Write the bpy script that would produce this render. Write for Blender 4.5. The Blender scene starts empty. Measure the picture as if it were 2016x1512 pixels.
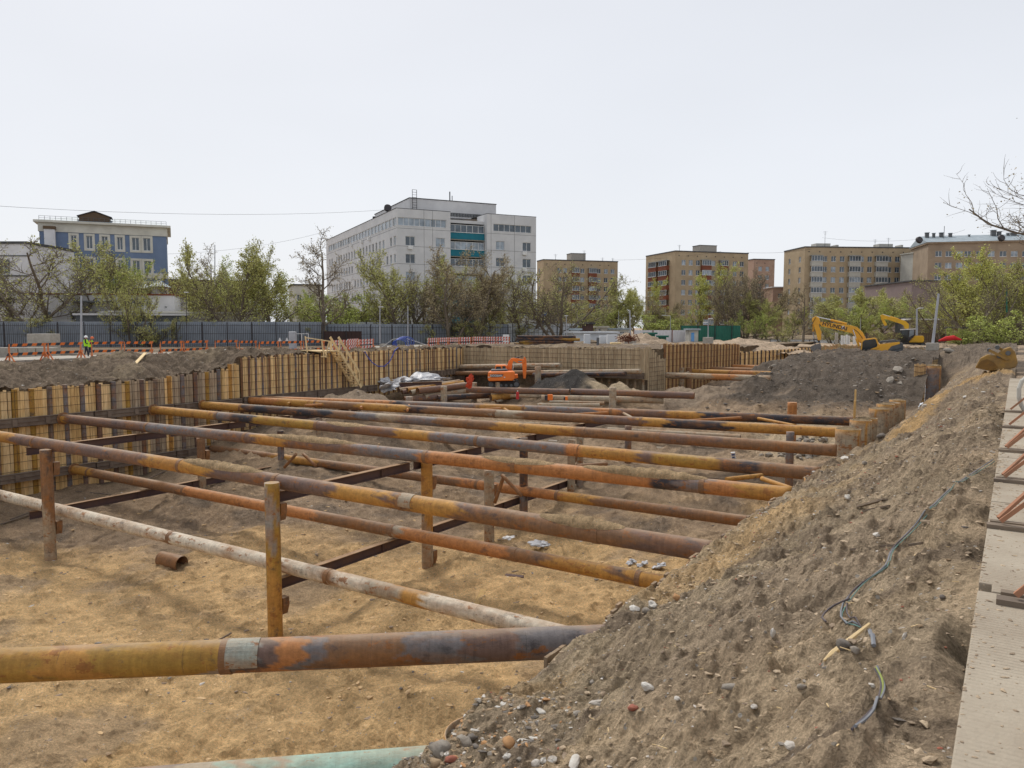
import bpy, bmesh, math, random
import numpy as np
from mathutils import Vector, Matrix
random.seed(7); rng=np.random.default_rng(7)
sc=bpy.context.scene; col=sc.collection
# ---------------- camera, sky, sun ----------------
F=1500.0; PIT=math.atan(114/1500); YAW=math.radians(33.5)
cam=bpy.data.objects.new("camera",bpy.data.cameras.new("camera")); col.objects.link(cam)
cam.data.sensor_width=36; cam.data.lens=36*F/2016; cam.data.clip_end=6000; cam.data.clip_start=.05
cam.location=(0,0,0); cam.rotation_euler=(math.pi/2-PIT,0,YAW); sc.camera=cam
SUN_EL=math.radians(52); SUN_AZ=math.radians(-60)    # azimuth from +Y towards +X
w=bpy.data.worlds.new("World"); sc.world=w; w.use_nodes=True; nt=w.node_tree; nt.nodes.clear()
def N(nt,t,**k):
    n=nt.nodes.new(t)
    for a,b in k.items():
        if a=='i':
            for p,q in b.items(): n.inputs[p].default_value=q
        else: setattr(n,a,b)
    return n
out=N(nt,'ShaderNodeOutputWorld'); bg=N(nt,'ShaderNodeBackground',i={'Strength':0.12})
sky=N(nt,'ShaderNodeTexSky',sky_type='NISHITA',sun_disc=False,sun_elevation=SUN_EL,sun_rotation=SUN_AZ,air_density=1.0,dust_density=3.0)
tc=N(nt,'ShaderNodeTexCoord'); sep=N(nt,'ShaderNodeSeparateXYZ'); nt.links.new(tc.outputs['Generated'],sep.inputs[0])
mp=N(nt,'ShaderNodeMapping'); mp.inputs['Scale'].default_value=(1.2,1.2,3.5); nt.links.new(tc.outputs['Generated'],mp.inputs[0])
cl=N(nt,'ShaderNodeTexNoise',i={'Scale':1.1,'Detail':4,'Roughness':.45}); nt.links.new(mp.outputs[0],cl.inputs['Vector'])
rp=N(nt,'ShaderNodeValToRGB'); rp.color_ramp.elements[0].position=-0.0; rp.color_ramp.elements[0].color=(4.02,4.13,4.34,1)
rp.color_ramp.elements[1].position=.55; rp.color_ramp.elements[1].color=(3.5,3.59,3.80,1)
nt.links.new(sep.outputs['Z'],rp.inputs[0])
cr=N(nt,'ShaderNodeMapRange',i={'From Min':.35,'From Max':.65,'To Min':.965,'To Max':1.03}); nt.links.new(cl.outputs[0],cr.inputs[0])
mu=N(nt,'ShaderNodeVectorMath',operation='SCALE'); nt.links.new(rp.outputs[0],mu.inputs[0]); nt.links.new(cr.outputs[0],mu.inputs['Scale'])
mx=N(nt,'ShaderNodeMixRGB',i={'Fac':.93}); nt.links.new(sky.outputs[0],mx.inputs[1]); nt.links.new(mu.outputs[0],mx.inputs[2])
nt.links.new(mx.outputs[0],bg.inputs[0]); nt.links.new(bg.outputs[0],out.inputs[0])
sun=bpy.data.objects.new("sun",bpy.data.lights.new("sun",'SUN')); col.objects.link(sun)
sun.data.energy=1.5; sun.data.angle=math.radians(14); sun.data.color=(1,.95,.88)
sd=Vector((math.sin(SUN_AZ)*math.cos(SUN_EL),math.cos(SUN_AZ)*math.cos(SUN_EL),math.sin(SUN_EL)))
sun.rotation_euler=sd.to_track_quat('Z','Y').to_euler()
sc.view_settings.view_transform='Standard'; sc.view_settings.look='None'; sc.view_settings.exposure=0.82; sc.view_settings.gamma=1
sc.cycles.use_denoising=True
sc.cycles.max_bounces=4; sc.cycles.transparent_max_bounces=4
# ---------------- measuring: pixel of the survey photo -> place in the world ----------------
def ray(px,py):
    x=(px-1008)/F; y=-(py-756)/F
    fy=math.cos(PIT)+y*math.sin(PIT); fz=-math.sin(PIT)+y*math.cos(PIT)
    s,c=math.sin(YAW),math.cos(YAW)
    return (x*c-fy*s, x*s+fy*c, fz, fy)
def onz(px,py,z): r=ray(px,py); t=z/r[2]; return Vector((r[0]*t,r[1]*t,z))
def onx(px,py,X): r=ray(px,py); t=X/r[0]; return Vector((X,r[1]*t,r[2]*t))
def ony(px,py,Y): r=ray(px,py); t=Y/r[1]; return Vector((r[0]*t,Y,r[2]*t))
def atd(px,py,D): r=ray(px,py); t=D/r[3]; return Vector((r[0]*t,r[1]*t,r[2]*t))
def onbank(px,py,fn=None,t0=2.,t1=90.):
    """first place where the line of sight meets the modelled bank"""
    fn=fn or bank_z
    r=ray(px,py); ts=np.linspace(t0,t1,6000)
    X,Y,Zr=r[0]*ts,r[1]*ts,r[2]*ts; Zg=fn(X,Y); k=np.argmax((Zr<=Zg)&(X>-47)&(X<0.0))
    return Vector((X[k],Y[k],Zg[k]))
def gz(px,D,z):   # column px at distance D, height z
    r=ray(px,642); t=D/r[3]; return Vector((r[0]*t,r[1]*t,z))
# ---------------- materials ----------------
def mat(name,c1,c2=None,scale=3.0,rough=.85,bump=0.0,bscale=None,metal=0.0,detail=6,stretch=(1,1,1),lo=.35,hi=.65,attr=False,dust=0.0,dustc=(.38,.27,.15),spec=.3):
    m=bpy.data.materials.new(name); m.use_nodes=True; t=m.node_tree; L=t.links.new
    b=t.nodes['Principled BSDF']; b.inputs['Roughness'].default_value=rough; b.inputs['Metallic'].default_value=metal
    b.inputs['Specular IOR Level'].default_value=spec
    tc=N(t,'ShaderNodeTexCoord'); mp=N(t,'ShaderNodeMapping'); mp.inputs['Scale'].default_value=stretch; L(tc.outputs['Object'],mp.inputs[0])
    oi=N(t,'ShaderNodeObjectInfo'); ad=N(t,'ShaderNodeVectorMath',operation='ADD'); sc_=N(t,'ShaderNodeMath',operation='MULTIPLY',i={1:37.0})
    L(oi.outputs['Random'],sc_.inputs[0]); L(mp.outputs[0],ad.inputs[0]); L(sc_.outputs[0],ad.inputs[1])
    n=N(t,'ShaderNodeTexNoise',i={'Scale':scale,'Detail':detail,'Roughness':.62}); L(ad.outputs[0],n.inputs['Vector'])
    mr=N(t,'ShaderNodeMapRange',i={'From Min':lo,'From Max':hi}); L(n.outputs[0],mr.inputs[0])
    c2=c2 or tuple(v*.75 for v in c1)
    mix=N(t,'ShaderNodeMixRGB',i={1:(*c1,1),2:(*c2,1)}); L(mr.outputs[0],mix.inputs[0])
    o=mix.outputs[0]
    if attr:
        a=N(t,'ShaderNodeAttribute',attribute_name='Col'); mm=N(t,'ShaderNodeMixRGB',blend_type='MULTIPLY',i={0:1.0}); L(a.outputs[0],mm.inputs[1]); L(o,mm.inputs[2]); o=mm.outputs[0]
    if dust>0:
        g=N(t,'ShaderNodeNewGeometry'); s=N(t,'ShaderNodeSeparateXYZ'); L(g.outputs['Normal'],s.inputs[0])
        n2=N(t,'ShaderNodeTexNoise',i={'Scale':.8,'Detail':5,'Roughness':.7}); L(ad.outputs[0],n2.inputs['Vector'])
        a2=N(t,'ShaderNodeMath',operation='ADD'); L(s.outputs[2],a2.inputs[0]); L(n2.outputs[0],a2.inputs[1])
        r2=N(t,'ShaderNodeMapRange',i={'From Min':1.25,'From Max':1.55,'To Max':dust}); L(a2.outputs[0],r2.inputs[0])
        m3=N(t,'ShaderNodeMixRGB',i={2:(*dustc,1)}); L(r2.outputs[0],m3.inputs[0]); L(o,m3.inputs[1]); o=m3.outputs[0]
    L(o,b.inputs['Base Color'])
    if bump>0:
        nb=N(t,'ShaderNodeTexNoise',i={'Scale':bscale or scale*6,'Detail':5,'Roughness':.65}); L(ad.outputs[0],nb.inputs['Vector'])
        bp=N(t,'ShaderNodeBump',i={'Strength':min(1,bump),'Distance':.05 if bump<=1 else .05*bump}); L(nb.outputs[0],bp.inputs['Height']); L(bp.outputs[0],b.inputs['Normal'])
    return m
def soil_mat(name,fine=60.):
    """soil whose kind (sand, brown earth, dark earth) is carried by the Col attribute; stones, grit and clods on top"""
    m=bpy.data.materials.new(name); m.use_nodes=True; t=m.node_tree; L=t.links.new
    b=t.nodes['Principled BSDF']; b.inputs['Roughness'].default_value=.95; b.inputs['Specular IOR Level'].default_value=.15
    tc=N(t,'ShaderNodeTexCoord'); a=N(t,'ShaderNodeAttribute',attribute_name='Col')
    n1=N(t,'ShaderNodeTexNoise',i={'Scale':1.3,'Detail':10,'Roughness':.72}); L(tc.outputs['Object'],n1.inputs['Vector'])
    r1=N(t,'ShaderNodeMapRange',i={'From Min':.3,'From Max':.7,'To Min':.62,'To Max':1.38}); L(n1.outputs[0],r1.inputs[0])
    v1=N(t,'ShaderNodeVectorMath',operation='SCALE'); L(a.outputs[0],v1.inputs[0]); L(r1.outputs[0],v1.inputs['Scale'])
    n2=N(t,'ShaderNodeTexNoise',i={'Scale':14.,'Detail':6,'Roughness':.75}); L(tc.outputs['Object'],n2.inputs['Vector'])
    r2=N(t,'ShaderNodeMapRange',i={'From Min':.32,'From Max':.68,'To Min':.66,'To Max':1.3}); L(n2.outputs[0],r2.inputs[0])
    v2=N(t,'ShaderNodeVectorMath',operation='SCALE'); L(v1.outputs[0],v2.inputs[0]); L(r2.outputs[0],v2.inputs['Scale'])
    n3=N(t,'ShaderNodeTexNoise',i={'Scale':48.,'Detail':5,'Roughness':.8}); L(tc.outputs['Object'],n3.inputs['Vector'])
    r3=N(t,'ShaderNodeMapRange',i={'From Min':.36,'From Max':.64,'To Min':.72,'To Max':1.3}); L(n3.outputs[0],r3.inputs[0])
    v3=N(t,'ShaderNodeVectorMath',operation='SCALE'); L(v2.outputs[0],v3.inputs[0]); L(r3.outputs[0],v3.inputs['Scale']); v2=v3
    # grit: pale specks
    vo=N(t,'ShaderNodeTexVoronoi',i={'Scale':16.,'Randomness':1.}); L(tc.outputs['Object'],vo.inputs['Vector'])
    sp=N(t,'ShaderNodeSeparateColor'); L(vo.outputs['Color'],sp.inputs[0])
    g1=N(t,'ShaderNodeMath',operation='GREATER_THAN',i={1:.86}); L(sp.outputs[0],g1.inputs[0])
    g2=N(t,'ShaderNodeMath',operation='MULTIPLY',i={1:.34}); L(sp.outputs[1],g2.inputs[0])
    g3=N(t,'ShaderNodeMath',operation='LESS_THAN'); L(vo.outputs['Distance'],g3.inputs[0]); L(g2.outputs[0],g3.inputs[1])
    g4=N(t,'ShaderNodeMath',operation='MULTIPLY'); L(g1.outputs[0],g4.inputs[0]); L(g3.outputs[0],g4.inputs[1])
    gc=N(t,'ShaderNodeMixRGB',i={1:(.36,.31,.25,1),2:(.6,.56,.5,1)}); L(sp.outputs[2],gc.inputs[0])
    mx=N(t,'ShaderNodeMixRGB'); L(g4.outputs[0],mx.inputs[0]); L(v2.outputs[0],mx.inputs[1]); L(gc.outputs[0],mx.inputs[2])
    L(mx.outputs[0],b.inputs['Base Color'])
    nb=N(t,'ShaderNodeTexNoise',i={'Scale':5.,'Detail':12,'Roughness':.78}); L(tc.outputs['Object'],nb.inputs['Vector'])
    bp=N(t,'ShaderNodeBump',i={'Strength':1.,'Distance':.26}); L(nb.outputs[0],bp.inputs['Height'])
    bp2=N(t,'ShaderNodeBump',i={'Strength':1.,'Distance':.06}); L(n2.outputs[0],bp2.inputs['Height']); L(bp.outputs[0],bp2.inputs['Normal'])
    L(bp2.outputs[0],b.inputs['Normal'])
    return m
def rust_mat(name):
    """steel pipe: paint/mill-scale/rust zones from Col, blotches, weld-spiral scratches, dust lying on top"""
    m=bpy.data.materials.new(name); m.use_nodes=True; t=m.node_tree; L=t.links.new
    b=t.nodes['Principled BSDF']; b.inputs['Roughness'].default_value=.7; b.inputs['Specular IOR Level'].default_value=.35
    tc=N(t,'ShaderNodeTexCoord'); oi=N(t,'ShaderNodeObjectInfo'); k=N(t,'ShaderNodeMath',operation='MULTIPLY',i={1:50.}); L(oi.outputs['Random'],k.inputs[0])
    ad=N(t,'ShaderNodeVectorMath',operation='ADD'); L(tc.outputs['Object'],ad.inputs[0]); L(k.outputs[0],ad.inputs[1])
    a=N(t,'ShaderNodeAttribute',attribute_name='Col')
    def noise(st,scale,det,ro,lo,hi,a0=0.,a1=1.):
        mp=N(t,'ShaderNodeMapping'); mp.inputs['Scale'].default_value=st; L(ad.outputs[0],mp.inputs[0])
        n=N(t,'ShaderNodeTexNoise',i={'Scale':scale,'Detail':det,'Roughness':ro}); L(mp.outputs[0],n.inputs['Vector'])
        r=N(t,'ShaderNodeMapRange',i={'From Min':lo,'From Max':hi,'To Min':a0,'To Max':a1}); L(n.outputs[0],r.inputs[0]); return r.outputs[0],n.outputs[0]
    blot,_=noise((.6,1.5,1.5),1.0,8,.7,.45,.62)
    # orange blotches over the scale, dark blotches over the rust
    m1=N(t,'ShaderNodeMixRGB',i={2:(.30,.125,.03,1)}); f=N(t,'ShaderNodeMath',operation='MULTIPLY',i={1:.5}); L(blot,f.inputs[0]); L(f.outputs[0],m1.inputs[0]); L(a.outputs[0],m1.inputs[1])
    bl2,_=noise((.8,1.2,1.2),1.7,8,.75,.56,.66); f2=N(t,'ShaderNodeMath',operation='MULTIPLY',i={1:.7}); L(bl2,f2.inputs[0])
    m2=N(t,'ShaderNodeMixRGB',i={2:(.05,.045,.05,1)}); L(f2.outputs[0],m2.inputs[0]); L(m1.outputs[0],m2.inputs[1])
    ps,_=noise((.9,1.5,1.5),2.3,9,.72,.575,.60); q1=N(t,'ShaderNodeMath',operation='MULTIPLY',i={1:.8}); L(ps,q1.inputs[0])
    m2b=N(t,'ShaderNodeMixRGB',i={2:(.27,.105,.028,1)}); L(q1.outputs[0],m2b.inputs[0]); L(m2.outputs[0],m2b.inputs[1])
    sc2,_=noise((11,.5,.5),2.0,6,.75,.60,.66); q2=N(t,'ShaderNodeMath',operation='MULTIPLY',i={1:.55}); L(sc2,q2.inputs[0])
    m2c=N(t,'ShaderNodeMixRGB',i={2:(.055,.045,.04,1)}); L(q2.outputs[0],m2c.inputs[0]); L(m2b.outputs[0],m2c.inputs[1])
    fk,_=noise((3,3,3),5.5,6,.8,.66,.69); q3=N(t,'ShaderNodeMath',operation='MULTIPLY',i={1:.6}); L(fk,q3.inputs[0])
    m2d=N(t,'ShaderNodeMixRGB',i={2:(.42,.36,.28,1)}); L(q3.outputs[0],m2d.inputs[0]); L(m2c.outputs[0],m2d.inputs[1]); m2=m2d
    ring,_=noise((9,.25,.25),1.6,4,.6,.3,.7,.86,1.1)   # rings round the pipe
    v=N(t,'ShaderNodeVectorMath',operation='SCALE'); L(m2.outputs[0],v.inputs[0]); L(ring,v.inputs['Scale'])
    fi,fin=noise((1.5,2.2,2.2),3.2,10,.78,.3,.7,.7,1.32)
    v2=N(t,'ShaderNodeVectorMath',operation='SCALE'); L(v.outputs[0],v2.inputs[0]); L(fi,v2.inputs['Scale'])
    g=N(t,'ShaderNodeNewGeometry'); s=N(t,'ShaderNodeSeparateXYZ'); L(g.outputs['Normal'],s.inputs[0])
    _,dn=noise((.7,2,2),1.3,6,.7,0,1)
    a2=N(t,'ShaderNodeMath',operation='ADD'); L(s.outputs[2],a2.inputs[0]); L(dn,a2.inputs[1])
    r2=N(t,'ShaderNodeMapRange',i={'From Min':1.3,'From Max':1.62,'To Max':.6}); L(a2.outputs[0],r2.inputs[0])
    m3=N(t,'ShaderNodeMixRGB',i={2:(.36,.27,.18,1)}); L(r2.outputs[0],m3.inputs[0]); L(v2.outputs[0],m3.inputs[1])
    L(m3.outputs[0],b.inputs['Base Color'])
    bp=N(t,'ShaderNodeBump',i={'Strength':.8,'Distance':.02}); L(fin,bp.inputs['Height']); L(bp.outputs[0],b.inputs['Normal'])
    return m
def glass_mat(name,c=(.05,.065,.08),r=.12):
    m=mat(name,c,tuple(min(1,x*2.2) for x in c),scale=.6,rough=r,spec=.6); return m
MAT={}
MAT['soil']=soil_mat('earth'); MAT['rust']=rust_mat('rusty_steel')
MAT['concrete']=mat('concrete',(.42,.39,.34),(.32,.29,.25),4,.9,.4)
MAT['greywall']=mat('panel_wall',(.63,.63,.63),(.54,.54,.545),.35,.9,.1)
MAT['whitewall']=mat('white_wall',(.72,.71,.72),(.6,.59,.6),.4,.9,.1)
MAT['cream']=mat('cream_plaster',(.62,.60,.53),(.5,.48,.42),.5,.9)
MAT['dark']=mat('dark_metal',(.03,.03,.035),(.06,.05,.05),3,.6)
MAT['darkroof']=mat('roof_felt',(.06,.06,.065),(.1,.1,.1),1,.9)
MAT['zinc']=mat('zinc_roof',(.33,.38,.41),(.24,.29,.32),.7,.55,spec=.4)
MAT['glass']=glass_mat('window_glass'); MAT['paneglass']=glass_mat('pale_glass',(.16,.19,.22),.15)
MAT['white']=mat('white_frame',(.75,.75,.74),(.62,.62,.61),2,.6)
MAT['timber']=mat('timber',(.50,.33,.13),(.36,.23,.095),2.5,.85,.3,stretch=(6,6,.6))
MAT['rawtimber']=mat('raw_timber',(.74,.57,.32),(.60,.44,.23),4,.85)
MAT['oldtimber']=mat('old_timber',(.23,.18,.13),(.14,.11,.085),3,.9)
MAT['board']=mat('lagging_board',(1.15,1.15,1.12),(.8,.72,.65),1.6,.9,.3,stretch=(5,5,.7),attr=True)
MAT['rebar']=mat('rebar',(.085,.05,.035),(.05,.035,.03),3,.85)
MAT['wale']=mat('wale_steel',(.20,.155,.12),(.12,.085,.065),1.5,.85,.3,dust=.8,dustc=(.24,.2,.16))
MAT['beam']=mat('beam_steel',(.075,.048,.05),(.11,.062,.045),1.5,.7,.2)
MAT['flange']=mat('beam_flange',(.36,.24,.14),(.26,.15,.08),1.5,.8)
MAT['steelpost']=mat('post_steel',(.25,.19,.13),(.17,.125,.085),1.6,.85,.3,stretch=(1,1,.4))
MAT['stripe']=mat('striped_paint',(1,1,1),(.78,.76,.74),3,.65,attr=True)
MAT['orange']=mat('orange_leg',(.72,.24,.09),(.5,.17,.07),4,.7)
MAT['fencegrey']=mat('profiled_sheet',(.29,.32,.36),(.22,.25,.29),.5,.6)
MAT['fencewhite']=mat('white_sheet',(.62,.65,.68),(.5,.53,.56),.8,.7)
MAT['fencegreen']=mat('green_sheet',(.03,.16,.11),(.022,.11,.08),.7,.6)
MAT['gal']=mat('galvanised',(.42,.43,.46),(.33,.34,.37),2,.5,metal=.3)
MAT['bark']=mat('bark',(.12,.095,.07),(.21,.175,.135),5,.95,.3)
MAT['yellowpaint']=mat('yellow_paint',(.82,.42,.03),(.70,.34,.03),1.5,.45,spec=.5)
MAT['orangepaint']=mat('orange_paint',(.85,.20,.015),(.7,.16,.02),1.5,.45,spec=.5)
MAT['chromeyellow']=mat('deep_yellow_paint',(.75,.42,.01),(.6,.34,.02),1.5,.5,spec=.5)
MAT['rubber']=mat('black_rubber',(.02,.02,.02),(.05,.045,.04),3,.8)
MAT['cabglass']=glass_mat('cab_glass',(.012,.018,.022),.08)
MAT['chrome']=mat('cylinder_rod',(.7,.7,.72),(.6,.6,.6),2,.25,metal=.6)
MAT['greypaint']=mat('grey_paint',(.12,.125,.13),(.08,.085,.09),2,.6)
def leafmat(name,c1,c2):
    m=mat(name,c1,c2,.9,.8,lo=.3,hi=.7); return m
MAT['leaf_olive']=leafmat('olive_leaf',(.54,.53,.18),(.38,.38,.13))
MAT['leaf_green']=leafmat('green_leaf',(.54,.60,.16),(.37,.42,.11))
MAT['leaf_bright']=leafmat('bright_leaf',(.60,.60,.17),(.42,.43,.12))
MAT['leaf_brown']=leafmat('bud_brown',(.46,.38,.22),(.31,.26,.15))
# ---------------- builders ----------------
class MB:
    def __init__(s): s.v=[]; s.f=[]; s.c=[]; s.m=[]; s.hascol=False; s.smooth=False
    def add(s,vs,fs,c=None,mi=0):
        k=len(s.v); s.v+= [tuple(p) for p in vs]; s.f+= [tuple(i+k for i in f) for f in fs]; s.m+=[mi]*len(fs)
        if c is None: s.c+=[(1,1,1)]*len(vs)
        else:
            s.hascol=True
            s.c+= list(c) if isinstance(c,list) else [c]*len(vs)
        return s
    def box(s,lo,hi,c=None,mi=0,M=None):
        x0,y0,z0=lo; x1,y1,z1=hi
        vs=[(x0,y0,z0),(x1,y0,z0),(x1,y1,z0),(x0,y1,z0),(x0,y0,z1),(x1,y0,z1),(x1,y1,z1),(x0,y1,z1)]
        if M is not None: vs=[M@Vector(p) for p in vs]
        return s.add(vs,[(0,3,2,1),(4,5,6,7),(0,1,5,4),(1,2,6,5),(2,3,7,6),(3,0,4,7)],c,mi)
    def bar(s,p,q,wd,ht,c=None,mi=0,up=(0,0,1)):
        p=Vector(p); q=Vector(q); d=(q-p); L=d.length; d.normalize(); up=Vector(up)
        if abs(d.dot(up))>.98: up=Vector((1,0,0))
        sx=d.cross(up).normalized(); uz=sx.cross(d)
        vs=[]
        for t in (p,q):
            for a,b in ((-1,-1),(1,-1),(1,1),(-1,1)): vs.append(t+sx*a*wd/2+uz*b*ht/2)
        return s.add(vs,[(3,2,1,0),(4,5,6,7),(0,1,5,4),(1,2,6,5),(2,3,7,6),(3,0,4,7)],c,mi)
    def tube(s,p,q,r0,r1=None,n=10,c=None,mi=0,caps=True):
        r1=r0 if r1 is None else r1; p=Vector(p); q=Vector(q); d=(q-p).normalized()
        a=d.orthogonal().normalized(); b=d.cross(a); vs=[]
        for t,r in ((p,r0),(q,r1)):
            for i in range(n):
                th=2*math.pi*i/n; vs.append(t+a*math.cos(th)*r+b*math.sin(th)*r)
        fs=[(i,(i+1)%n,n+(i+1)%n,n+i) for i in range(n)]
        if caps: fs+=[tuple(range(n))[::-1],tuple(range(n,2*n))]
        return s.add(vs,fs,c,mi)
    def path(s,pts,r,n=6,c=None,mi=0):
        pts=[Vector(p) for p in pts]; vs=[]; m=len(pts)
        rr=r if isinstance(r,(list,tuple)) else [r]*m; prev=None
        for i,p in enumerate(pts):
            d=(pts[min(i+1,m-1)]-pts[max(i-1,0)]).normalized()
            a=(d.orthogonal() if prev is None else (prev-d*prev.dot(d))).normalized(); prev=a; b=d.cross(a)
            for k in range(n):
                th=2*math.pi*k/n; vs.append(p+(a*math.cos(th)+b*math.sin(th))*rr[i])
        fs=[(i*n+k,i*n+(k+1)%n,(i+1)*n+(k+1)%n,(i+1)*n+k) for i in range(m-1) for k in range(n)]
        fs+=[tuple(range(n))[::-1],tuple(range((m-1)*n,m*n))]
        return s.add(vs,fs,c,mi)
    def prism(s,prof,depth,M=None,c=None,mi=0):
        """closed 2-D profile (x,z) extruded along y from -depth/2 to depth/2"""
        n=len(prof); vs=[(x,-depth/2,z) for x,z in prof]+[(x,depth/2,z) for x,z in prof]
        if M is not None: vs=[M@Vector(p) for p in vs]
        return s.add(vs,[tuple(range(n)),tuple(range(n,2*n))[::-1]]+[(i,n+i,n+(i+1)%n,(i+1)%n) for i in range(n)],c,mi)
    def build(s,name,m,parent=None,loc=None,rot=None,local=False,smooth=False,bevel=0):
        me=bpy.data.meshes.new(name)
        o=bpy.data.objects.new(name,me); col.objects.link(o)
        if parent is not None: o.parent=parent
        vs=s.v
        if loc is not None:
            o.location=loc
            if not local:
                l=Vector(loc); vs=[tuple(Vector(p)-l) for p in vs]
        elif parent is not None and not local:
            l=parent.location; R=parent.rotation_euler.to_matrix().inverted(); S=parent.scale[0]
            if parent.parent is not None: l=l+parent.parent.location   # part of an unrotated thing
            vs=[tuple((R@(Vector(p)-l))/S) for p in vs]
        me.from_pydata(vs,[],s.f)
        ms=m if isinstance(m,(list,tuple)) else [m]
        for x in ms: me.materials.append(MAT[x] if isinstance(x,str) else x)
        if len(ms)>1: me.polygons.foreach_set('material_index',s.m)
        if s.hascol:
            a=me.color_attributes.new('Col','FLOAT_COLOR','POINT'); a.data.foreach_set('color',np.array([(c[0],c[1],c[2],1) for c in s.c],dtype=np.float32).ravel())
        if rot is not None: o.rotation_euler=rot
        if smooth: me.polygons.foreach_set('use_smooth',[True]*len(me.polygons))
        me.update()
        if bevel:
            b=o.modifiers.new('bevel','BEVEL'); b.width=bevel; b.segments=2; b.limit_method='ANGLE'
        return o
def tag(o,label=None,cat=None,group=None,kind=None):
    if label: o['label']=label
    if cat: o['category']=cat
    if group: o['group']=group
    if kind: o['kind']=kind
    return o
def empty(name,loc,rz=0,label=None,cat=None,group=None,scale=1):
    o=bpy.data.objects.new(name,None); col.objects.link(o); o.location=loc; o.rotation_euler=(0,0,rz); o.scale=(scale,)*3
    return tag(o,label,cat,group)
KIDS={}
def children(o): return list(o.children)
def copy_tree(o,parent=None,kids=None):
    c=o.copy(); col.objects.link(c)
    if parent is not None: c.parent=parent
    for ch in (kids or children)(o): copy_tree(ch,c)
    return c
def dup(o,loc,rz=None,scale=None,label=None,group=None):
    c=copy_tree(o); c.location=loc
    if rz is not None: c.rotation_euler=(0,0,rz)
    if scale is not None: c.scale=(scale,)*3 if not isinstance(scale,tuple) else scale
    if label: c['label']=label
    if group: c['group']=group
    return c
# numpy value noise
_P=rng.random((256,256)).astype(np.float64)
def vnoise(x,y):
    xi=np.floor(x).astype(int); yi=np.floor(y).astype(int); fx=x-xi; fy=y-yi
    fx=fx*fx*fx*(fx*(fx*6-15)+10); fy=fy*fy*fy*(fy*(fy*6-15)+10)
    a=_P[xi%256,yi%256]; b=_P[(xi+1)%256,yi%256]; c=_P[xi%256,(yi+1)%256]; d=_P[(xi+1)%256,(yi+1)%256]
    return (a*(1-fx)+b*fx)*(1-fy)+(c*(1-fx)+d*fx)*fy-.5
def fbm(x,y,s=1.,o=5,g=.5):
    r=0; a=1.
    for k in range(o):
        r=r+a*vnoise(x*s+17.3*k,y*s-9.1*k); s*=2.03; a*=g
        x,y=x*.8-y*.6,x*.6+y*.8
    return r
def sstep(a,b,x): t=np.clip((x-a)/(b-a),0,1); return t*t*(3-2*t)
# ================= THE GROUND =================
SAND=np.array([.74,.495,.245]); BROWN=np.array([.60,.47,.31]); EARTH=np.array([.34,.26,.185]); DARK=np.array([.115,.093,.073]); BLACK=np.array([.066,.06,.055]); GOLD=np.array([.56,.37,.18])
CP=[(100,1450,-10.7),(600,1400,-10.7),(950,1350,-10.3),(1250,1210,-10.3),(95,1075,-10.7),(543,1235,-10.7),(840,1125,-10.5),(963,1065,-10.4),(1300,1100,-10.1),(1450,1060,-9.7),
 (250,960,-9.9),(-60,990,-9.7),(390,905,-9.2),(600,915,-9.2),(1000,930,-9.6),(1300,905,-9.0),(1540,905,-8.9),(1100,872,-8.5),(700,862,-8.0),(460,850,-7.6),
 (900,800,-6.2),(1200,800,-6.1),(1450,800,-6.2),(1000,765,-5.8),(700,795,-6.3),(600,800,-6.4),(1640,850,-7.2),(700,770,-5.9)]
CPW=[onz(*c) for c in CP]
RIDGE=[gz(1290,62,-5.9),gz(1450,64,-4.55),gz(1560,66,-3.5),gz(1640,67,-2.75),gz(1720,67,-2.95),gz(1800,67,-2.8),gz(1860,66,-2.4)]
CONES=[(gz(1130,65,0),-3.75,4.3,.6),(gz(1225,63,0),-4.9,3.,.5),(gz(700,57,0),-4.85,5.,.42),(gz(660,57,0),-5.1,4,.45),(gz(1085,65,0),-4.5,3.,.5),(gz(1350,64,0),-5.2,5,.3)]
def seg_d(x,y,a,b):
    ax,ay,bx,by=a.x,a.y,b.x,b.y; dx,dy=bx-ax,by-ay; t=np.clip(((x-ax)*dx+(y-ay)*dy)/(dx*dx+dy*dy),0,1)
    return np.hypot(x-ax-t*dx,y-ay-t*dy), a.z+(b.z-a.z)*t
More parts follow.
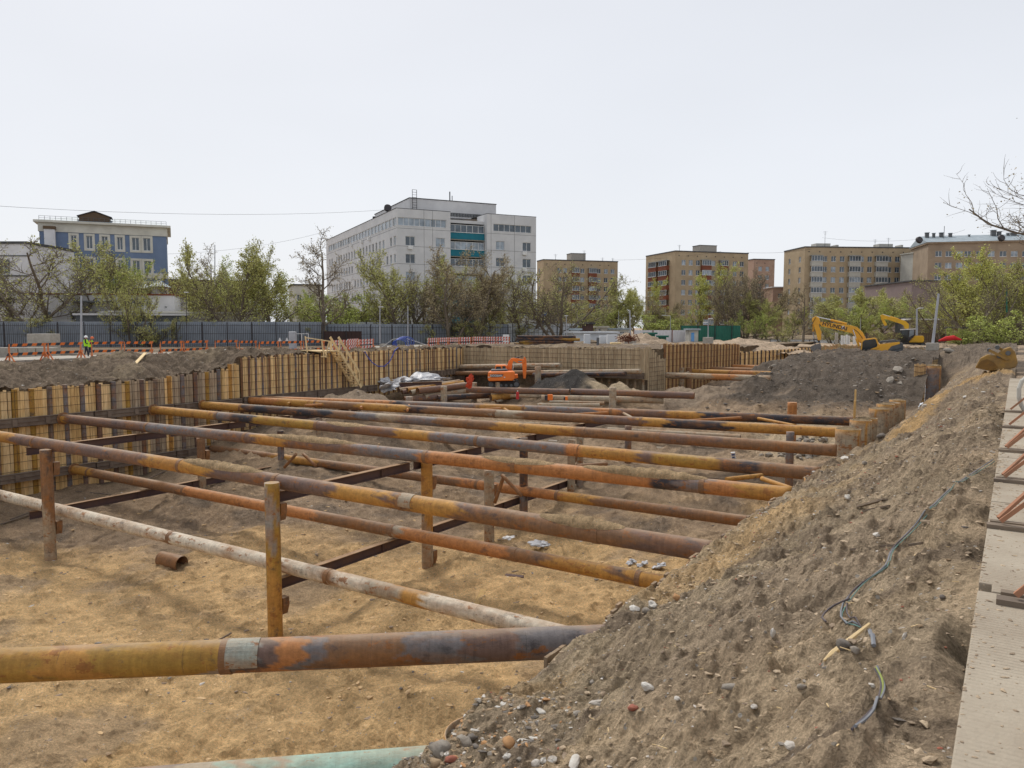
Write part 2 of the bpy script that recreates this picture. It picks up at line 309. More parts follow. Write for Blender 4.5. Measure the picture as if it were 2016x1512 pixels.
def pit_z(x,y,fine=True):
    x=np.asarray(x,float); y=np.asarray(y,float)
    num=np.zeros_like(x); den=np.zeros_like(x)
    for c in CPW:
        w_=1/((x-c.x)**2+(y-c.y)**2+9)**1.6; num+=w_*c.z; den+=w_
    z=num/den
    z=np.where(y>58,z+(-6.2-z)*sstep(58,70,y),z)
    n=fbm(x,y,.25,4); z=z+n*.5
    h=np.full_like(x,-99.)
    for a,b in zip(RIDGE[:-1],RIDGE[1:]):
        d,rz=seg_d(x,y,a,b); h=np.maximum(h,rz-.31*d)
    pl=-3.0-.4*np.maximum(0,-18.5-x)-.4*np.maximum(0,74-y); h=np.maximum(h,np.where(y>66,pl,-99)); h=h+fbm(x,y,.5,5)*.65-.08
    for (c,zt,r,s) in CONES:
        d=np.hypot(x-c.x,y-c.y); h=np.maximum(h,zt-s*(np.sqrt(d*d+.3)-.5)+fbm(x,y,.8,4)*.35)
    # toe of spoil slipped down by the right-hand wall
    z=np.maximum(z,h)
    if fine:
        z=z+fbm(x,y,1.3,5,.55)*.14
        # track ruts in the front sand
        q=x*.75+y*.45+fbm(x,y,.15,2)*2; z=z+np.sin(q*2*math.pi/.26)*.05*np.clip(fbm(x+9,y,.35,2)*6,0,1)-.10*np.exp(-((((x*.45-y*.75+fbm(x,y,.12,2)*5)%2.9)-1.45)/.16)**2)*np.clip(fbm(x-20,y,.2,2)*5+.4,0,1); z=z+np.clip(fbm(x-4,y+8,2.6,3,.6)-.1,0,1)*.24
    return z
def bank_z(x,y,fine=True):
    x=np.asarray(x,float); y=np.asarray(y,float)
    za=np.interp(x,[-6.4,-6.1,-5.7,-5.2,-4.0,-2.5,-1.2,-.5,-.12,0],[-5.6,-5.5,-5.12,-5.0,-4.38,-3.4,-2.5,-2.06,-1.98,-2.15])
    zb=np.interp(x,[-6.4,-5.5,-4.2,-2.5,-1.2,-.5,-.12,0],[-6.3,-5.9,-4.6,-3.3,-2.4,-2.05,-1.98,-2.1])
    t=sstep(28,38,y); z=za*(1-t)+zb*t
    t=sstep(74,84,y); zc=np.interp(x,[-6.4,-3,0],[-2.5,-2.2,-2.0]); z=z*(1-t)+zc*t
    z=z+(.5*np.exp(-((x+4.5)/.8)**2-((y-17.8)/1.9)**2)+.28*np.exp(-((x+3.6)/.7)**2-((y-9.6)/1.1)**2)-.38*np.exp(-((x+4.0)/.55)**2-((y-8.3)/.8)**2)-.25*np.exp(-((x+2.7)/.5)**2-((y-13.)/1.2)**2))
    am=np.clip((-.1-x)/.5,0,1); am=am*np.clip((x+6.4)/.8,.35,1); z=z+fbm(x,y,.45,4)*.26*am
    if fine: cl=np.clip(fbm(x,y,3.2,3,.6)-.03,0,1)*.20+np.clip(fbm(x+5,y-2,8.,3,.6)-.02,0,1)*.11; z=z+(fbm(x,y,1.4,6,.57)*.24+cl-.03-np.clip(.05-np.abs(fbm(x*.7,y*1.6,.8,3)),0,1)*1.1+np.abs(fbm(x+3,y-9,18.,2,.6))*.02)*am
    if fine: z=z+fbm(x*.35,y*2.2+x*.8,1.2,4)*.12*am*sstep(10,18,y)
    e=np.clip(1-np.abs(x+.05)/.3,0,1); z=z-e*np.clip(fbm(x*.5,y,.9,3)+.1,0,1)*.5
    z=z+np.where(x>0,0,0)
    return z
def wtop(y): return np.interp(y,[0,19,28,31,33.8,35.3,40,100],[-3.7,-3.6,-3.5,-3.3,-3.1,-2.35,-2.25,-2.25])
def left_z(x,y,fine=True):
    x=np.asarray(x,float); y=np.asarray(y,float); d=-47-x
    base=wtop(y)+.05; far=-2.62
    t=sstep(0,9,d); z=base*(1-t)+far*t
    a=sstep(0,1.5,d)*(1-sstep(9,13,d)); z=z+a*(.28+fbm(x,y,.35,4)*.9)*np.where(y<38,1,.35)
    if fine: z=z+(fbm(x,y,1.8,5,.62)*.34+np.clip(fbm(x+7,y,3.5,3),0,1)*.25)*(1-sstep(10,12.5,d))
    return z
def plat_z(x,y,fine=True):
    z=-1.95+fbm(x,y,.2,3)*.25-.5*sstep(70,95,y)
    if fine: z=z+fbm(x,y,1.5,4)*.15
    return z
def grid(name,xs,ys,zf,cf,skirt=None,label=None):
    X,Y=np.meshgrid(xs,ys); Z=zf(X,Y); nx,ny=len(xs),len(ys)
    v=np.stack([X,Y,Z],-1).reshape(-1,3); c=cf(X,Y,Z).reshape(-1,3)
    idx=np.arange(nx*ny).reshape(ny,nx)
    f=np.stack([idx[:-1,:-1],idx[:-1,1:],idx[1:,1:],idx[1:,:-1]],-1).reshape(-1,4)
    if skirt:
        for side,zb in skirt.items():
            e={'x0':idx[:,0],'x1':idx[:,-1],'y0':idx[0],'y1':idx[-1]}[side]
            k=len(v); nv=v[e].copy(); nv[:,2]=zb; v=np.vstack([v,nv]); c=np.vstack([c,c[e]*.8])
            j=np.arange(len(e)-1); f=np.vstack([f,np.stack([e[j],e[j+1],k+j+1,k+j],-1)])
    me=bpy.data.meshes.new(name); me.vertices.add(len(v)); me.vertices.foreach_set('co',v.astype(np.float32).ravel())
    me.loops.add(len(f)*4); me.loops.foreach_set('vertex_index',f.astype(np.int32).ravel())
    me.polygons.add(len(f)); me.polygons.foreach_set('loop_start',np.arange(0,len(f)*4,4,dtype=np.int32))
    me.update(calc_edges=True); me.validate()
    a=me.color_attributes.new('Col','FLOAT_COLOR','POINT'); a.data.foreach_set('color',np.hstack([c,np.ones((len(c),1))]).astype(np.float32).ravel())
    me.polygons.foreach_set('use_smooth',np.ones(len(f),dtype=bool)); me.materials.append(MAT['soil'])
    o=bpy.data.objects.new(name,me); col.objects.link(o); o['kind']='structure'
    if label: o['label']=label
    return o
def mixc(a,b,t): return a*(1-t[...,None])+b*t[...,None]
def one(c,X): return np.broadcast_to(c,X.shape+(3,)).astype(float)
def pit_c(X,Y,Z):
    c=one(SAND,X); n=fbm(X,Y,.3,5)
    c=mixc(c,EARTH*1.15,sstep(.05,.35,n+.05)*.5)
    D=-X*math.sin(YAW)+Y*math.cos(YAW)
    t=sstep(31,40,D+n*9-X*0-(X+21)*.12)              # darker earth in the deeper half, sandier along the right wall
    t=t*(1-.6*sstep(-16,-9,X)*(1-sstep(30,40,Y)))
    c=mixc(c,EARTH*np.array([1.12,1.06,1.0]),t*.9)
    c=mixc(c,DARK*1.5,t*sstep(.05,.35,fbm(X+40,Y,.4,4))*.6)
    h=np.full_like(X,-99.)
    for a,b in zip(RIDGE[:-1],RIDGE[1:]):
        d,rz=seg_d(X,Y,a,b); h=np.maximum(h,rz-.31*d)
    th=sstep(-.5,.5,h-(-6.0)); c=mixc(c,DARK*1.15*(1+0*X[...,None]),th); c=mixc(c,EARTH*1.2,th*sstep(.12,.3,fbm(X+9,Y-3,.18,4)+.04)*.6)
    c=mixc(c,DARK*1.3,(Y>66)*1.*(X>-20))
    for k,(cc,zt,r,s) in enumerate(CONES):
        d=np.hypot(X-cc.x,Y-cc.y); c=mixc(c,{0:BLACK,4:BLACK,1:BROWN*.8}.get(k,EARTH),1-sstep(r*.6,r,d+fbm(X,Y,.6,3)*2))
    g=onz(1600,850,-7.2); d=np.hypot((X-g.x)/4,(Y-g.y)/5); c=mixc(c,BROWN,(1-sstep(.5,1.2,d))*.9)
    return c
def bank_c(X,Y,Z):
    c=one(BROWN*.92,X); n=fbm(X,Y,.5,5)
    c=mixc(c,EARTH*1.2,sstep(-.05,.3,n)*.5)
    c=mixc(c,SAND*.92,sstep(.0,.25,fbm(X+31,Y,.35,4)+.28*np.exp(-((X+5.2)/1.2)**2)*(Y<26))*.6*(1-.75*sstep(-4.6,-2.8,X)))
    c=mixc(c,EARTH*1.3,.38*sstep(-4.2,-2.2,X))
    c=mixc(c,EARTH*.85,sstep(.1,.3,fbm(X*.8+3,Y*1.1,1.1,5))*.75)
    c=mixc(c,EARTH*.9,sstep(.08,.22,fbm(X*.35,Y*2.2+X*.8,1.2,4))*.5*sstep(12,20,Y))
    c=mixc(c,SAND*.9,.8*np.exp(-((X+4.7)/1.)**2-((Y-17.5)/2.4)**2))
    c=mixc(c,EARTH*.95,sstep(22,38,Y)*(.35+.4*sstep(-.1,.2,fbm(X*.6,Y*.25,.9,4))))
    # golden sand spilled beside the tall pile
    for (pa,pb,ww) in (((1792,845),(1845,778),.5),((1845,778),(1900,752),.55),((1900,752),(1975,735),.45)):
        a=onbank(*pa); b=onbank(*pb); d,_=seg_d(X/1.0,Y,a,b); dx=np.abs(d); c=mixc(c,GOLD*1.05,1-sstep(ww*.6,ww*1.7,dx+n*.5))
    c=mixc(c,DARK*1.6,sstep(74,80,Y)*.8)
    return c
def left_c(X,Y,Z):
    c=one(EARTH*.72,X); n=fbm(X,Y,.4,5); c=mixc(c,BROWN*.62,sstep(-.05,.3,n)*.6); c=mixc(c,EARTH*.6,sstep(.05,.3,fbm(X-50,Y,.6,4)))
    return mixc(c,EARTH*1.2,sstep(80,120,-X))
def geo(a,b,d0,n):  # growing steps
    k=np.linspace(0,1,n); r=1+ (np.exp(k*2.2)-1)/(math.exp(2.2)-1)*(b-a); return r-1+a
pit=grid('pit_floor',np.concatenate([np.linspace(-47.0,-6.6,330),[-5.99]]),np.concatenate([np.linspace(-12,4,40),geo(4.05,62,.06,430),np.linspace(62.2,141,190)]),pit_z,pit_c)
tag(pit,'sandy floor of the deep excavation pit')
bk=grid('bank_slope',np.linspace(-6.08,0.0,250),np.concatenate([np.linspace(-6,1.5,30),geo(1.52,62,.02,640),np.linspace(62.3,141,200)]),bank_z,bank_c,{'x0':-11,'y1':-4})
tag(bk,'littered earth bank between pit and concrete slabs')
def rb(X,Y,Z): return mixc(one(EARTH*1.3,X),DARK*1.5,sstep(0,.3,fbm(X,Y,.1,4)))
grid('bank_top',np.concatenate([np.linspace(0,12,40),np.geomspace(12.5,500,40)]),np.concatenate([np.linspace(-6,140,150)]),lambda x,y:-2.15+fbm(x,y,.3,4)*.25+0.35*sstep(2,8,x)*sstep(30,60,y),rb,{'x0':-4})
grid('left_ground',np.concatenate([-np.geomspace(700,62,30),np.linspace(-61.8,-47.05,170)]),np.concatenate([np.linspace(-40,12,30),np.linspace(12.2,66,420),np.geomspace(67,900,80)]),left_z,left_c,{'x1':-11})
grid('far_platform',np.linspace(-47.05,-26.8,110),np.concatenate([np.linspace(62.05,100,130),np.geomspace(101,900,50)]),plat_z,left_c,{'y0':-8,'x1':-8})
grid('far_ground',np.concatenate([np.linspace(-26.8,40,60),np.geomspace(42,700,40)]),np.geomspace(141,900,60),lambda x,y:-2.6+fbm(x,y,.1,3)*.3+0*x,lambda X,Y,Z:one(EARTH*1.4,X),{'y0':-8})
bpy.context.view_layer.update()
def gnd(x,y):
    x=float(x);y=float(y)
    if x<-47: return float(left_z(np.array([x]),np.array([y]))[0])
    if x<-26.8 and y>62: return float(plat_z(np.array([x]),np.array([y]))[0])
    if x<-6.15: return float(pit_z(np.array([x]),np.array([y]))[0]) if y<141 else -2.6
    if x<0: return float(bank_z(np.array([x]),np.array([y]))[0])
    return -2.1 if y<141 else -2.6
# road strip and slabs on the left
road=MB()
for i in range(34):
    y=6+i*3.0; xo=-60.8+.05*math.sin(i*2.1)
    road.box((xo-6,y+.02,-2.75),(xo,y+2.98,-2.5+.012*(i%3)))
tag(road.build('road','concrete'),'pale concrete slab road behind the left wall',kind='structure')
# ---------- right-hand slabs we stand on ----------
sl=MAT['slab']=mat('slab_concrete',(.385,.335,.26),(.29,.24,.18),1.4,.9,.3,bscale=30,detail=9)
_t=sl.node_tree; _b=_t.nodes['Principled BSDF']; _tc=N(_t,'ShaderNodeTexCoord'); _w=N(_t,'ShaderNodeTexWave',wave_type='BANDS',bands_direction='Y',i={'Scale':8.0,'Distortion':.6,'Detail':2}); _t.links.new(_tc.outputs['Object'],_w.inputs['Vector'])
_n=N(_t,'ShaderNodeTexNoise',i={'Scale':.9,'Detail':5}); _t.links.new(_tc.outputs['Object'],_n.inputs['Vector']); _r=N(_t,'ShaderNodeMapRange',i={'From Min':.4,'From Max':.56,'To Max':.45}); _t.links.new(_n.outputs[0],_r.inputs[0])
_bp=N(_t,'ShaderNodeBump',i={'Distance':.014}); _t.links.new(_r.outputs[0],_bp.inputs['Strength']); _t.links.new(_w.outputs[0],_bp.inputs['Height']); _o=_b.inputs['Normal'].links[0].from_socket; _t.links.new(_o,_bp.inputs['Normal']); _t.links.new(_bp.outputs[0],_b.inputs['Normal'])
def make_slab(y0,y1,notch):
    m=MB(); prof=[(-.145,y0+.012),(2.0,y0+.012),(2.0,y1-.012),(-.145,y1-.012)]
    if notch:
        p=[(-.145,y0+.17),(-.07,y0+.17),(2.0,y0+.17),(2.0,y1-.012),(-.145,y1-.012),(-.07,y0+.012),(2.0,y0+.012)]
        vs=[(x,y,-1.90) for x,y in p]+[(x,y,-1.70) for x,y in p]; k=7
        fs=[(7,8,9,10,11),(8,12,13,9),(4,3,2,1,0),(2,6,5,1)]
        for a,b in ((0,1),(1,5),(5,6),(6,2),(2,3),(3,4),(4,0)): fs.append((a,b,b+7,a+7))
        m.add(vs,fs); return m
    n=len(prof); vs=[(x,y,-1.90) for x,y in prof]+[(x,y,-1.70) for x,y in prof]
    m.add(vs,[tuple(range(n))[::-1],tuple(range(n,2*n))]+[(i,(i+1)%n,n+(i+1)%n,n+i) for i in range(n)])
    # cast anti-slip ribs on the top
    if y1<16:
        pass
    return m
labs=['concrete road slab underfoot in the bottom right corner','second ribbed concrete slab along the bank, with a broken notch','third concrete slab along the bank, dusty with sand','fourth slab from the camera beside the bank edge']
ys=[-6.3,-3.3,-.3,2.68,5.68,8.68,11.68,14.68,17.68,20.68,23.68,26.68,29.68]
for i in range(len(ys)-1):
    s=make_slab(ys[i],ys[i+1],5<ys[i]<6).build('concrete_slab',sl,loc=(1,ys[i]+1.5,-1.7),bevel=.008)
    lab=['concrete slab behind the camera, beyond the bottom edge','concrete slab just behind the camera','ribbed concrete road slab underfoot in the bottom right corner','ribbed concrete slab in the bottom right corner reaching up to the first notch','long dusty concrete slab between the notch and the second orange barrier foot','concrete slab beside the bank under the crossed barrier legs'][i] if i<6 else f'far concrete slab of the strip on the right, {["first","second","third","fourth","fifth","sixth"][i-6]} beyond the crossed barrier legs'
    tag(s,lab,'slab','concrete slabs along the bank')
# ================= STEEL IN THE PIT =================
PC={'O':(.44,.225,.05),'R':(.43,.18,.06),'P':(.155,.098,.078),'G':(.16,.145,.145),'K':(.035,.033,.04),'W':(.60,.53,.42),'B':(.21,.115,.06),'D':(.34,.28,.2),'T':(.27,.42,.35),'M':(.33,.35,.30),'C':(.36,.31,.23),'Y':(.36,.21,.04),'S':(.27,.25,.22)}
def pipe_mesh(L,r,stops,n=22,wall=0,step=.25,seed=0):
    if n>=40: step=.07
    """pipe along local X; stops = [(t0,key),...] paint/rust zones"""
    m=MB(); k=max(2,int(L/step)+1); vs=[]; cs=[]
    th=np.linspace(0,2*math.pi,n,endpoint=False)
    for i in range(k):
        x=L*i/(k-1)
        for a in th:
            vs.append((x-L/2,r*math.cos(a),r*math.sin(a)))
            t=x/L+ (.5+.8*math.sin(a*2+seed))*.25*math.sin(a*3+seed*2.3+x*1.1)/L*1.6
            c=PC[stops[0][1]]
            for j,(tt,key) in enumerate(stops):
                if t>=tt: c=PC[key]
            cs.append(c)
    fs=[(i*n+j,i*n+(j+1)%n,(i+1)*n+(j+1)%n,(i+1)*n+j) for i in range(k-1) for j in range(n)]
    if not wall: fs+=[tuple(range(n))[::-1],tuple(range((k-1)*n,k*n))]
    m.add(vs,fs,cs)
    if wall:
        ri=r-wall; iv=[(sx*L/2,ri*math.cos(a),ri*math.sin(a)) for sx in (-1,1) for a in th]
        ov=[(sx*L/2,r*math.cos(a),r*math.sin(a)) for sx in (-1,1) for a in th]
        b=2*n
        f2=[(j,n+j,n+(j+1)%n,(j+1)%n) for j in range(n)]
        f2+=[(b+j,j,(j+1)%n,b+(j+1)%n) for j in range(n)]+[(b+n+(j+1)%n,n+(j+1)%n,n+j,b+n+j) for j in range(n)]
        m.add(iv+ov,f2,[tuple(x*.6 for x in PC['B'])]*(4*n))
    return m
PN=[0]
def pipe(p,q,r,stops,label,name='strut_pipe',cat='steel pipe',group=None,joints=(),wall=0,n=22,px=None,plates=(),flange=False):
    p=Vector(p); q=Vector(q); L=(q-p).length; PN[0]+=1
    if px:   # stops and joints given by photo column
        x0,x1=px; dn=lambda X:(lambda a:a)(0)
        def t_of(X):
            r_=ray(X,642); # horizontal line of sight meets the pipe axis
            d=q-p; den=r_[0]*d.y-r_[1]*d.x
            s=(p.x*r_[1]-p.y*r_[0])/den if abs(den)>1e-9 else 0
            return s
        stops=[(t_of(a),b) for a,b in stops]; joints=[t_of(a) for a in joints]; plates=[(t_of(a),t_of(b),c) for a,b,c in plates]
    mid=(p+q)/2; d=(q-p).normalized(); rot=d.to_track_quat('X','Z').to_euler()
    m=pipe_mesh(L,r,stops,n=n,wall=wall,seed=PN[0]*1.7)
    o=m.build(name,'rust',loc=mid,rot=rot,local=True,smooth=True)
    for poly in o.data.polygons:
        if len(poly.vertices)>4: poly.use_smooth=False
    tag(o,label,cat,group)
    for t in joints:
        if .005<t<.995:
            w_=.09; x=(t-.5)*L; c=MB(); c.tube((x-w_,0,0),(x+w_,0,0),r+.014,n=n,c=PC['B'],caps=True); c.build('weld_collar','rust',parent=o,local=True,smooth=False)
    for (ta,tb,key) in plates:
        c=MB(); ra=r+.02; a0,a1=math.radians(-20),math.radians(95); nn=8; vs=[]
        for x in ((ta-.5)*L,(tb-.5)*L):
            for rr in (r-.01,ra):
                for i in range(nn+1):
                    a=a0+(a1-a0)*i/nn; vs.append((x,-rr*math.cos(a),rr*math.sin(a)))
        k=nn+1; fs=[]
        for i in range(nn): fs+=[(k+i,k+i+1,3*k+i+1,3*k+i),(i,k+i,k+i+1,i+1)[::-1],(2*k+i,3*k+i,3*k+i+1,2*k+i+1)]
        fs+=[(0,k,3*k,2*k)[::-1],(k-1,2*k-1,4*k-1,3*k-1)]
        c.add(vs,fs,PC[key]); c.build('patch_plate','rust',parent=o,local=True)
    if flange:
        c=MB(); c.tube((-L/2-.02,0,0),(-L/2+.06,0,0),r+.1,n=16,c=PC['B']); c.build('end_flange','rust',parent=o,local=True)
    o['_L']=L
    return o
R_=.265; G1='struts spanning the pit, upper level'; G2='struts spanning the pit, lower level'
Z1=-5.4; Z2=-8.5
XW=-46.45
def ends(y0,y1,z,xr=-5.8): return (XW,y0,z),(xr,y1,z)
upper=[]
upper.append(pipe(*ends(17.0,17.6,Z1),R_,[(-200,'O'),(22,'P'),(285,'O'),(408,'P'),(655,'O'),(770,'P'),(790,'O'),(900,'P'),(930,'B'),(1250,'P')],'nearest long upper strut, purple brown with ochre bands and two sand drifts',group=G1,px=(0,0),joints=(60,350,540,790,1180),plates=((790,814,'D'),),flange=True))
upper.append(pipe(*ends(22.5,25.0,Z1),R_,[(-200,'O'),(125,'P'),(282,'G'),(440,'P'),(505,'O'),(560,'P'),(700,'G'),(828,'R'),(1285,'K'),(1340,'G'),(1400,'R'),(1470,'O')],'second upper strut, bright orange in the middle and blue grey either side',group=G1,px=(0,0),joints=(285,480,838,1015,1390),flange=True))
upper.append(pipe(*ends(28.1,29.2,Z1,),R_,[(-200,'O'),(420,'G'),(455,'K'),(500,'Y'),(622,'P'),(782,'O'),(845,'G'),(1120,'R'),(1150,'O'),(1260,'P'),(1290,'Y'),(1430,'K'),(1500,'B')],'third upper strut, mottled yellow ochre near its right end',group=G1,px=(0,0),joints=(425,622,940,1140),plates=((1122,1142,'R'),),flange=True))
upper.append(pipe((XW,31.7,Z1),(-6.35,35.2,Z1),R_,[(-200,'O'),(472,'K'),(655,'B'),(700,'G'),(740,'D'),(790,'G'),(860,'B'),(980,'O'),(1130,'B'),(1300,'P'),(1430,'B')],'fourth upper strut, black at its left third and brown beyond',group=G1,px=(0,0),joints=(472,920,1152,1300),flange=True))
upper.append(pipe((XW,35.6,Z1),(-7.3,41.3,Z1),R_,[(-200,'R'),(545,'O'),(630,'B'),(710,'O'),(800,'K'),(838,'B'),(970,'D'),(1030,'B'),(1180,'P'),(1265,'O'),(1310,'K'),(1440,'O')],'fifth upper strut, with a long blue black section towards the right',group=G1,px=(0,0),joints=(620,975,1265)))
upper.append(pipe((XW,36.6,Z1),(-7.4,46.6,Z1),R_,[(-200,'B'),(560,'R'),(770,'K'),(795,'G'),(940,'O'),(1032,'G'),(1180,'R'),(1220,'P'),(1320,'O'),(1385,'K')],'farthest upper strut, black for its last stretch on the right',group=G1,px=(0,0),joints=(770,1032,1205)))
low=[]
low.append(pipe((XW,17.3,Z2),(-6.2,17.9,Z2),.26,[(-200,'W'),(300,'W'),(322,'B'),(330,'W'),(548,'B'),(556,'W'),(634,'B'),(655,'W'),(720,'C'),(790,'O'),(830,'W')],'white painted lower strut with rust flakes behind the front posts',group=G2,px=(0,0),joints=(78,325,640)))
low.append(pipe((XW,23.0,Z2),(-6.2,23.4,Z2),.26,[(-200,'O'),(170,'B'),(355,'R'),(620,'B'),(770,'D'),(790,'R'),(1000,'B'),(1090,'O'),(1210,'B'),(1235,'O')],'lower strut, orange brown, under the second upper strut',group=G2,px=(0,0),joints=(165,355,770,1015,1265),flange=True))
low.append(pipe((XW,32.3,Z2),(-6.2,33.0,Z2),.26,[(-200,'B'),(530,'O'),(620,'B'),(900,'R'),(1100,'O'),(1180,'B')],'farther lower strut, rusty orange, seen between the upper struts',group=G2,px=(0,0),joints=(520,940,1100)))
low.append(pipe((XW,40.5,-7.9),(-7,43,-7.9),.24,[(-200,'B'),(780,'K'),(800,'W'),(835,'W'),(885,'B'),(1050,'R'),(1150,'O')],'far lower strut with a patch of white paint left of centre',group=G2,px=(0,0),joints=(560,900,1200)))
FA=onz(1170,1262,Z1); FB=FA+(onz(-160,1317,Z1)-FA)*2.4
pipe(FB,onz(1170,1262,Z1)+Vector((.15,.12,0)),.27,[(-3000,'Y'),(60,'O'),(150,'Y'),(430,'S'),(500,'P'),(540,'R'),(600,'G'),(640,'B'),(790,'G'),(900,'P'),(1010,'G')],'big corner strut across the foreground, ochre left and purple grey right',px=(0,0),plates=((432,497,'M'),),joints=(430,),n=40)
FA=onz(838,1515,Z1); FB=FA+(onz(-120,1592,Z1)-FA)*2.2
pipe(FB,onz(838,1515,Z1)+Vector((.12,.1,0)),.27,[(-3000,'R'),(200,'G'),(330,'C'),(410,'T'),(440,'C'),(470,'T'),(520,'C'),(540,'T')],'turquoise washed pipe at the bottom edge ending at the boulders',px=(0,0),n=40)
# diagonal braces (thin tubes welded between struts)
def brace(p,q,label,c='O',r=.085,name='brace'): return pipe(p,q,r,[(0,c)],label,name=name,cat='brace',n=10,group='thin braces welded between the struts')
BR=[((566,795),(581,789),'O','short thin brace at the left between the two farthest struts'),((600,798),(700,794),'R','long thin brace left of centre under the farthest strut'),((708,794),(712,803),'R','tiny upright brace beside the long left one'),
 ((896,810),(992,804),'R','long thin brace in the middle between the two farthest struts'),((992,804),(1012,817),'O','short brace dropping right from the middle one'),
 ((1098,818),(1202,812),'R','long thin brace right of the middle between the far struts'),((1225,812),(1252,827),'D','pale short brace falling right near the orange work boxes'),
 ((1330,830),(1480,821),'R','long orange brace at the right between the far struts'),((1480,821),(1565,838),'O','brace running right from the long orange one'),((806,797),(802,808),'R','stub brace below the first grey post')]
for a,b,c,l in BR:
    brace(onz(*a,Z1),onz(*b,Z1),l,c)
brace(onz(1430,944,-5.5),onz(1500,936,-5.5),'ochre brace between the second and third struts, pointing right','O')
brace(onz(1500,942,-5.5),onz(1560,963,-5.5),'bright yellow ochre brace against the bank','O')
brace(onz(1135,918,-5.6),onz(1195,913,-5.6),'thin brace above the sand drift on the second strut','B')
# diagonal kickers at the posts
for a,b,l in [((560,925,-39,33.0,-8.2),(583,896),'left leg of the far V shaped kicker'),((597,896),(622,918),'right leg of the far V shaped kicker')]: pass
def kick(px0,py0,px1,py1,y,l): brace(ony(px0,py0,y),ony(px1,py1,y),l,'B',.09,'kicker')
kick(560,920,583,894,29.5,'left leg of the V kicker beside the left far posts')
kick(597,894,622,918,29.5,'right leg of the V kicker beside the left far posts')
kick(988,935,1027,976,29.5,'kicker falling right behind the pale central post')
kick(992,937,974,990,29.6,'kicker falling left behind the pale central post')
# ---------- posts ----------
POSTS=[('P1',ony(90,885,16.7),'B','leaning post at the left edge in front of the white strut',.25,1075),
 ('P2',ony(535,950,16.75),'Y','tallest front post, ochre below a rusty cap, crossing the white strut',.25,1235),
 ('P3',onx(840,905,-21),'O','post with an ochre upper half under the second strut',.25,0),
 ('P4',onx(963,925,-21),'D','pale timber coloured post in the middle of the pit',.25,0),
 ('P5',onx(1031,862,-21),'K','dark blackened post right of the pale one',.22,0),
 ('P6',onx(395,862,-39),'B','brown post under the second strut at the left',.23,0),
 ('P7',onx(552,848,-39),'K','blackened post below the third strut on the left',.2,0),
 ('P8',onx(628,823,-39),'S','grey post rising above the third strut, left of centre',.22,0),
 ('P9',onx(693,832,-39),'K','dark post between the third and fourth struts',.2,0),
 ('P10',onx(1125,866,-21),'D','pale post right of centre under the third strut',.23,0),
 ('P11',onx(1142,856,-21),'C','short pale post close behind the fourth strut',.2,0),
 ('P12',onx(1237,838,-21),'G','grey post under the fifth strut right of centre',.22,0),
 ('P13',onx(806,781,-39),'S','flat topped pale stub behind the farthest strut',.26,0),
 ('P14',onx(874,760,-39),'C','weathered square topped post among the stacked pipes',.26,0),
 ('P15',onx(933,753,-39),'C','tall pale post below the orange excavator',.26,0),
 ('P16',onz(1206,803,-6.1)+Vector((0,0,1.55)),'C','round headed pale post behind the far strut on the right',.27,0),
 ('P17',onx(1556,850,-9.5),'G','short grey post under the far struts by the bank',.2,0),
 ('P18',atd(1560,792,50),'R','reddish stub post below the dark spoil heap',.3,0),
 ('P19',atd(1008,748,64.5),'C','pale stub post right under the orange excavator',.22,0),
 ('P20',atd(980,752,64),'C','low pale stub post left under the orange excavator',.24,0),
 ('P21',atd(1059,722,66),'C','pale post between the excavator arm and the black heap',.27,0)]
for nm,t,c,l,r,by in POSTS:
    zb=gnd(t.x,t.y)-.35; top=t.z
    c2={'B':'D','Y':'S','O':'D','D':'D','K':'G','S':'C','C':'S','G':'B','R':'B'}[c]
    L=top-zb; m=MB(); n=16; k=max(3,int(L/.25)); vs=[];cs=[]
    for i in range(k+1):
        z=-L/2+L*i/k
        for j in range(n):
            a=2*math.pi*j/n; vs.append((r*math.cos(a),r*math.sin(a),z))
            u=(z+L/2)/L+.12*math.sin(a*2+i*.7+len(l)); cs.append(PC[c] if u>.45 and not(c=='Y' and .68<u<.9) else (PC['O'] if c=='Y' and u<=.68 else (PC['S'] if c=='Y' and u>.6 else PC[c2])))
    fs=[(i*n+j,i*n+(j+1)%n,(i+1)*n+(j+1)%n,(i+1)*n+j) for i in range(k) for j in range(n)]+[tuple(range(n))[::-1],tuple(range(k*n,(k+1)*n))]
    m.add(vs,fs,cs)
    o=m.build('support_post','rust',loc=(t.x,t.y,(top+zb)/2),local=True,smooth=True)
    for p in o.data.polygons: 
        if len(p.vertices)>4: p.use_smooth=False
    tag(o,l,'post','posts carrying the struts')
    if nm in('P1','P2','P3','P4','P10','P6'):
        for zz in ((-.75,-4.05) if nm!='P1' else (-.6,-3.3)):
            z=L/2+zz; cc=MB()
            cc.prism([(-.14,0),(.14,0),(.14,-.3),(.05,-.6),(-.05,-.6),(-.14,-.3)],.26,M=Matrix.Translation((0,r+.13,z-.02)),c=PC['B'])
            cc.build('bracket','rust',parent=o,local=True)
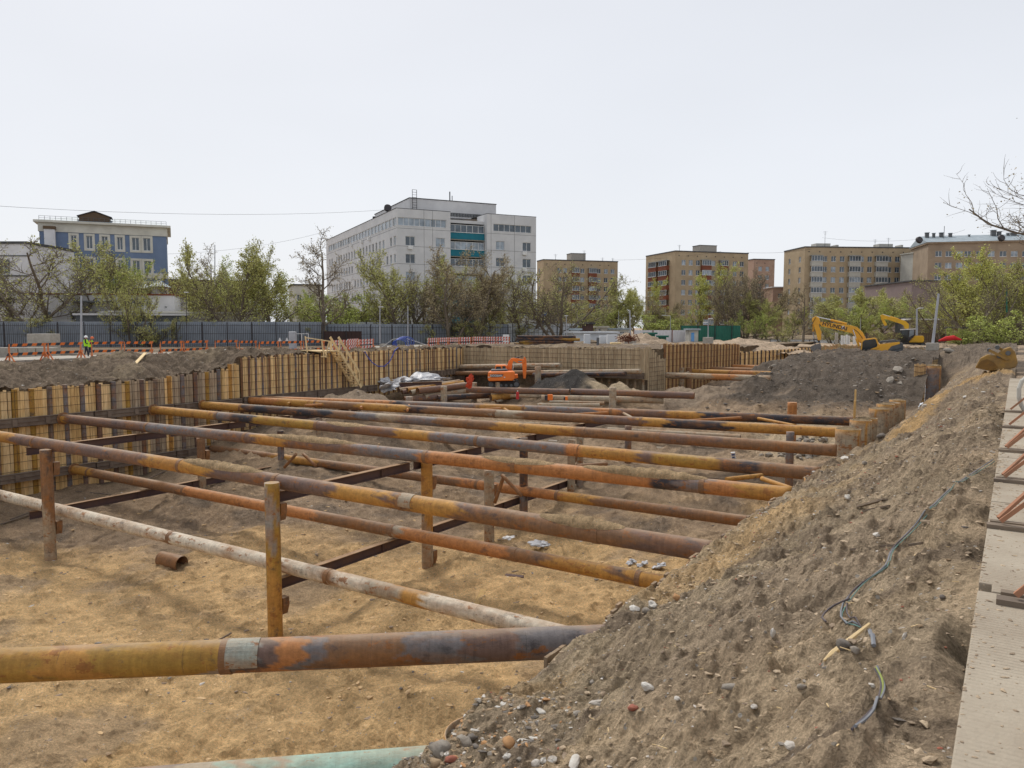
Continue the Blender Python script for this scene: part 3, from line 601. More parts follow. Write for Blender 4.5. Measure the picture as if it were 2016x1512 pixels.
# ---------- I-beams under the struts ----------
def ibeam(p,q,l,h=.34,wd=.24,g='I-beams running lengthwise under the struts'):
    p=Vector(p); q=Vector(q); mid=(p+q)/2; d=q-p; L=d.length; rot=d.to_track_quat('X','Z').to_euler()
    m=MB(); m.box((-L/2,-.012,-h/2),(L/2,.012,h/2)); m.box((-L/2,-wd/2,h/2),(L/2,wd/2,h/2+.02),mi=1); m.box((-L/2,-wd/2,-h/2-.02),(L/2,wd/2,-h/2))
    n=max(1,int(L/2.4))
    for i in range(n): 
        x=-L/2+(i+.5)*L/n; m.box((x-.01,-wd/2+.01,-h/2),(x+.01,-.013,h/2)); m.box((x-.01,.013,-h/2),(x+.01,wd/2-.01,h/2))
    o=m.build('i_beam',['beam','flange'],loc=mid,rot=rot,local=True); return tag(o,l,'steel beam',g)
NA=['front','second','third','fourth','fifth','farthest']
for x,lb in ((-21.3,'central'),(-39.0,'left')):
    yy=[17.0,24.4,29.6,33.0,38.2,44.5]
    for i in range(5):
        ibeam((x,yy[i]+.15,-5.93),(x,yy[i+1]-.1,-5.93),f'{NA[i]} upper I-beam of the {lb} row, under the upper struts')
        ibeam((x,yy[i]+.15,-9.02),(x,yy[i+1]-.1,-9.02),f'{NA[i]} lower I-beam of the {lb} row, just above the pit floor')
# ---------- sand drifts lying on the struts ----------
def drift(o_p,o_q,x0,x1,l,hh=.17,r=R_):
    p=Vector(o_p); q=Vector(o_q); d=(q-p).normalized(); s=d.cross(Vector((0,0,1))).normalized()
    def P(X):
        r_=ray(X,642); dd=q-p; den=r_[0]*dd.y-r_[1]*dd.x; t=(p.x*r_[1]-p.y*r_[0])/den; return t
    t0,t1=P(x0),P(x1); n=46; mm=9; vs=[]
    for i in range(n+1):
        t=t0+(t1-t0)*i/n; c=p+(q-p)*t; e=math.sin(math.pi*i/n)**.6
        for j in range(mm):
            a=math.radians(62)*(j/(mm-1)*2-1)*(.25+.75*e); k=1-abs(j/(mm-1)*2-1)**1.5
            rr=r+.004+ (hh*(.55+.9*abs(vnoise(np.array([i*.45+x0]),np.array([1.]))[0]))*e+.03*vnoise(np.array([i*.9]),np.array([j*.8]))[0]*e)*k
            vs.append(c+s*math.sin(a)*rr+Vector((0,0,math.cos(a)*rr)))
    fs=[(i*mm+j,(i+1)*mm+j,(i+1)*mm+j+1,i*mm+j+1) for i in range(n) for j in range(mm-1)]
    m=MB(); m.add(vs,fs,c=(.56,.40,.23)); o=m.build('sand_drift','soil',loc=(Vector(vs[0])+Vector(vs[-1]))/2,smooth=True); tag(o,l,'sand',kind='stuff')
e1=ends(17.0,17.6,Z1); e2=ends(22.5,25.0,Z1)
drift(*e1,355,510,'ridge of sand lying on the nearest strut at the left'); drift(*e1,1065,1235,'hump of sand lying on the nearest strut at the right')
drift(*e2,520,700,'long ridge of sand on the left of the second strut'); drift(*e2,950,1095,'low sand drift on the second strut in the middle',.1); drift(*e2,1150,1400,'long sand drift on the right of the second strut',.22)
drift(*ends(28.1,29.2,Z1),640,720,'faint sand film on the third strut',.06)
# ================= SHEETED WALLS =================
def board_panel(P0,dirv,out,width,ztop,zbot,nb,colf,wall):
    m=MB(); w1=width/nb
    for i in range(nb):
        zt=ztop+random.uniform(-.13,.09); off=random.uniform(0,.03); c=colf()
        a=P0+dirv*(w1*i+.008); b=P0+dirv*(w1*(i+1)-.008); tl=random.uniform(-.02,.02)
        q=[a-out*.02+out*off*0,b-out*.02,b+out*(.03+off),a+out*(.03+off)]
        vs=[(v.x,v.y,zbot) for v in q]+[(v.x+dirv.x*tl,v.y+dirv.y*tl,zt) for v in q]
        m.add(vs,[(0,3,2,1),(4,5,6,7),(0,1,5,4),(1,2,6,5),(2,3,7,6),(3,0,4,7)],c)
    return m.build('board_panel','board',parent=wall)
def sheet_wall(name,label,A,B,out,topf,botf,spacing,pile_r,colf,pilecol,net=(.5,1.8),tilt=.03,group=None,soldier=True,nbr=(3,5)):
    A=Vector((*A,0)); B=Vector((*B,0)); out=Vector((*out,0)); L=(B-A).length; d=(B-A)/L
    e=empty(name,((A+B)/2+Vector((0,0,topf(L/2)))),label=label,cat='retaining wall',group=group)
    n=int(L/spacing)
    for i in range(n):
        s=(i+.5)*L/n; pw=pile_r*2; c=A+d*(s-spacing/2+pw/2)+out*.0; 
        if soldier:
            m=MB(); tl=random.uniform(-tilt,tilt); zt=topf(s)+random.uniform(-.05,.08); zb=botf(s)
            m.tube(c+Vector((0,0,zb))+out*.02,c+Vector((d.x*tl*2,d.y*tl*2,zt))+out*.02,pile_r,n=10,c=pilecol(i)); m.build('steel_pile','rust',parent=e,smooth=False)
        st=s-spacing/2+(pw*.75 if soldier else 0)
        board_panel(A+d*st,d,out,L/n-(pw*.75 if soldier else 0),topf(s),botf(s),random.randint(*nbr),lambda:colf(s),e)
    if net:
        m=MB(); o_=out*(pile_r+.05)
        zt=max(topf(L*k/10) for k in range(11)); zb=min(botf(L*k/10) for k in range(11)); z=zt-.25
        while z>zb:
            pts=[]
            for k in range(int(L/1.5)+1):
                s=min(L,k*1.5)
                if topf(s)>z: pts.append(A+d*s+o_+Vector((0,0,z+random.uniform(-.02,.02))))
                elif len(pts)>1: m.path(pts,.014,n=3); pts=[]
                else: pts=[]
            if len(pts)>1: m.path(pts,.014,n=3)
            z-=net[0]
        s=.1
        while s<L:
            q=A+d*s+o_*1.05; m.tube(q+Vector((0,0,botf(s)+.1)),q+Vector((0,0,topf(s)-.03)),.011,n=3,caps=False); s+=net[1]
        m.build('reinforcing_mesh','rebar',parent=e)
    return e
def yel(s):
    k=random.uniform(.75,1.1); 
    return random.choice([(.78*k,.55*k,.27*k),(.84*k,.62*k,.34*k),(.70*k,.47*k,.21*k)])
def near_col(s):
    if 12<s<19.5 and random.random()<.8: k=random.uniform(.7,1.1); return (.44*k,.35*k,.25*k)
    return yel(s)
def pc_near(i): return random.choice([PC['G'],PC['G'],PC['B'],PC['Y'],PC['P'],(.13,.12,.12),(.18,.14,.11),PC['O']])
w1=sheet_wall('retaining_wall','near left pit wall of yellow boards between steel piles, two beams along it',(-47,2),(-47,35.1),(1,0),lambda s:float(wtop(s+2))+.02,lambda s:-9.7,.93,.15,lambda s:near_col(s+2-13.5),pc_near)
def col2(s):
    k=random.uniform(.7,1.1)
    return (.80*k,.58*k,.30*k) if random.random()<.85 else (.3*k,.2*k,.12*k)
w2=sheet_wall('retaining_wall','far left pit wall of tall yellow boards behind the timber stairs',(-47,35.2),(-47,62),(1,0),lambda s:float(wtop(s+35.2))+.05,lambda s:-7.6,.62,.09,col2,lambda i:random.choice([PC['B'],PC['P'],PC['G'],(.1,.07,.06)]),net=(.55,1.1))
def dirty(s): k=random.uniform(.8,1.1); return (.47*k,.375*k,.25*k)
w3=sheet_wall('retaining_wall','end wall of the pit, soil coloured behind a close grid of reinforcing bars',(-47,62),(-26.8,62),(0,-1),lambda s:-2.12+.012*s+.03*math.sin(s*1.7),lambda s:-4.7,1.0,.1,dirty,lambda i:(.2,.16,.12),net=(.42,.42),soldier=False,nbr=(2,4))
w4=sheet_wall('retaining_wall','boarded side wall of the farther pit with vertical rusty piles',(-26.8,65.5),(-25.5,84),(1,0),lambda s:-1.62-.02*s,lambda s:-7,.8,.14,lambda s:random.choice([(.52,.34,.16),(.60,.41,.20),(.42,.27,.13)]),lambda i:PC['B'],net=(.6,1.5))
w5=sheet_wall('retaining_wall','low far wall of yellow boards beyond the rusty struts',(-25.5,84),(-22,108),(1,0),lambda s:-2.85,lambda s:-7,1.1,.13,yel,lambda i:PC['K'],net=(.6,2))
w6=sheet_wall('retaining_wall','farthest boarded wall behind the yellow excavator',(-22,108),(-5,101),(-.3,-1),lambda s:-2.35-.02*s if s>2 else -2.6,lambda s:-7,.9,.1,lambda s:(.52*random.uniform(.8,1.1),.35,.19),lambda i:PC['B'],net=(.5,.6),soldier=False)
grid('far_terrace',np.linspace(-26.5,-6.2,60),np.linspace(109,141.2,60),lambda x,y:-2.75+fbm(x,y,.3,3)*.4,lambda X,Y,Z:one(EARTH*1.4,X),{'y0':-7})
# narrow gap with slipped earth at the corner
w7=sheet_wall('retaining_wall','short upright boarded return at the corner of the end wall',(-26.8,62),(-26.6,65.4),(1,0),lambda s:-1.75-.45*s if s<2.6 else -2.9,lambda s:-6.5,.5,.08,dirty,lambda i:PC['B'],net=(.4,.4),soldier=False)
# wales
def wale(A,B,z,h,l,seg=5.8,parent=None,out=.3):
    A=Vector((*A,z)); B=Vector((*B,z)); L=(B-A).length; d=(B-A)/L; n=max(1,round(L/seg))
    for i in range(n):
        m=MB(); a=A+d*(L*i/n+.04); b=A+d*(L*(i+1)/n-.04); mm=(a+b)/2
        dz=random.uniform(-.04,.04); a=a+Vector((0,0,dz)); b=b+Vector((0,0,dz))
        m.bar(a,b,out,.03); m.bar(a+Vector((0,0,h/2)),b+Vector((0,0,h/2)),out,.03); m.bar(a-Vector((0,0,h/2)),b-Vector((0,0,h/2)),out,.03)
        s=d.cross(Vector((0,0,1)))*(out/2-.06)
        m.bar(a+s,b+s,.02,h-.03); m.bar(a-s,b-s,.02,h-.03)
        for k in range(3): 
            c=a+(b-a)*((k+.5)/3); sd=d.cross(Vector((0,0,1)))*(out/2+.01)
            m.bar(c+sd-d*.12,c+sd+d*.12,.02,h*.8)
        m.build('wale_beam','wale',parent=parent)
wale((-46.62,3),(-46.62,35),Z1-.02,.46,'',parent=w1); wale((-46.62,3),(-46.62,35),Z2-.05,.46,'',parent=w1)
wale((-46.62,35.1),(-46.62,49),Z1-.02,.5,'',parent=w2); wale((-46.6,54),(-46.6,61.6),-4.55,.5,'',parent=w2,seg=1.6); wale((-46.6,52.5),(-46.6,61.6),-5.25,.5,'',parent=w2,seg=1.6)
wale((-46.9,61.72),(-27,61.72),-4.35,.5,'',parent=w3,seg=5)
# posts under the end wall; boards behind coloured dark as the recess's shade
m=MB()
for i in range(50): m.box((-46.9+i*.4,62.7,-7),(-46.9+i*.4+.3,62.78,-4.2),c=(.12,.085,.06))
m.build('recess_shade_board','board',parent=w3)
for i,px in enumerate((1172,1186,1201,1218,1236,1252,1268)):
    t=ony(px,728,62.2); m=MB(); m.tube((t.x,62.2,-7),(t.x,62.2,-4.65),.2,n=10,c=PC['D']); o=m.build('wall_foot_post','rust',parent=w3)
# pipes along the end wall
pipe(ony(905,722,60.6),ony(1105,719,60.6),.22,[(0,'D'),(.6,'C')],'long dusty pipe carried along the end wall, upper of three',name='wall_pipe')
pipe(ony(895,735,60.2),ony(1262,731,60.2),.21,[(0,'B'),(.5,'D')],'long pipe crossing behind the orange excavator, middle of three',name='wall_pipe')
pipe(ony(1050,738,59.7),ony(1232,736,59.7),.2,[(0,'K')],'blackened pipe low in front of the end wall posts',name='wall_pipe')
# struts of the farther pit
FS=[(694,'B',1412,1606,'topmost rusty strut of the farther pit'),(697,'R',1410,1600,'second strut down in the farther pit, orange'),(700,'P',1408,1625,'third strut down in the farther pit'),(709,'K',1322,1640,'dark thick strut spanning the farther pit'),
 (716,'C',1330,1610,'pale strut just below the dark one in the farther pit'),(721,'R',1312,1600,'orange strut in the middle of the farther pit'),(727,'B',1318,1590,'brown strut low in the farther pit'),(733,'O',1290,1500,'ochre strut near the mouth of the farther pit'),(742,'D',1285,1480,'lowest pale strut at the mouth of the farther pit')]
for y,c,x0,x1,l in FS:
    p=onz(1400,y,-4.4); xe=-26.2 if p.y<84 else -23.5
    r_=ray(x1+40,642); xr=min(-6.6,(p.y+.5)*r_[0]/r_[1]) if p.y<100 else -9
    pipe((xe,p.y,-4.4),(xr,p.y+.5,-4.4),.27,[(0,c),(.45,'R' if c!='R' else 'B'),(.7,c)],l,group='struts of the farther pit',n=12)
for px,y,l in ((1341,738,'grey'),(1356,738,'rusty'),(1393,710,'light'),(1308,745,'squat grey')):
    t=atd(px,y-14,72 if px!=1393 else 96); m=MB(); m.tube((t.x,t.y,-7),(t.x,t.y,t.z),.3,n=10,c=PC['D' if px!=1356 else 'B']); tag(m.build('support_post','rust',loc=t),f'{l} post holding the struts of the farther pit','post','posts carrying the struts')
pipe(atd(1326,744,70),atd(1356,733,71),.12,[(0,'C')],'white squared bar leaning on the farther pit struts',name='leaning_bar',cat='bar',n=4)
# ================= RIGHT-HAND PILE ROW =================
def pile(x,y,top,r,l,fill=-.12,bot=-11,seed=0,c='D'):
    e=empty('pipe_pile',(x,y,top),label=l,cat='pile',group='pipe piles along the bank')
    m=MB(); n=28; ri=r-.025; vs=[];cs=[]
    zs=[bot,top-1.6,top-.8,top-.3,top]
    for z in zs:
        for j in range(n):
            a=2*math.pi*j/n; vs.append((x+r*math.cos(a),y+r*math.sin(a),z)); cs.append(PC['O'] if (z>top-.03 or (j*7+seed)%13<1) else PC[c])
    for z in (top,top-.5):
        for j in range(n): a=2*math.pi*j/n; vs.append((x+ri*math.cos(a),y+ri*math.sin(a),z)); cs.append(PC['D'] if z==top else PC['B'])
    k=len(zs); fs=[(i*n+j,i*n+(j+1)%n,(i+1)*n+(j+1)%n,(i+1)*n+j) for i in range(k+1) for j in range(n)]
    m.add(vs,fs,cs); m.build('casing','rust',parent=e,smooth=True)
    m=MB(); rr=[0,.4,.75,1.0]; vs=[(x,y,top+fill+.1)]
    for q in rr[1:]:
        for j in range(n): a=2*math.pi*j/n; vs.append((x+ri*q*math.cos(a),y+ri*q*math.sin(a),top+fill+(1-q)*.1+random.uniform(-.03,.04)))
    fs=[(0,1+j,1+(j+1)%n) for j in range(n)]+[(1+i*n+j,1+(i+1)*n+j,1+(i+1)*n+(j+1)%n,1+i*n+(j+1)%n) for i in range(2) for j in range(n)]
    m.add(vs,fs,c=(.34,.25,.15)); m.build('soil_fill','soil',parent=e,smooth=True)
    return e
ORD=['front','second','third','fourth','fifth','sixth','seventh','eighth','ninth','tenth','eleventh','twelfth','thirteenth']
ysn=[5.6,7.6,9.7,11.9,14.0,16.2,18.5,20.7,22.9,25.2,27.5,29.8]
for i,y in enumerate(ysn):
    z=-4.86+.05*math.sin(i*2.3)
    pile(-5.5,y,float(bank_z(np.array([-5.85]),np.array([float(y)]))[0])+(.03 if i in(1,5,8,9,10) else -.16),.48,f'{ORD[i]} ring shaped pile top sunk in the edge of the bank',fill=-.3 if i in(0,2,6) else -.1,seed=i)
    if i<len(ysn)-1:
        m=MB(); y1=ysn[i+1]
        for k in range(5):
            a=y+.52+k*(y1-y-1.04)/5; b=a+(y1-y-1.04)/5-.015; zt=float(bank_z(np.array([-6.05]),np.array([a]))[0])+random.uniform(0,.1)
            m.box((-6.15,a,-9.5),(-6.09,b,zt),c=random.choice([(.30,.22,.15),(.22,.17,.13),(.26,.2,.14)]))
        tag(m.build('lagging_boards','board',loc=(-6.27,(y+y1)/2,z)),f'{ORD[i]} strip of lagging boards between the sunken pile rings','boards','lagging boards between the bank piles')
for i,(px,r,top,l) in enumerate([(1676,.56,-4.78,'large pile standing clear at the right ends of the far struts'),(1700,.52,-4.72,'grey pile just behind the large front one'),(1711,.53,-4.8,'taller stained pile in the middle of the exposed group'),(1735,.54,-4.7,'light grey pile in the middle of the exposed group'),(1747,.5,-4.65,'broad pale pile with sand on its cut top'),(1759,.5,-4.8,'rusty pile with dark interior near the back of the group'),(1770,.5,-4.85,'rearmost rust brown pile of the exposed group')]):
    t=onx(px,800,-6.3); t.y=max(t.y,36); pile(-6.4,t.y,top-.0,r,l,fill=-.02 if i not in (5,) else -.3,seed=i,c='C' if i in(0,1,3) else 'D')
pile(-5.66,71.9,-3.3,.56,'tall lone pile beside the golden sand',fill=.05,c='G')
m=MB()
for k in range(5):
    a=gz(1803.5+k*4.6,63.2,0); b=gz(1807.6+k*4.6,63.2,0); m.bar((a.x,a.y,-4.75),(b.x,b.y,-4.75),.05,3.2+random.uniform(-.1,.1),c=(.55,.38,.2))
e=tag(m.build('lagging_boards','board',loc=gz(1815,63.2,-4.7)),'upright yellow boards beside the tall lone pile, tied with rebar','boards','lagging boards between the bank piles')
m=MB(); 
for k in range(7): z=-3.3-k*.45; a=gz(1802,63.1,0); b=gz(1828,63.1,0); m.path([(a.x,a.y,z),((a.x+b.x)/2,(a.y+b.y)/2,z-.1),(b.x,b.y,z)],.022,n=4)
m.build('rebar_ties','rebar',parent=e)
p=onx(1683,845,-6.9); m=MB(); m.box((p.x-.1,p.y,-6.6),(p.x-.04,p.y+.22,-3.9),c=(.55,.36,.14)); tag(m.build('upright_board','board',loc=(p.x,p.y,-5)),'shorter upright yellow board standing at the strut ends','board')
m=MB(); m.box((p.x-.12,p.y+.26,-6.6),(p.x-.06,p.y+.5,-3.35),c=(.62,.45,.2)); tag(m.build('upright_board','board',loc=(p.x,p.y+.3,-5)),'taller upright yellow board standing at the strut ends','board')
# ================= BUILDINGS =================
MAT['blue']=mat('blue_tiles',(.16,.215,.33),(.13,.18,.28),.5,.6,.1)
MAT['brick']=mat('yellow_brick',(.44,.345,.225),(.35,.27,.175),.35,.9,.15)
MAT['brickb']=mat('brown_brick',(.34,.265,.19),(.26,.2,.145),.35,.9,.15)
MAT['redpanel']=mat('red_brown_panel',(.23,.075,.04),(.17,.06,.035),1,.8)
MAT['teal']=mat('teal_panel',(.01,.17,.23),(.012,.14,.19),1,.6)
MAT['palepanel']=mat('pale_panel',(.5,.49,.44),(.42,.41,.37),1,.8)
MAT['pink']=mat('pink_brick',(.42,.29,.22),(.35,.23,.17),.4,.9)
MAT['mauve']=mat('mauve_wall',(.25,.195,.185),(.2,.155,.15),.4,.9)
MAT['browngable']=mat('brown_cladding',(.13,.085,.05),(.1,.065,.04),2,.8)
MAT['joint']=mat('joint_dark',(.13,.13,.13),(.1,.1,.1),2,.9)
class Bld:
    """front runs from corner C along d1 (to the right); depth runs along d2 (away)"""
    def __init__(s,name,label,C,d1,d2,z0=-2.7,group=None,cat='building'):
        s.C=Vector((C.x,C.y,0)); s.d1=Vector((d1.x,d1.y,0)).normalized(); s.d2=Vector((d2.x,d2.y,0)).normalized(); s.z0=z0
        s.e=empty(name,(C.x,C.y,z0),label=label,cat=cat,group=group)
    def P(s,a,b,z): v=s.C+s.d1*a+s.d2*b; v.z=z; return v
    def M(s): return Matrix(((s.d1.x,s.d2.x,0,s.C.x),(s.d1.y,s.d2.y,0,s.C.y),(0,0,1,0),(0,0,0,1)))
    def box(s,a0,a1,b0,b1,z0,z1,name,m,parent=None):
        q=MB().box((a0,b0,z0),(a1,b1,z1),M=s.M()); return q.build(name,m,parent=parent or s.e)
    def s_at(s,px,b=0):   # distance along the front at which column px meets the plane b
        r=ray(px,642); P=s.C+s.d2*b; den=r[0]*s.d1.y-r[1]*s.d1.x; return (P.x*r[1]-P.y*r[0])/den
    def b_at(s,px,a=0):
        r=ray(px,642); P=s.C+s.d1*a; den=r[0]*s.d2.y-r[1]*s.d2.x; return (P.x*r[1]-P.y*r[0])/den
    def z_at(s,px,py,a=0,b=0):
        P=s.P(a,b,0); r=ray(px,py); D=-P.x*math.sin(YAW)+P.y*math.cos(YAW); return r[2]*D/r[3]
    def wall(s,A,B,z0,z1,wins,m,name='wall',rec=.22,frame='white',panes='glass'):
        """A,B (a,b) local end points, left to right as seen from outside; wins (s0,s1,zb,zt,mullions)"""
        A=s.P(*A,0); B=s.P(*B,0); L=(B-A).length; d=(B-A)/L; inn=Vector((-d.y,d.x,0))
        xs=sorted({0.,round(L,4)}|{round(v,4) for w_ in wins for v in w_[:2]}); zs=sorted({z0,z1}|{round(v,4) for w_ in wins for v in w_[2:4]})
        q=MB()
        for i in range(len(xs)-1):
            cx=(xs[i]+xs[i+1])/2
            cw=[w_ for w_ in wins if w_[0]<cx<w_[1]]
            for j in range(len(zs)-1):
                cz=(zs[j]+zs[j+1])/2
                if any(w_[2]<cz<w_[3] for w_ in cw): continue
                a=A+d*xs[i]; b=A+d*xs[i+1]; q.add([(a.x,a.y,zs[j]),(b.x,b.y,zs[j]),(b.x,b.y,zs[j+1]),(a.x,a.y,zs[j+1])],[(0,1,2,3)])
        for (s0,s1,zb,zt,*_) in wins:
            a=A+d*s0; b=A+d*s1; ai=a+inn*rec; bi=b+inn*rec
            vs=[(a.x,a.y,zb),(b.x,b.y,zb),(b.x,b.y,zt),(a.x,a.y,zt),(ai.x,ai.y,zb),(bi.x,bi.y,zb),(bi.x,bi.y,zt),(ai.x,ai.y,zt)]
            q.add(vs,[(0,1,5,4),(1,2,6,5),(2,3,7,6),(3,0,4,7)])
        o=q.build(name,m,parent=s.e)
        ang=math.atan2(d.y,d.x)
        for (s0,s1,zb,zt,mu,*op) in wins:
            sty=op[0] if op else 0
            pos=A+d*((s0+s1)/2)+inn*(rec-.05); pos.z=(zb+zt)/2
            window(s.e,pos,ang,round(s1-s0,2),round(zt-zb,2),mu,frame,'paneglass' if sty==1 else panes)
        return o
WC={}
def window(par,pos,ang,w_,h,mu,frame='white',panes='glass',name='window'):
    k=(w_,h,mu,frame,panes)
    if k not in WC:
        q=MB(); t=.07
        q.box((-w_/2,-.04,-h/2),(-w_/2+t,.04,h/2)); q.box((w_/2-t,-.04,-h/2),(w_/2,.04,h/2)); q.box((-w_/2+t,-.04,h/2-t),(w_/2-t,.04,h/2)); q.box((-w_/2+t,-.04,-h/2),(w_/2-t,.04,-h/2+t))
        for i in range(1,mu+1):
            x=-w_/2+w_*i/(mu+1); q.box((x-.04,-.03,-h/2+t),(x+.04,.03,h/2-t))
        q.box((-w_/2-.05,-.22,-h/2-.05),(w_/2+.05,-.045,-h/2-.001))
        f=q.build(name,frame,local=True); 
        g=MB(); g.box((-w_/2+t*.5,-.005,-h/2+t*.5),(w_/2-t*.5,.012,h/2-t*.5)); p=g.build('pane',panes,parent=f,local=True)
        # curtains or blinds just behind the glass of some windows
        WC[k]=(f,p); first=True
    else: first=False
    f,p=WC[k]
    if not first:
        f2=f.copy(); p2=p.copy(); col.objects.link(f2); col.objects.link(p2); p2.parent=f2; f,p=f2,p2
        if random.random()<.3 and panes=='glass':
            p.material_slots[0].link='OBJECT'; p.material_slots[0].material=MAT['paneglass']
    f.parent=par; f.location=pos-par.location; f.rotation_euler=(0,0,ang); return f
def isect(px,P,d):
    r=ray(px,642); den=r[0]*d.y-r[1]*d.x; s=(P.x*r[1]-P.y*r[0])/den; return P+d*s
def frame_from(pxc,D,pxl,yl,pxr,yr,yc):
    C=atd(pxc,yc,D); z=C.z
    Lp=ray(pxl,yl); Lp=Vector((Lp[0],Lp[1],0))*(z/Lp[2]) ; Rp=ray(pxr,yr); Rp=Vector((Rp[0],Rp[1],0))*(z/Rp[2])
    d1=(Rp-Vector((C.x,C.y,0))).normalized(); d2=(Lp-Vector((C.x,C.y,0))).normalized()
    # square the corner, keeping the average direction
    pr=Vector((-d1.y,d1.x,0)); 
    av=(pr+d2).normalized(); return C,Vector((av.y,-av.x,0)),av,z
# ---- large grey-white slab ----
C,d1,d2,zr=frame_from(780,145,645,490,1055,432,410)
B=Bld('institute_building','large grey white panel block with a teal balcony stack in the middle',C,d1,d2)
LL=B.b_at(645); a1=B.s_at(888); a2=B.s_at(959); a3=B.s_at(1055)
fl=(zr+2.7-1.5)/7.0; wl=[]; zt0=zr-1.6
for k in range(24):
    s0=LL*(k+.06)/24; wl.append((s0,LL*(k+.97)/24,zt0-1.5,zt0,1,1 if k%3 else 0))
for fz in range(1,7):
    zt=zt0-fl*fz-.15
    for k in range(24):
        if (k+fz)%9==4: continue
        s0=LL*(k+.3)/24; wl.append((s0,s0+LL/24*.52,zt-1.65,zt,1))
wl=[w_ for w_ in wl if w_[0]>2][:100]
B.wall((0,LL),(0,0),-2.7,zr,wl,'greywall')
def fw(a0,a1,pat,sh=0):
    o=[]
    L_=a1-a0
    o.append((L_*.03,L_*.92,zt0-1.5,zt0,8,1))
    for fz in range(1,7):
        zt=zt0-fl*fz-.15
        for p in pat: o.append((L_*p,L_*p+1.9,zt-1.75,zt,1,random.choice([0,1])))
    return o
B.wall((0,0),(a1,0),-2.7,zr,fw(0,a1,(.16,.72)),'greywall')
zr2=B.z_at(959,421,a2,0)
B.wall((a2,0),(a3,0),-2.7,zr2,[( (a3-a2)*.13,(a3-a2)*.9,zt0-1.55,zt0-.1,6,0)]+[((a3-a2)*p,(a3-a2)*p+1.9,zt0-fl*f_-1.9,zt0-fl*f_-.15,1) for f_ in range(1,7) for p in (.18,.72)],'greywall')
bd=min(9,max(4,B.b_at(940,a2)))
B.wall((a1,bd),(a2,bd),-2.7,zr-1.5,[((a2-a1)*.15,(a2-a1)*.8,zt0-fl*f_-1.9,zt0-fl*f_-.2,2) for f_ in range(0,7)],'greywall')
B.wall((a2,bd),(a2,0),-2.7,zr2,[],'greywall',name='recess_wall'); B.wall((a1,0),(a1,bd),-2.7,zr,[],'greywall',name='recess_wall'); B.wall((a3,0),(a3,20),-2.7,zr2,[],'greywall',name='side_wall')
B.box(-.05,a1+.05,0,LL,zr,zr+.12,'roof','darkroof'); B.box(a2,a3+.05,0,20,zr2,zr2+.12,'roof','darkroof'); B.box(a1,a2,1.5,20,zr-1.8,zr-1.2,'lintel','greywall')
for f_ in range(0,7):
    zz=zt0-fl*f_-.2; W=a2-a1
    B.box(a1+.06,a2-.06,1.2,bd-.05,zz-3.35,zz-3.15,'balcony_floor','concrete')
    B.box(a1+.06,a2-.06,1.05,1.2,zz-3.15,zz-1.9,'balcony_parapet','teal' if f_ not in (2,3) else 'palepanel')
    if f_<5: window(B.e,B.P((a1+a2)/2,1.15,zz-1.1),math.atan2(d1.y,d1.x),round(W-.3,2),1.5,5,'white','glass','balcony_glazing')
# penthouse storey
p0=B.s_at(815,6); ph=B.z_at(815,390,p0,8); pe=B.s_at(977,8)
B.box(p0,pe,8,LL*.55,zr+.1,ph,'penthouse','greywall'); B.box(p0-.1,pe+.1,7.9,LL*.55+.1,ph,ph+.15,'penthouse_roof','darkroof')
for k in range(26): pass
q=MB()
for k in range(30): a=p0+1+(pe-p0)*1.0*k/30; q.box((a,5.9,zr+.12),(a+.45,6.3,zr+.75),M=B.M())
q.box((p0+1,6.0,zr+.75),(pe+1,6.15,zr+.85),M=B.M()); q.build('roof_railing','greypaint',parent=B.e)
q=MB(); q.box((p0+.3,7.2,zr),(p0+.38,7.3,ph+1.6),M=B.M()); q.box((p0+1.2,7.2,zr),(p0+1.28,7.3,ph+1.6),M=B.M())
for k in range(10): q.box((p0+.38,7.2,zr+.5+k*.5),(p0+1.2,7.25,zr+.56+k*.5),M=B.M())
q.build('roof_ladder','dark',parent=B.e)
q=MB(); m0=B.P(p0+9,9,ph); q.tube(m0,m0+Vector((0,0,2.1)),.12,n=6); q.tube(m0+Vector((.6,0,0)),m0+Vector((.6,0,1.2)),.08,n=6); q.build('antenna','greypaint',parent=B.e)
q=MB(); m0=B.P(0.8,18,zr+.1); q.tube(m0,m0+Vector((0,0,.7)),.3,n=8); m0=B.P(.8,8,zr); q.tube(m0,m0+Vector((0,0,1.0)),.05,n=6); q.tube(m0+Vector((-.1,0,1.0)),m0+Vector((.3,-.3,1.25)),.7,.75,n=12); q.build('satellite_dish','dark',parent=B.e)
for (a,b,z) in [(a1*.2,0,zt0-fl-2.3),(a3-3.2,0,zt0-fl*1-2.4),(a3-3.2,0,zt0-fl*2-2.4)]:
    B.box(a,a+.9,-.45,-.02,z-.3,z+.35,'air_conditioner','white')
for b in (24,26.5,33,18): B.box(-.5,-.02,b,b+.9,zt0-2.5-(b*7%3)*fl*.5,zt0-1.85-(b*7%3)*fl*.5,'air_conditioner','white')
q=MB()
for f_ in range(0,7):
    zz=zt0-fl*f_-2.05
    q.box((.02,-.015,zz),(a1,-.001,zz+.05),M=B.M()); q.box((a2,-.015,zz),(a3,-.001,zz+.05),M=B.M()); q.box((-.015,0,zz),(-.001,LL,zz+.05),M=B.M())
for a in (a1*.5,a1*.66,a2+(a3-a2)*.08,a2+(a3-a2)*.55): q.box((a,-.012,-2.7),(a+.05,-.001,zr2),M=B.M())
q.build('panel_joints','joint',parent=B.e)
INST=B
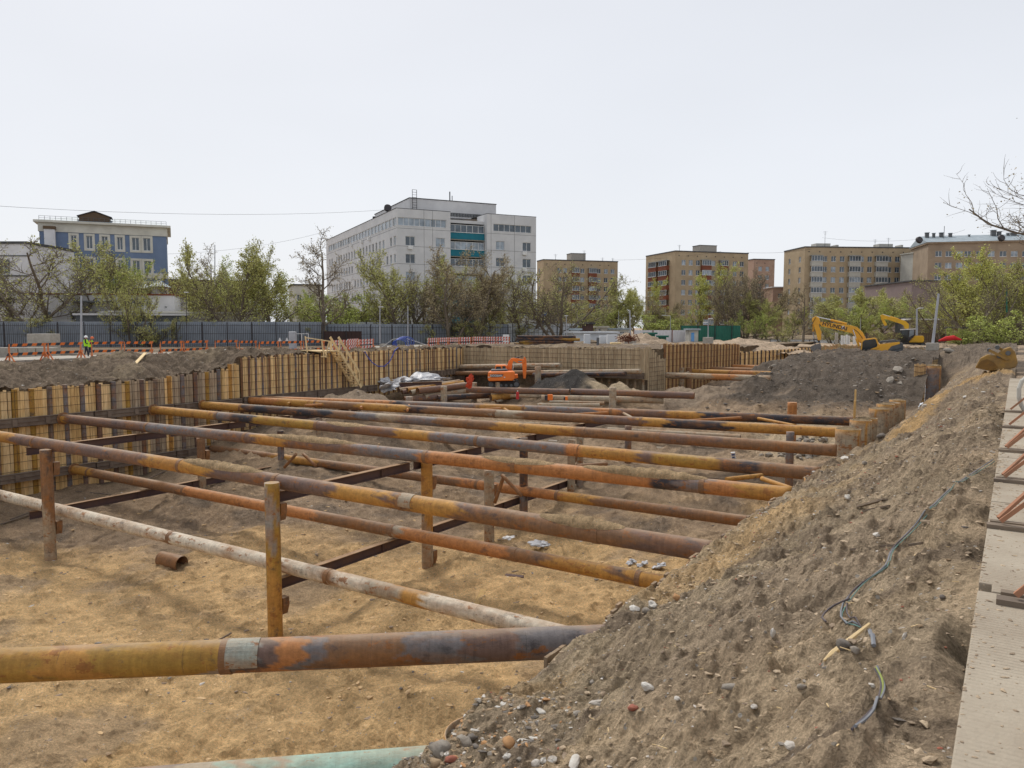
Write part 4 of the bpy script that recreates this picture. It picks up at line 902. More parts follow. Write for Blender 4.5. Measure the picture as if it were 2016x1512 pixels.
# ---- blue building ----
C=atd(76,433,125); R=atd(327,445,132.6); d1=(R-C); d1.z=0; W=d1.length; d1.normalize(); d2=Vector((-d1.y,d1.x,0)); z=C.z
B=Bld('blue_building','blue tiled building with white cornice and brown roof gable at the left',C,d1,d2)
sx=W/(327-76); zc=B.z_at(76,455)
def Wn(x0,x1,y0,y1,mu): a0=B.s_at(x0); a1=B.s_at(x1); return (a0,a1,B.z_at(x0,y1,a0),B.z_at(x0,y0,a0),mu)
cols=[(147,158),(177,189),(207,219),(237,248),(266,280),(288,302)]
ws=[Wn(a,b,y0+(a-147)*.04,y1+(a-147)*.04,1) for (y0,y1) in ((463,488),(508,532),(552,575),(596,620)) for a,b in cols]
B.wall((0,0),(W,0),-2.7,zc,ws,'blue'); B.wall((0,14),(0,0),-2.7,zc,[],'blue',name='side_wall'); B.wall((W,0),(W,14),-2.7,zc,[],'blue',name='side_wall')
B.box(-.15,W+.15,-.15,14,zc+.003,z-.35,'cornice','cream'); B.box(-.7,W+.7,-.7,14.5,z-.35,z,'eaves','cream')
zb=B.z_at(200,540,8); B.box(-.1,W+.1,-.12,-.003,zb-.5,zb+.4,'string_course','cream')
for (s0,s1,zb_,zt_,_) in ws:
    q=MB(); 
    for lo,hi in (((s0-.35,-.07,zb_-.35),(s0-.002,-.003,zt_+.35)),((s1+.002,-.07,zb_-.35),(s1+.35,-.003,zt_+.35)),((s0,-.07,zt_+.002),(s1,-.003,zt_+.35)),((s0,-.07,zb_-.35),(s1,-.003,zb_-.06))): q.box(lo,hi,M=B.M())
    q.build('window_surround','cream',parent=B.e)
a0,a1=B.s_at(97),B.s_at(118); B.box(a0,a1,-1.2,-.18,-2.7,B.z_at(100,452,a0),'chimney_stack','whitewall'); B.box(a0-.1,a1+.1,-1.3,-.1,B.z_at(100,452,a0),B.z_at(100,446,a0),'chimney_cap','browngable')
q=MB(); q.add([B.P(-.6,-.6,z),B.P(W+.6,-.6,z),B.P(W+.6,14,z),B.P(-.6,14,z),B.P(5,6.5,z+1.6),B.P(W-3,6.5,z+1.6)],[(0,1,5,4),(1,2,5),(2,3,4,5),(3,0,4)]); q.build('roof','zinc',parent=B.e)
a0,a1=B.s_at(164),B.s_at(224); zz=z+.15; h=B.z_at(190,424,a0)-zz; pk=B.z_at(194,415,a0)-zz
q=MB(); q.prism([(a0,zz),(a1,zz),(a1,zz+h),((a0+a1)/2,zz+pk),(a0,zz+h)],2.5,M=B.M()@Matrix.Translation((0,1.6,0))); q.build('roof_gable','browngable',parent=B.e)
q=MB(); mid=(a0+a1)/2
for s_,e_ in ((a0-.3,mid),(a1+.3,mid)): q.bar(B.P(s_,1.6,zz+h-.05),B.P(e_,1.6,zz+pk+.12),2.9,.14)
q.build('gable_roof','dark',parent=B.e)
q=MB()
for k in range(25): a=W*k/24; q.box((a,.1,z),(a+.05,.15,z+.75),M=B.M())
q.box((0,.1,z+.72),(W,.14,z+.76),M=B.M()); q.box((0,.1,z+.4),(W,.14,z+.43),M=B.M()); q.build('roof_railing','greypaint',parent=B.e)
# ---- white building far left ----
C=gz(-60,112,0); R=gz(60,112,0); d1=R-C; d1.z=0; W=d1.length; d2=Vector((-d1.y,d1.x,0)).normalized(); d1.normalize()
B=Bld('white_building','white building with dark flat roof edge at the left margin',C,d1,d2); z=B.z_at(60,480,W)
ws=[(W*x0,W*x1,B.z_at(0,y1,W/2),B.z_at(0,y0,W/2),1) for y0,y1 in ((511,538),(573,603)) for x0,x1 in ((.1,.3),(.5,.59),(.61,.71))]+[(W*.6,W*.75,B.z_at(0,633,W/2),B.z_at(0,612,W/2),1)]
B.wall((0,0),(W,0),-2.7,z,ws,'whitewall',frame='palepanel'); B.wall((W,0),(W,12),-2.7,z,[],'whitewall',name='side_wall'); B.box(-.2,W+.2,-.2,12,z,z+.35,'roof','darkroof'); 
zz=B.z_at(0,510,W/2); B.box(-.05,W+.05,-.12,-.003,zz+.4,zz+.55,'string_course','greypaint'); zz=B.z_at(0,543,W/2); B.box(-.05,W+.05,-.12,-.003,zz-.1,zz+.1,'string_course','greypaint')
# ---- low white annex ----
C=gz(50,104,0); R=gz(345,108,0); d1=R-C; d1.z=0; W=d1.length; d2=Vector((-d1.y,d1.x,0)).normalized(); d1.normalize()
B=Bld('annex_building','low white annex with two small hipped metal turrets, below the blue building',C,d1,d2); z=B.z_at(345,582,W); 
sA=B.s_at; zf=lambda y:B.z_at(200,y,W/2)
B.wall((0,0),(W,0),-2.7,z,[(sA(245),sA(251),zf(603),zf(591),0),(sA(252),sA(262),zf(603),zf(591),1),(sA(264),sA(285),zf(603),zf(591),3),(sA(288),sA(298),zf(603),zf(591),1),(sA(90),sA(102),zf(629),zf(614),0),(sA(140),sA(152),zf(629),zf(614),0),(sA(186),sA(199),zf(630),zf(614),1),(sA(325),sA(330),zf(606),zf(602),0)],'whitewall')
B.wall((W,0),(W,9),-2.7,z,[],'whitewall',name='side_wall'); B.box(-.1,W+.15,-.15,9,z,z+.22,'roof','redpanel')
B.box(sA(150),sA(225),-1.8,-.1,zf(596),zf(593),'canopy','greypaint')
for x0,x1,y0,y1 in ((262,294,578,567),(300,326,575,564)):
    a0,a1=sA(x0,4),sA(x1,4); zb_=z+.22; zt_=B.z_at(x0,y1,a0,4); B.box(a0,a1,4,6.4,zb_,zt_,'turret','whitewall')
    q=MB(); c=((a0+a1)/2,5.2); q.add([B.P(a0-.4,3.6,zt_),B.P(a1+.4,3.6,zt_),B.P(a1+.4,6.8,zt_),B.P(a0-.4,6.8,zt_),B.P(c[0],c[1],zt_+1.0)],[(0,1,4),(1,2,4),(2,3,4),(3,0,4),(3,2,1,0)]); q.build('turret_roof','zinc',parent=B.e)
# low flat roofs between annex and fence
def simple(name,label,x0,D0,x1,D1,ytop,m,roofm='darkroof',dep=8,wins=(),th=.25,over=.3,cat='building'):
    C=gz(x0,D0,0); R=gz(x1,D1,0); d1=R-C; W=d1.length; d2=Vector((-d1.y,d1.x,0)).normalized(); B=Bld(name,label,C,d1,d2,cat=cat); z=B.z_at((x0+x1)/2,ytop,W/2)
    ws=[(B.s_at(a),B.s_at(b),B.z_at((x0+x1)/2,y1,W/2),B.z_at((x0+x1)/2,y0,W/2),mu) for a,b,y0,y1,mu in wins]
    B.wall((0,0),(W,0),-2.7,z,ws,m); B.wall((0,dep),(0,0),-2.7,z,[],m,name='side_wall'); B.wall((W,0),(W,dep),-2.7,z,[],m,name='side_wall'); B.box(-over,W+over,-over,dep,z,z+th,'roof',roofm); return B
simple('shed','long low shed with pale flat roof in front of the annex',225,99,520,112,617,'palepanel','palepanel',cat='shed')
simple('shed','small grey flat roofed shed behind the fence near the leaning tree',150,97,365,101,621,'greypaint','whitewall',cat='shed')
simple('brown_building','long low brown building half hidden behind the olive trees',325,170,490,178,553,'browngable','darkroof')
simple('cream_house','cream house with two windows behind the dark knotted tree',578,150,634,152,562,'cream','darkroof',wins=((586,595,580,592,1),(605,616,580,592,1)))
simple('tower_block','distant pale tower block showing beside the blue building',60,260,78,260,485,'paneglass','palepanel')
# ---- brick blocks ----
def brick(name,label,pc,yc,D,pl,yl,pr,yr,fh,cols_r,cols_l,m='brick',balc_r=(),balc_l=(),pan='redpanel',roofbox=None,ww=1.35,nf=8,y1st=None,group='brick apartment blocks'):
    C,d1,d2,z=frame_from(pc,D,pl,yl,pr,yr,yc); B=Bld(name,label,C,d1,d2,group=group); A=B.s_at(pr); L=B.b_at(pl)
    wr=[]; wlft=[]; z1=z-(y1st or 2.3)
    for f_ in range(nf):
        zt=z1-fh*f_; 
        if zt-1.5<-2.4: break
        for x in cols_r: s0=B.s_at(x)-ww/2; wr.append((s0,s0+ww,zt-1.5,zt,1,1 if random.random()<.25 else 0))
        for x in cols_l: s0=L-B.b_at(x)-ww/2; wlft.append((s0,s0+ww,zt-1.5,zt,1,1 if random.random()<.25 else 0))
    ok=lambda ws,Lm:[w_ for w_ in ws if w_[0]>.1 and w_[1]<Lm-.1]
    B.wall((0,0),(A,0),-2.7,z,ok(wr,A),m); B.wall((0,L),(0,0),-2.7,z,ok(wlft,L),m,name='side_wall'); B.wall((A,0),(A,L),-2.7,z,[],m,name='side_wall')
    B.box(-.12,A+.12,-.12,L,z,z+.3,'roof','darkroof')
    ang=math.atan2(d1.y,d1.x)
    for f_ in range(nf-1):
        zt=z1-fh*f_
        for x0,x1 in balc_r:
            a0,a1=B.s_at(x0),B.s_at(x1); B.box(a0,a1,-1.0,-.01,zt-2.75,zt-1.45,'balcony',pan)
            window(B.e,B.P((a0+a1)/2,-.92,zt-.7),ang,round(a1-a0,2),1.45,3,'white','glass','balcony_glazing'); B.box(a0-.1,a1+.1,-1.15,-.01,zt+.06,zt+.14,'balcony_roof','zinc') if f_==0 else None
        for x0,x1 in balc_l:
            b0,b1=B.b_at(x1),B.b_at(x0); B.box(-1.0,-.01,b0,b1,zt-2.75,zt-1.45,'balcony',pan)
            window(B.e,B.P(-.92,(b0+b1)/2,zt-.7),math.atan2(-d2.y,-d2.x),round(b1-b0,2),1.45,3,'white','glass','balcony_glazing')
            if f_==0: B.box(-1.2,-.01,b0-.1,b1+.1,zt+.06,zt+.14,'balcony_roof','zinc')
    # small vents under the roof
    q=MB()
    for k in range(int(A/3)): q.box((1+k*3,-.01,z-1.3),(1.35+k*3,-.002,z-1.0),M=B.M())
    q.build('attic_vents','dark',parent=B.e)
    if roofbox:
        x0,x1,y=roofbox; a0,a1=B.s_at(x0,4),B.s_at(x1,4); B.box(a0,a1,4,8,z+.3,B.z_at((x0+x1)/2,y,a0,4),'lift_house','concrete'); B.box(a0-.1,a1+.1,3.9,8.1,B.z_at((x0+x1)/2,y,a0,4),B.z_at((x0+x1)/2,y,a0,4)+.15,'lift_house_roof','darkroof')
    return B,z,A,L
def ant(B,px,ytop,z,kind=0,b=3):
    a=B.s_at(px,b); p=B.P(a,b,z); h=B.z_at(px,ytop,a,b)-z; q=MB(); q.tube(p,p+Vector((0,0,h)),.06,.04,n=5)
    for k in range(3): w_=1.2-.3*k; c=p+Vector((0,0,h-.2-.35*k)); q.bar(c-B.d1*w_/2,c+B.d1*w_/2,.04,.04)
    q.build('aerial','greypaint',parent=B.e)
B,z,A,L=brick('apartment_block','ochre brick block with a grey lift house, just right of the white block',1070,512,240,1057,516,1215,517,2.8,(1101,1112,1146,1178,1192,1205),(1061,),balc_r=((1124,1138),(1157,1172)),roofbox=(1124,1152,499))
ant(B,1093,500,z); ant(B,1149,493,z); ant(B,1185,507,z); ant(B,1205,508,z)
B,z,A,L=brick('apartment_block','ochre brick block with red balconies on both faces, in the centre right',1330,495,220,1270,506,1470,500,2.85,(1344,1358,1372,1386,1402,1444,1458),(),balc_r=((1377,1395),(1413,1428)),balc_l=((1280,1295),(1300,1316)),roofbox=(1375,1408,483))
ant(B,1335,482,z)
B,z,A,L=brick('apartment_block','long ochre brick block with white balcony stacks under tall aerials',1585,487,210,1540,498,1795,490,2.85,(1620,1637,1654,1692,1708,1746,1762,1780),(1551,1571),balc_r=((1591,1613),(1665,1687),(1717,1740)),pan='palepanel')
ant(B,1619,455,z); ant(B,1717,471,z); ant(B,1743,468,z)
for x0,x1,y in ((1602,1630,479),(1725,1752,480),(1641,1646,482),(1768,1772,482)):
    a0,a1=B.s_at(x0,5),B.s_at(x1,5); B.box(a0,a1,5,8,z+.3,B.z_at(x0,y,a0,5),'roof_hatch','palepanel')
simple('glazed_stair','white glazed corner bay between the two brick blocks',1793,205,1829,206,499,'palepanel','palepanel',dep=5,wins=((1795,1827,500,515,5),(1795,1827,525,536,5),(1795,1827,545,556,5)),cat='bay')
B,z,A,L=brick('pink_block','distant pink brick building peeping between two brick blocks',1484,511,260,1470,520,1522,514,2.9,(1494,1508),(),m='pink',nf=5,group=None)
simple('pale_house','pale pink house low between the trees and the long brick block',1520,230,1541,230,566,'pink','whitewall',wins=((1530,1538,578,586,1),))
# ---- old building with metal roof ----
C=atd(1828,480,192); R=atd(2060,474,186); d1=R-C; d1.z=0; W=d1.length; d1.normalize(); d2=Vector((-d1.y,d1.x,0)); z=C.z
B=Bld('old_brick_building','older brown brick building with blue grey metal roof and many chimneys',C,d1,d2)
ws=[]
for y0,y1 in ((494,505),(517,528),(540,551),(563,574)):
    for x in (1842,1862,1883,1899,1922,1945,1968,1990,2012,2034): a=B.s_at(x); ws.append((a-.75,a+.75,B.z_at(x,y1,a),B.z_at(x,y0,a),1))
B.wall((0,0),(W,0),-2.7,z,ws,'brickb'); B.wall((0,16),(0,0),-2.7,z,[],'brickb',name='side_wall')
B.box(-.4,W+.4,-.5,16,z,z+.35,'cornice','brickb')
zr_=B.z_at(1900,465,W*.35,6); q=MB(); q.add([B.P(-.5,-.6,z+.35),B.P(W,-.6,z+.35),B.P(W,16,z+.35),B.P(-.5,16,z+.35),B.P(-.5,7,zr_+.3),B.P(W,7,zr_+.3)],[(0,1,5,4),(1,2,5),(2,3,4,5),(3,0,4)]); q.build('roof','zinc',parent=B.e)
for x0,x1,y in ((1815,1822,460),(1829,1834,461),(1843,1850,460),(1861,1867,461),(1899,1902,464),(1944,1953,455),(1956,1963,458),(1974,1979,461),(1983,1993,460),(2006,2011,462)):
    a0,a1=B.s_at(x0,5),B.s_at(x1,5); zz=B.z_at(x0,y-1.5,a0,5); e=B.box(a0,a1,5,5+(a1-a0),z+.6,zz,'chimney','greypaint'); B.box(a0-.12,a1+.12,4.88,5.12+(a1-a0),zz,zz+.12,'chimney_cap','zinc',parent=B.e)
q=MB(); a=B.s_at(1851,3); q.tube(B.P(a,3,z),B.P(a,3,B.z_at(1851,445,a,3)),.07,n=5); q.build('aerial','greypaint',parent=B.e)
q=MB()
for x in (1802,1962): a=B.s_at(x,-.2); q.tube(B.P(a,-.2,z+.9),B.P(a+.2,-.7,z+1.1),.9,.75,n=14)
q.build('dormer_dish','dark',parent=B.e)
C2=gz(1783,197,0)
simple('old_wing','side wing with sloping grey roof joining the long brick block',1782,215,1832,205,487,'brickb','zinc',dep=12)
simple('mauve_building','windowless mauve wall rising behind the yellow excavators',1792,150,1893,150,554,'mauve','darkroof',dep=20)
# ---- low sheds, right ----
simple('brick_shed','collapsed low brick shed with dark sloping roof on the right',1872,112,1962,104,647,'brickb','darkroof',dep=5,over=.6,cat='shed')
simple('flat_shed','low grey shed with a pale roof edge behind the utility poles',1795,128,1925,126,630,'oldtimber','whitewall',dep=5,cat='shed')
simple('container_cabin','grey site cabin far behind the white excavator cab',1785,132,1812,132,628,'greypaint','darkroof',dep=4,cat='cabin')
# blue mural building side, dark
simple('blue_mural_wall','dark low building with a blue banner beside the white block',1056,190,1098,190,613,'greypaint','darkroof')
q=MB(); a=gz(1062,188,0); b=gz(1078,188,0); zz=atd(1060,634,188).z; q.add([(a.x,a.y,zz),(gz(1070,188,0).x,gz(1070,188,0).y,zz),(b.x,b.y,zz+2.5),(gz(1068,188,0).x,gz(1068,188,0).y,zz+2.5)],[(0,1,2,3)]); tag(q.build('banner',mat('banner_blue',(.02,.12,.4),(.03,.1,.3)),loc=a),'slanting blue banner low between the white and first brick block','banner')
# ================= TREES =================
def tree_proto(seed,h,spread,ntr,lean,leafm,nleaf,twist=.35,start=.22,lsize=.12,droop=0.,upb=.35,nl=13,dens=1.,twr=.017):
    R=random.Random(seed); tr=MB(); lf=MB(); tips=[]
    def seg(p,q,r0,r1,n): tr.tube(p,q,r0,r1,n=n,caps=False)
    def rnd(): 
        v=Vector((R.gauss(0,1),R.gauss(0,1),R.gauss(0,1))); return v.normalized()
    def branch(p,d,L,r,lev):
        n={0:9,1:6,2:4,3:3}[lev]; pts=[p]; q=p.copy(); d=d.normalized()
        for i in range(n):
            up=Vector((0,0,1))*(upb*(.5 if lev else .25)-droop*lev*.3)
            d=(d+rnd()*twist*(.5 if lev==0 else .8)+up*.35).normalized(); q=q+d*(L/n); pts.append(q.copy())
        for i in range(n):
            seg(pts[i],pts[i+1],r*(1-.75*i/n),r*(1-.75*(i+1)/n),5 if lev==0 else (4 if lev==1 else 3))
        if lev==3: tips.extend(pts[1:]); return
        kids={0:nl,1:int(8*dens),2:int(6*dens)}[lev]; st={0:start,1:.15,2:.1}[lev]
        for k in range(kids):
            t=st+(1-st)*(k+R.random()*.9)/kids; t=min(t,.99); i=int(t*n); f=t*n-i; b=pts[i].lerp(pts[min(i+1,n)],f)
            a=R.random()*2*math.pi; dd=(pts[min(i+1,n)]-pts[i]).normalized(); o=dd.orthogonal().normalized(); o=Matrix.Rotation(a,3,dd)@o
            ang=R.uniform(.5,1.0) if lev else R.uniform(.55,1.05)
            nd=dd*math.cos(ang)+o*math.sin(ang)*(spread if lev==0 else 1)
            LL_=L*{0:.52,1:.5,2:.42}[lev]*(1-.55*t if lev==0 else 1-.3*t)*R.uniform(.7,1.15)
            branch(b,nd,LL_,max(twr,r*(1-.7*t)*{0:.5,1:.45,2:.4}[lev]),lev+1)
        if lev==2: tips.extend(pts[2:])
    for k in range(ntr):
        a=2*math.pi*(k+R.random()*.5)/ntr; l=lean if ntr==1 else lean+R.uniform(.1,.35)
        branch(Vector((.15*math.cos(a)*(ntr>1),.15*math.sin(a)*(ntr>1),-.4)),Vector((math.cos(a)*l,math.sin(a)*l,1)),h*R.uniform(.82,1.0)*(1 if ntr==1 else .95),h*.018*(1 if ntr==1 else .75)+.04,0)
    for _ in range(nleaf):
        b=R.choice(tips)+rnd()*R.random()*.35; s=lsize*R.uniform(.6,1.5); u=rnd()*s; v=rnd().cross(u).normalized()*s*.8
        lf.add([b-u*.5-v*.5,b+u*.5-v*.5,b+u*.6+v*.5,b-u*.4+v*.5],[(0,1,2,3)])
    me=[]
    t=tr.build('trunk','bark',loc=(0,0,0)); c=lf.build('crown',leafm,loc=(0,0,0))
    zmax=max(v[2] for v in tr.v); xw=max(abs(v[0]) for v in tr.v)
    bpy.data.objects.remove(t) if False else None
    return t,c,zmax,xw
PRO={}
def proto(k,*a,**kw): PRO[k]=tree_proto(*a,**kw)
proto('bare',11,10,1.1,1,.05,'leaf_brown',2600,twist=.45,upb=.3,lsize=.065,dens=1.35,nl=14)
proto('bareclose',19,10,1.1,1,.05,'leaf_brown',3500,twist=.45,upb=.3,lsize=.03,dens=1.5,nl=18,start=.3,twr=.008)
proto('bare2',23,10,1.0,4,.3,'leaf_olive',5000,twist=.3,start=.2,nl=10,dens=1.25,lsize=.065,upb=.5)
proto('olive',31,10,1.2,1,.1,'leaf_olive',13000,start=.12,lsize=.08,nl=18,dens=1.4,upb=.45,twist=.3)
proto('olive2',47,10,1.0,3,.2,'leaf_olive',11000,start=.15,nl=12,lsize=.08,dens=1.3,upb=.5,twist=.3)
proto('green',53,10,1.1,3,.25,'leaf_green',13000,start=.12,nl=12,lsize=.085,dens=1.3,upb=.45)
proto('bright',67,10,1.15,2,.15,'leaf_bright',13000,start=.12,lsize=.085,nl=15,dens=1.3,upb=.45)
proto('brown',71,10,1.15,2,.15,'leaf_brown',11000,start=.15,lsize=.065,upb=.55,nl=14,dens=1.4,twist=.28)
proto('fan',83,10,.85,5,.25,'leaf_brown',5000,start=.25,nl=10,upb=.6,twist=.2,lsize=.065,dens=1.3)
proto('bush',97,5,1.2,6,.5,'leaf_green',8500,start=.05,nl=9,lsize=.08,dens=1.1)
proto('bushy',101,5,1.1,5,.5,'leaf_olive',5500,start=.05,nl=9,lsize=.065,dens=1.1)
used=set()
def tree(k,px,D,ytop,label,wf=1.,z0=-2.6,rz=None,lean=0,name='tree',cat='tree',group='spring trees round the site',dx=0):
    t,c,zm,xw=PRO[k]; base=gz(px,D,z0); top=atd(px,ytop,D).z; H=top-z0; s=H/zm
    e=empty(name,base,rz=random.uniform(0,6.28) if rz is None else rz,label=label,cat=cat,group=group); e.scale=(s*wf*1.18,s*wf*1.18,s)
    if lean: e.rotation_euler[1]=lean; e.rotation_euler[2]=-YAW*0+YAW
    for o in (t,c):
        if k not in used: q=o
        else: q=o.copy(); col.objects.link(q)
        q.parent=e; q.location=(0,0,0)
    used.add(k); return e
T=[('bare2',98,101,472,'bare many stemmed tree before the left end of the blue building',1.25),('bushy',105,98,622,'dense bush at the foot of the many stemmed bare tree',1.3),
('bare2',22,103,500,'sparse leaning tree in front of the white building at the left margin',1.2),('green',235,110,500,'yellow green tree before the middle of the blue building',.7),('olive2',262,108,470,'tall olive haze tree before the right half of the blue building',.9),
('bushy',262,97,560,'shrubby tree growing over the grey fence below the blue building',.55),('bushy',338,98,620,'low ivy covered stump left of the thin lamp post',.6),
('bare',415,106,478,'tall reddish budding tree standing left in the gap beside the blue building',.75),('olive2',462,103,468,'slender olive tree leaning left, middle of the gap',.7),('olive',400,125,520,'far olive tree in the gap right of the blue building',.9),
('olive',536,106,486,'broad round olive tree left of the knotted bare tree',1.0),('green',500,118,505,'green tree close behind the broad round olive tree',.8),('olive2',440,130,530,'blurry far tree behind the fence, right of the brown building',1.),
('bare',634,102,446,'tall dark knotted bare tree left of the grey white block',.95),('green',600,118,560,'low green tree before the cream house',.9),('bush',665,114,575,'green bushy tree at the foot of the long white facade',1.),
('bush',688,118,580,'brightest green small tree below the long white facade',.8),('olive',735,116,565,'low olive tree below the receding white facade',1.0),('olive2',790,112,486,'tall thin olive tree before the corner of the white block',.85),
('fan',826,113,520,'fan of thin stems before the left front of the white block',.7),('olive',762,124,600,'squat olive tree beside the thin tall one',1.3),('olive2',852,115,515,'olive tree with a split trunk under the small window with cooler',.8),
('brown',888,110,486,'broad grey brown tree before the teal balconies, left of them',1.0),('brown',935,112,497,'rusty brown tree right below the teal balconies',1.0),('olive',968,116,540,'olive tree covering the lower right of the white block',.8),
('bare2',1028,122,528,'bare spreading tree at the right edge of the white block',.9),('olive',1003,135,590,'low pale tree by the last windows of the white block',1.),('bare2',1100,118,522,'wide spreading bare tree covering the first brick block',1.15),
('brown',1085,126,535,'dense brown tree over the left half of the first brick block',.9),('olive',1142,140,575,'broad low olive tree before the first brick block',1.5),('green',1180,150,600,'low green tree under the right corner of the first brick block',1.2),
('olive',1208,150,570,'olive tree in the gap, beside the first brick block',1.1),('olive',1242,152,545,'taller tree in the middle of the gap between the brick blocks',.9),('bright',1258,165,545,'yellow green tree just left of the red balconied block',.7),('brown',1292,142,570,'brown tree before the left face of the red balconied block',.9),
('olive',1325,140,600,'low olive tree at the corner of the red balconied block',1.4),('bush',1300,138,620,'low bright bush right behind the white panels',1.4),('bright',1398,150,512,'bright yellow green tree before the middle of the red balconied block',.75),
('fan',1440,142,518,'tall fan of grey stems before the red balconied block, left one',.8),('fan',1466,144,522,'tall fan of grey stems before the red balconied block, right one',.85),('brown',1495,150,540,'grey brown tree hiding the pink building',.9),('olive',1510,140,570,'olive tree right of the green fence',1.1),
('green',1480,136,610,'low green tree at the right end of the green fence',1.2),('bare',1581,118,556,'dark bare tree left behind the yellow boom',1.1),('olive',1560,140,600,'small olive tree beside the dark bare tree',1.),('olive',1625,145,575,'hazy olive tree under the first white balconies',1.25),
('olive2',1660,135,580,'hazy olive tree right above the yellow boom',1.3),('green',1700,130,590,'bright hanging tree over the yellow boom elbow',1.2),('olive',1740,140,562,'dark olive tree above the far excavator',1.3),('olive',1780,145,565,'dark olive tree right of the far excavator boom',1.2),('green',1815,138,580,'green tree between the two utility poles',1.1),
('olive',1700,128,625,'thicket low between the two excavators',1.9),('bare2',1855,118,560,'bare shrub tree behind the leaning pole',.9),('bright',1895,112,528,'broad fresh green tree before the old brick building, left one',1.0),('olive2',1935,108,512,'broad fresh green tree before the old brick building, middle one',1.0),
('bright',1975,104,503,'broad fresh green tree before the old brick building, right one',.95),('bright',2025,100,480,'fresh green tree cut by the right margin',1.),('bare2',1925,98,525,'leaning dark trunked tree in front of the green ones',.8),('bush',1900,98,640,'green undergrowth by the collapsed brick shed',1.1),('bush',1990,92,610,'green undergrowth at the right margin',1.3),('bushy',1850,122,625,'grey thicket around the low grey shed',1.3)]
for k,px,D,yt,l,wf in T: tree(k,px,D,yt,l,wf)
# brush along the fence foot
for i,(px,D,yt) in enumerate([(300,97,640),(600,104,640),(870,112,628),(930,112,630),(1010,120,640),(1180,130,640),(1540,120,640),(1640,115,640),(1740,112,650)]):
    tree('bushy',px,D,yt,['low scrub by the red marked fence panel','low scrub left of the brown hoarding','scrub at the fence before the white block, left clump','scrub at the fence before the white block, right clump','scrub behind the stacked black pipes','scrub near the small site cabin','scrub left of the yellow excavator bucket','scrub behind the yellow boom','scrub between the excavators'][i],1.2,name='shrub',cat='shrub',group='scrub along the fences')
# overhanging bare tree at the upper right (trunk stands outside the frame)
e=tree('bareclose',2195,42,70,'bare branches of a tall tree reaching in at the upper right',1.15,z0=-2)
# ================= FENCES =================
def sheet_fence(label,pts,zb,zt,m,pitch=.5,bars=None,name='fence',post=3.0,postm='dark',cat='fence'):
    P=[Vector((p.x,p.y,0)) for p in pts]; e=empty(name,(P[0].x,P[0].y,zb),label=label,cat=cat)
    q=MB(); pm=MB(); bm_=MB()
    for A,Bp in zip(P[:-1],P[1:]):
        L=(Bp-A).length; d=(Bp-A)/L; out=Vector((d.y,-d.x,0)); n=int(L/pitch)
        for i in range(n):
            for k,(s0,s1,o0,o1) in enumerate(((0,.4,0,0),(.4,.5,0,.05),(.5,.9,.05,.05),(.9,1,.05,0))):
                a=A+d*(i+s0)*L/n+out*o0; b=A+d*(i+s1)*L/n+out*o1; q.add([(a.x,a.y,zb),(b.x,b.y,zb),(b.x,b.y,zt),(a.x,a.y,zt)],[(0,1,2,3)])
        k=0
        while k*post<L:
            a=A+d*k*post+out*.12; pm.box((a.x-.05,a.y-.05,zb-.2),(a.x+.05,a.y+.05,zt+.05)); k+=1
        if bars:
            nb=int(L/bars)
            for i in range(nb):
                a=A+d*(i+.5)*L/nb+out*1.2; bm_.box((a.x-.016,a.y-.016,zb),(a.x+.016,a.y+.016,zt-.25))
            for zz in (zb+.3,(zb+zt)/2+.1,zt-.5):
                a=A+out*1.2; b=Bp+out*1.2; bm_.bar((a.x,a.y,zz),(b.x,b.y,zz),.04,.05)
            k=0
            while k*post<L:
                a=A+d*k*post+out*1.25; bm_.box((a.x-.05,a.y-.05,zb),(a.x+.05,a.y+.05,zt-.05)); k+=1
    q.build('sheeting',m,parent=e)
    if bars: bm_.build('railings','dark',parent=e)
    else: pm.build('posts',postm,parent=e)
    return e
FT=lambda px,py,D: atd(px,py,D).z
sheet_fence('grey profiled sheet fence with black railings, long left stretch',[gz(-90,93,0),gz(300,97,0),gz(640,103,0)],-2.7,FT(100,633,95),'fencegrey',bars=.22)
sheet_fence('grey green profiled sheet fence with railings before the white block',[gz(640,104,0),gz(1000,116,0)],-2.7,FT(800,638,110),'fencegrey',bars=.4)
sheet_fence('brown hoarding panels in front of the grey fence, left of centre',[gz(636,101,0),gz(712,103,0)],-2.7,FT(670,652,102),mat('brown_sheet',(.06,.035,.03),(.045,.03,.028)),name='hoarding')
sheet_fence('light blue grey panel fence behind the black pipes',[gz(1000,119,0),gz(1142,128,0)],-2.7,FT(1070,637,122),'fencewhite',bars=.9)
sheet_fence('pale upper panels showing above the fence by the brown hoarding',[gz(640,112,0),gz(800,116,0)],-2.7,FT(720,634,114),'fencewhite')
sheet_fence('white metal panel hoarding with rusty posts right of centre',[gz(1247,118,0),gz(1357,120,0)],-2.8,FT(1300,650,119),'whitewall',name='hoarding',post=3.2,postm='redpanel')
sheet_fence('dark green sheet fence before the red balconied block',[gz(1340,125,0),gz(1458,127,0)],-2.8,FT(1400,641,126),'fencegreen')
sheet_fence('bluish white low hoarding left of the yellow bucket',[gz(1517,124,0),gz(1612,122,0),gz(1660,121,0)],-3.2,FT(1560,669,123),'fencewhite',name='hoarding')
sheet_fence('dark timber fence behind the two yellow excavators',[gz(1705,120,0),gz(1800,122,0),gz(1890,118,0)],-2.6,FT(1750,655,120),'oldtimber',pitch=.3,name='timber_fence')
sheet_fence('dark weathered board fence at the right margin',[gz(1985,92,0),gz(2070,90,0)],-2.3,FT(2000,636,91),'oldtimber',pitch=.3,name='timber_fence')
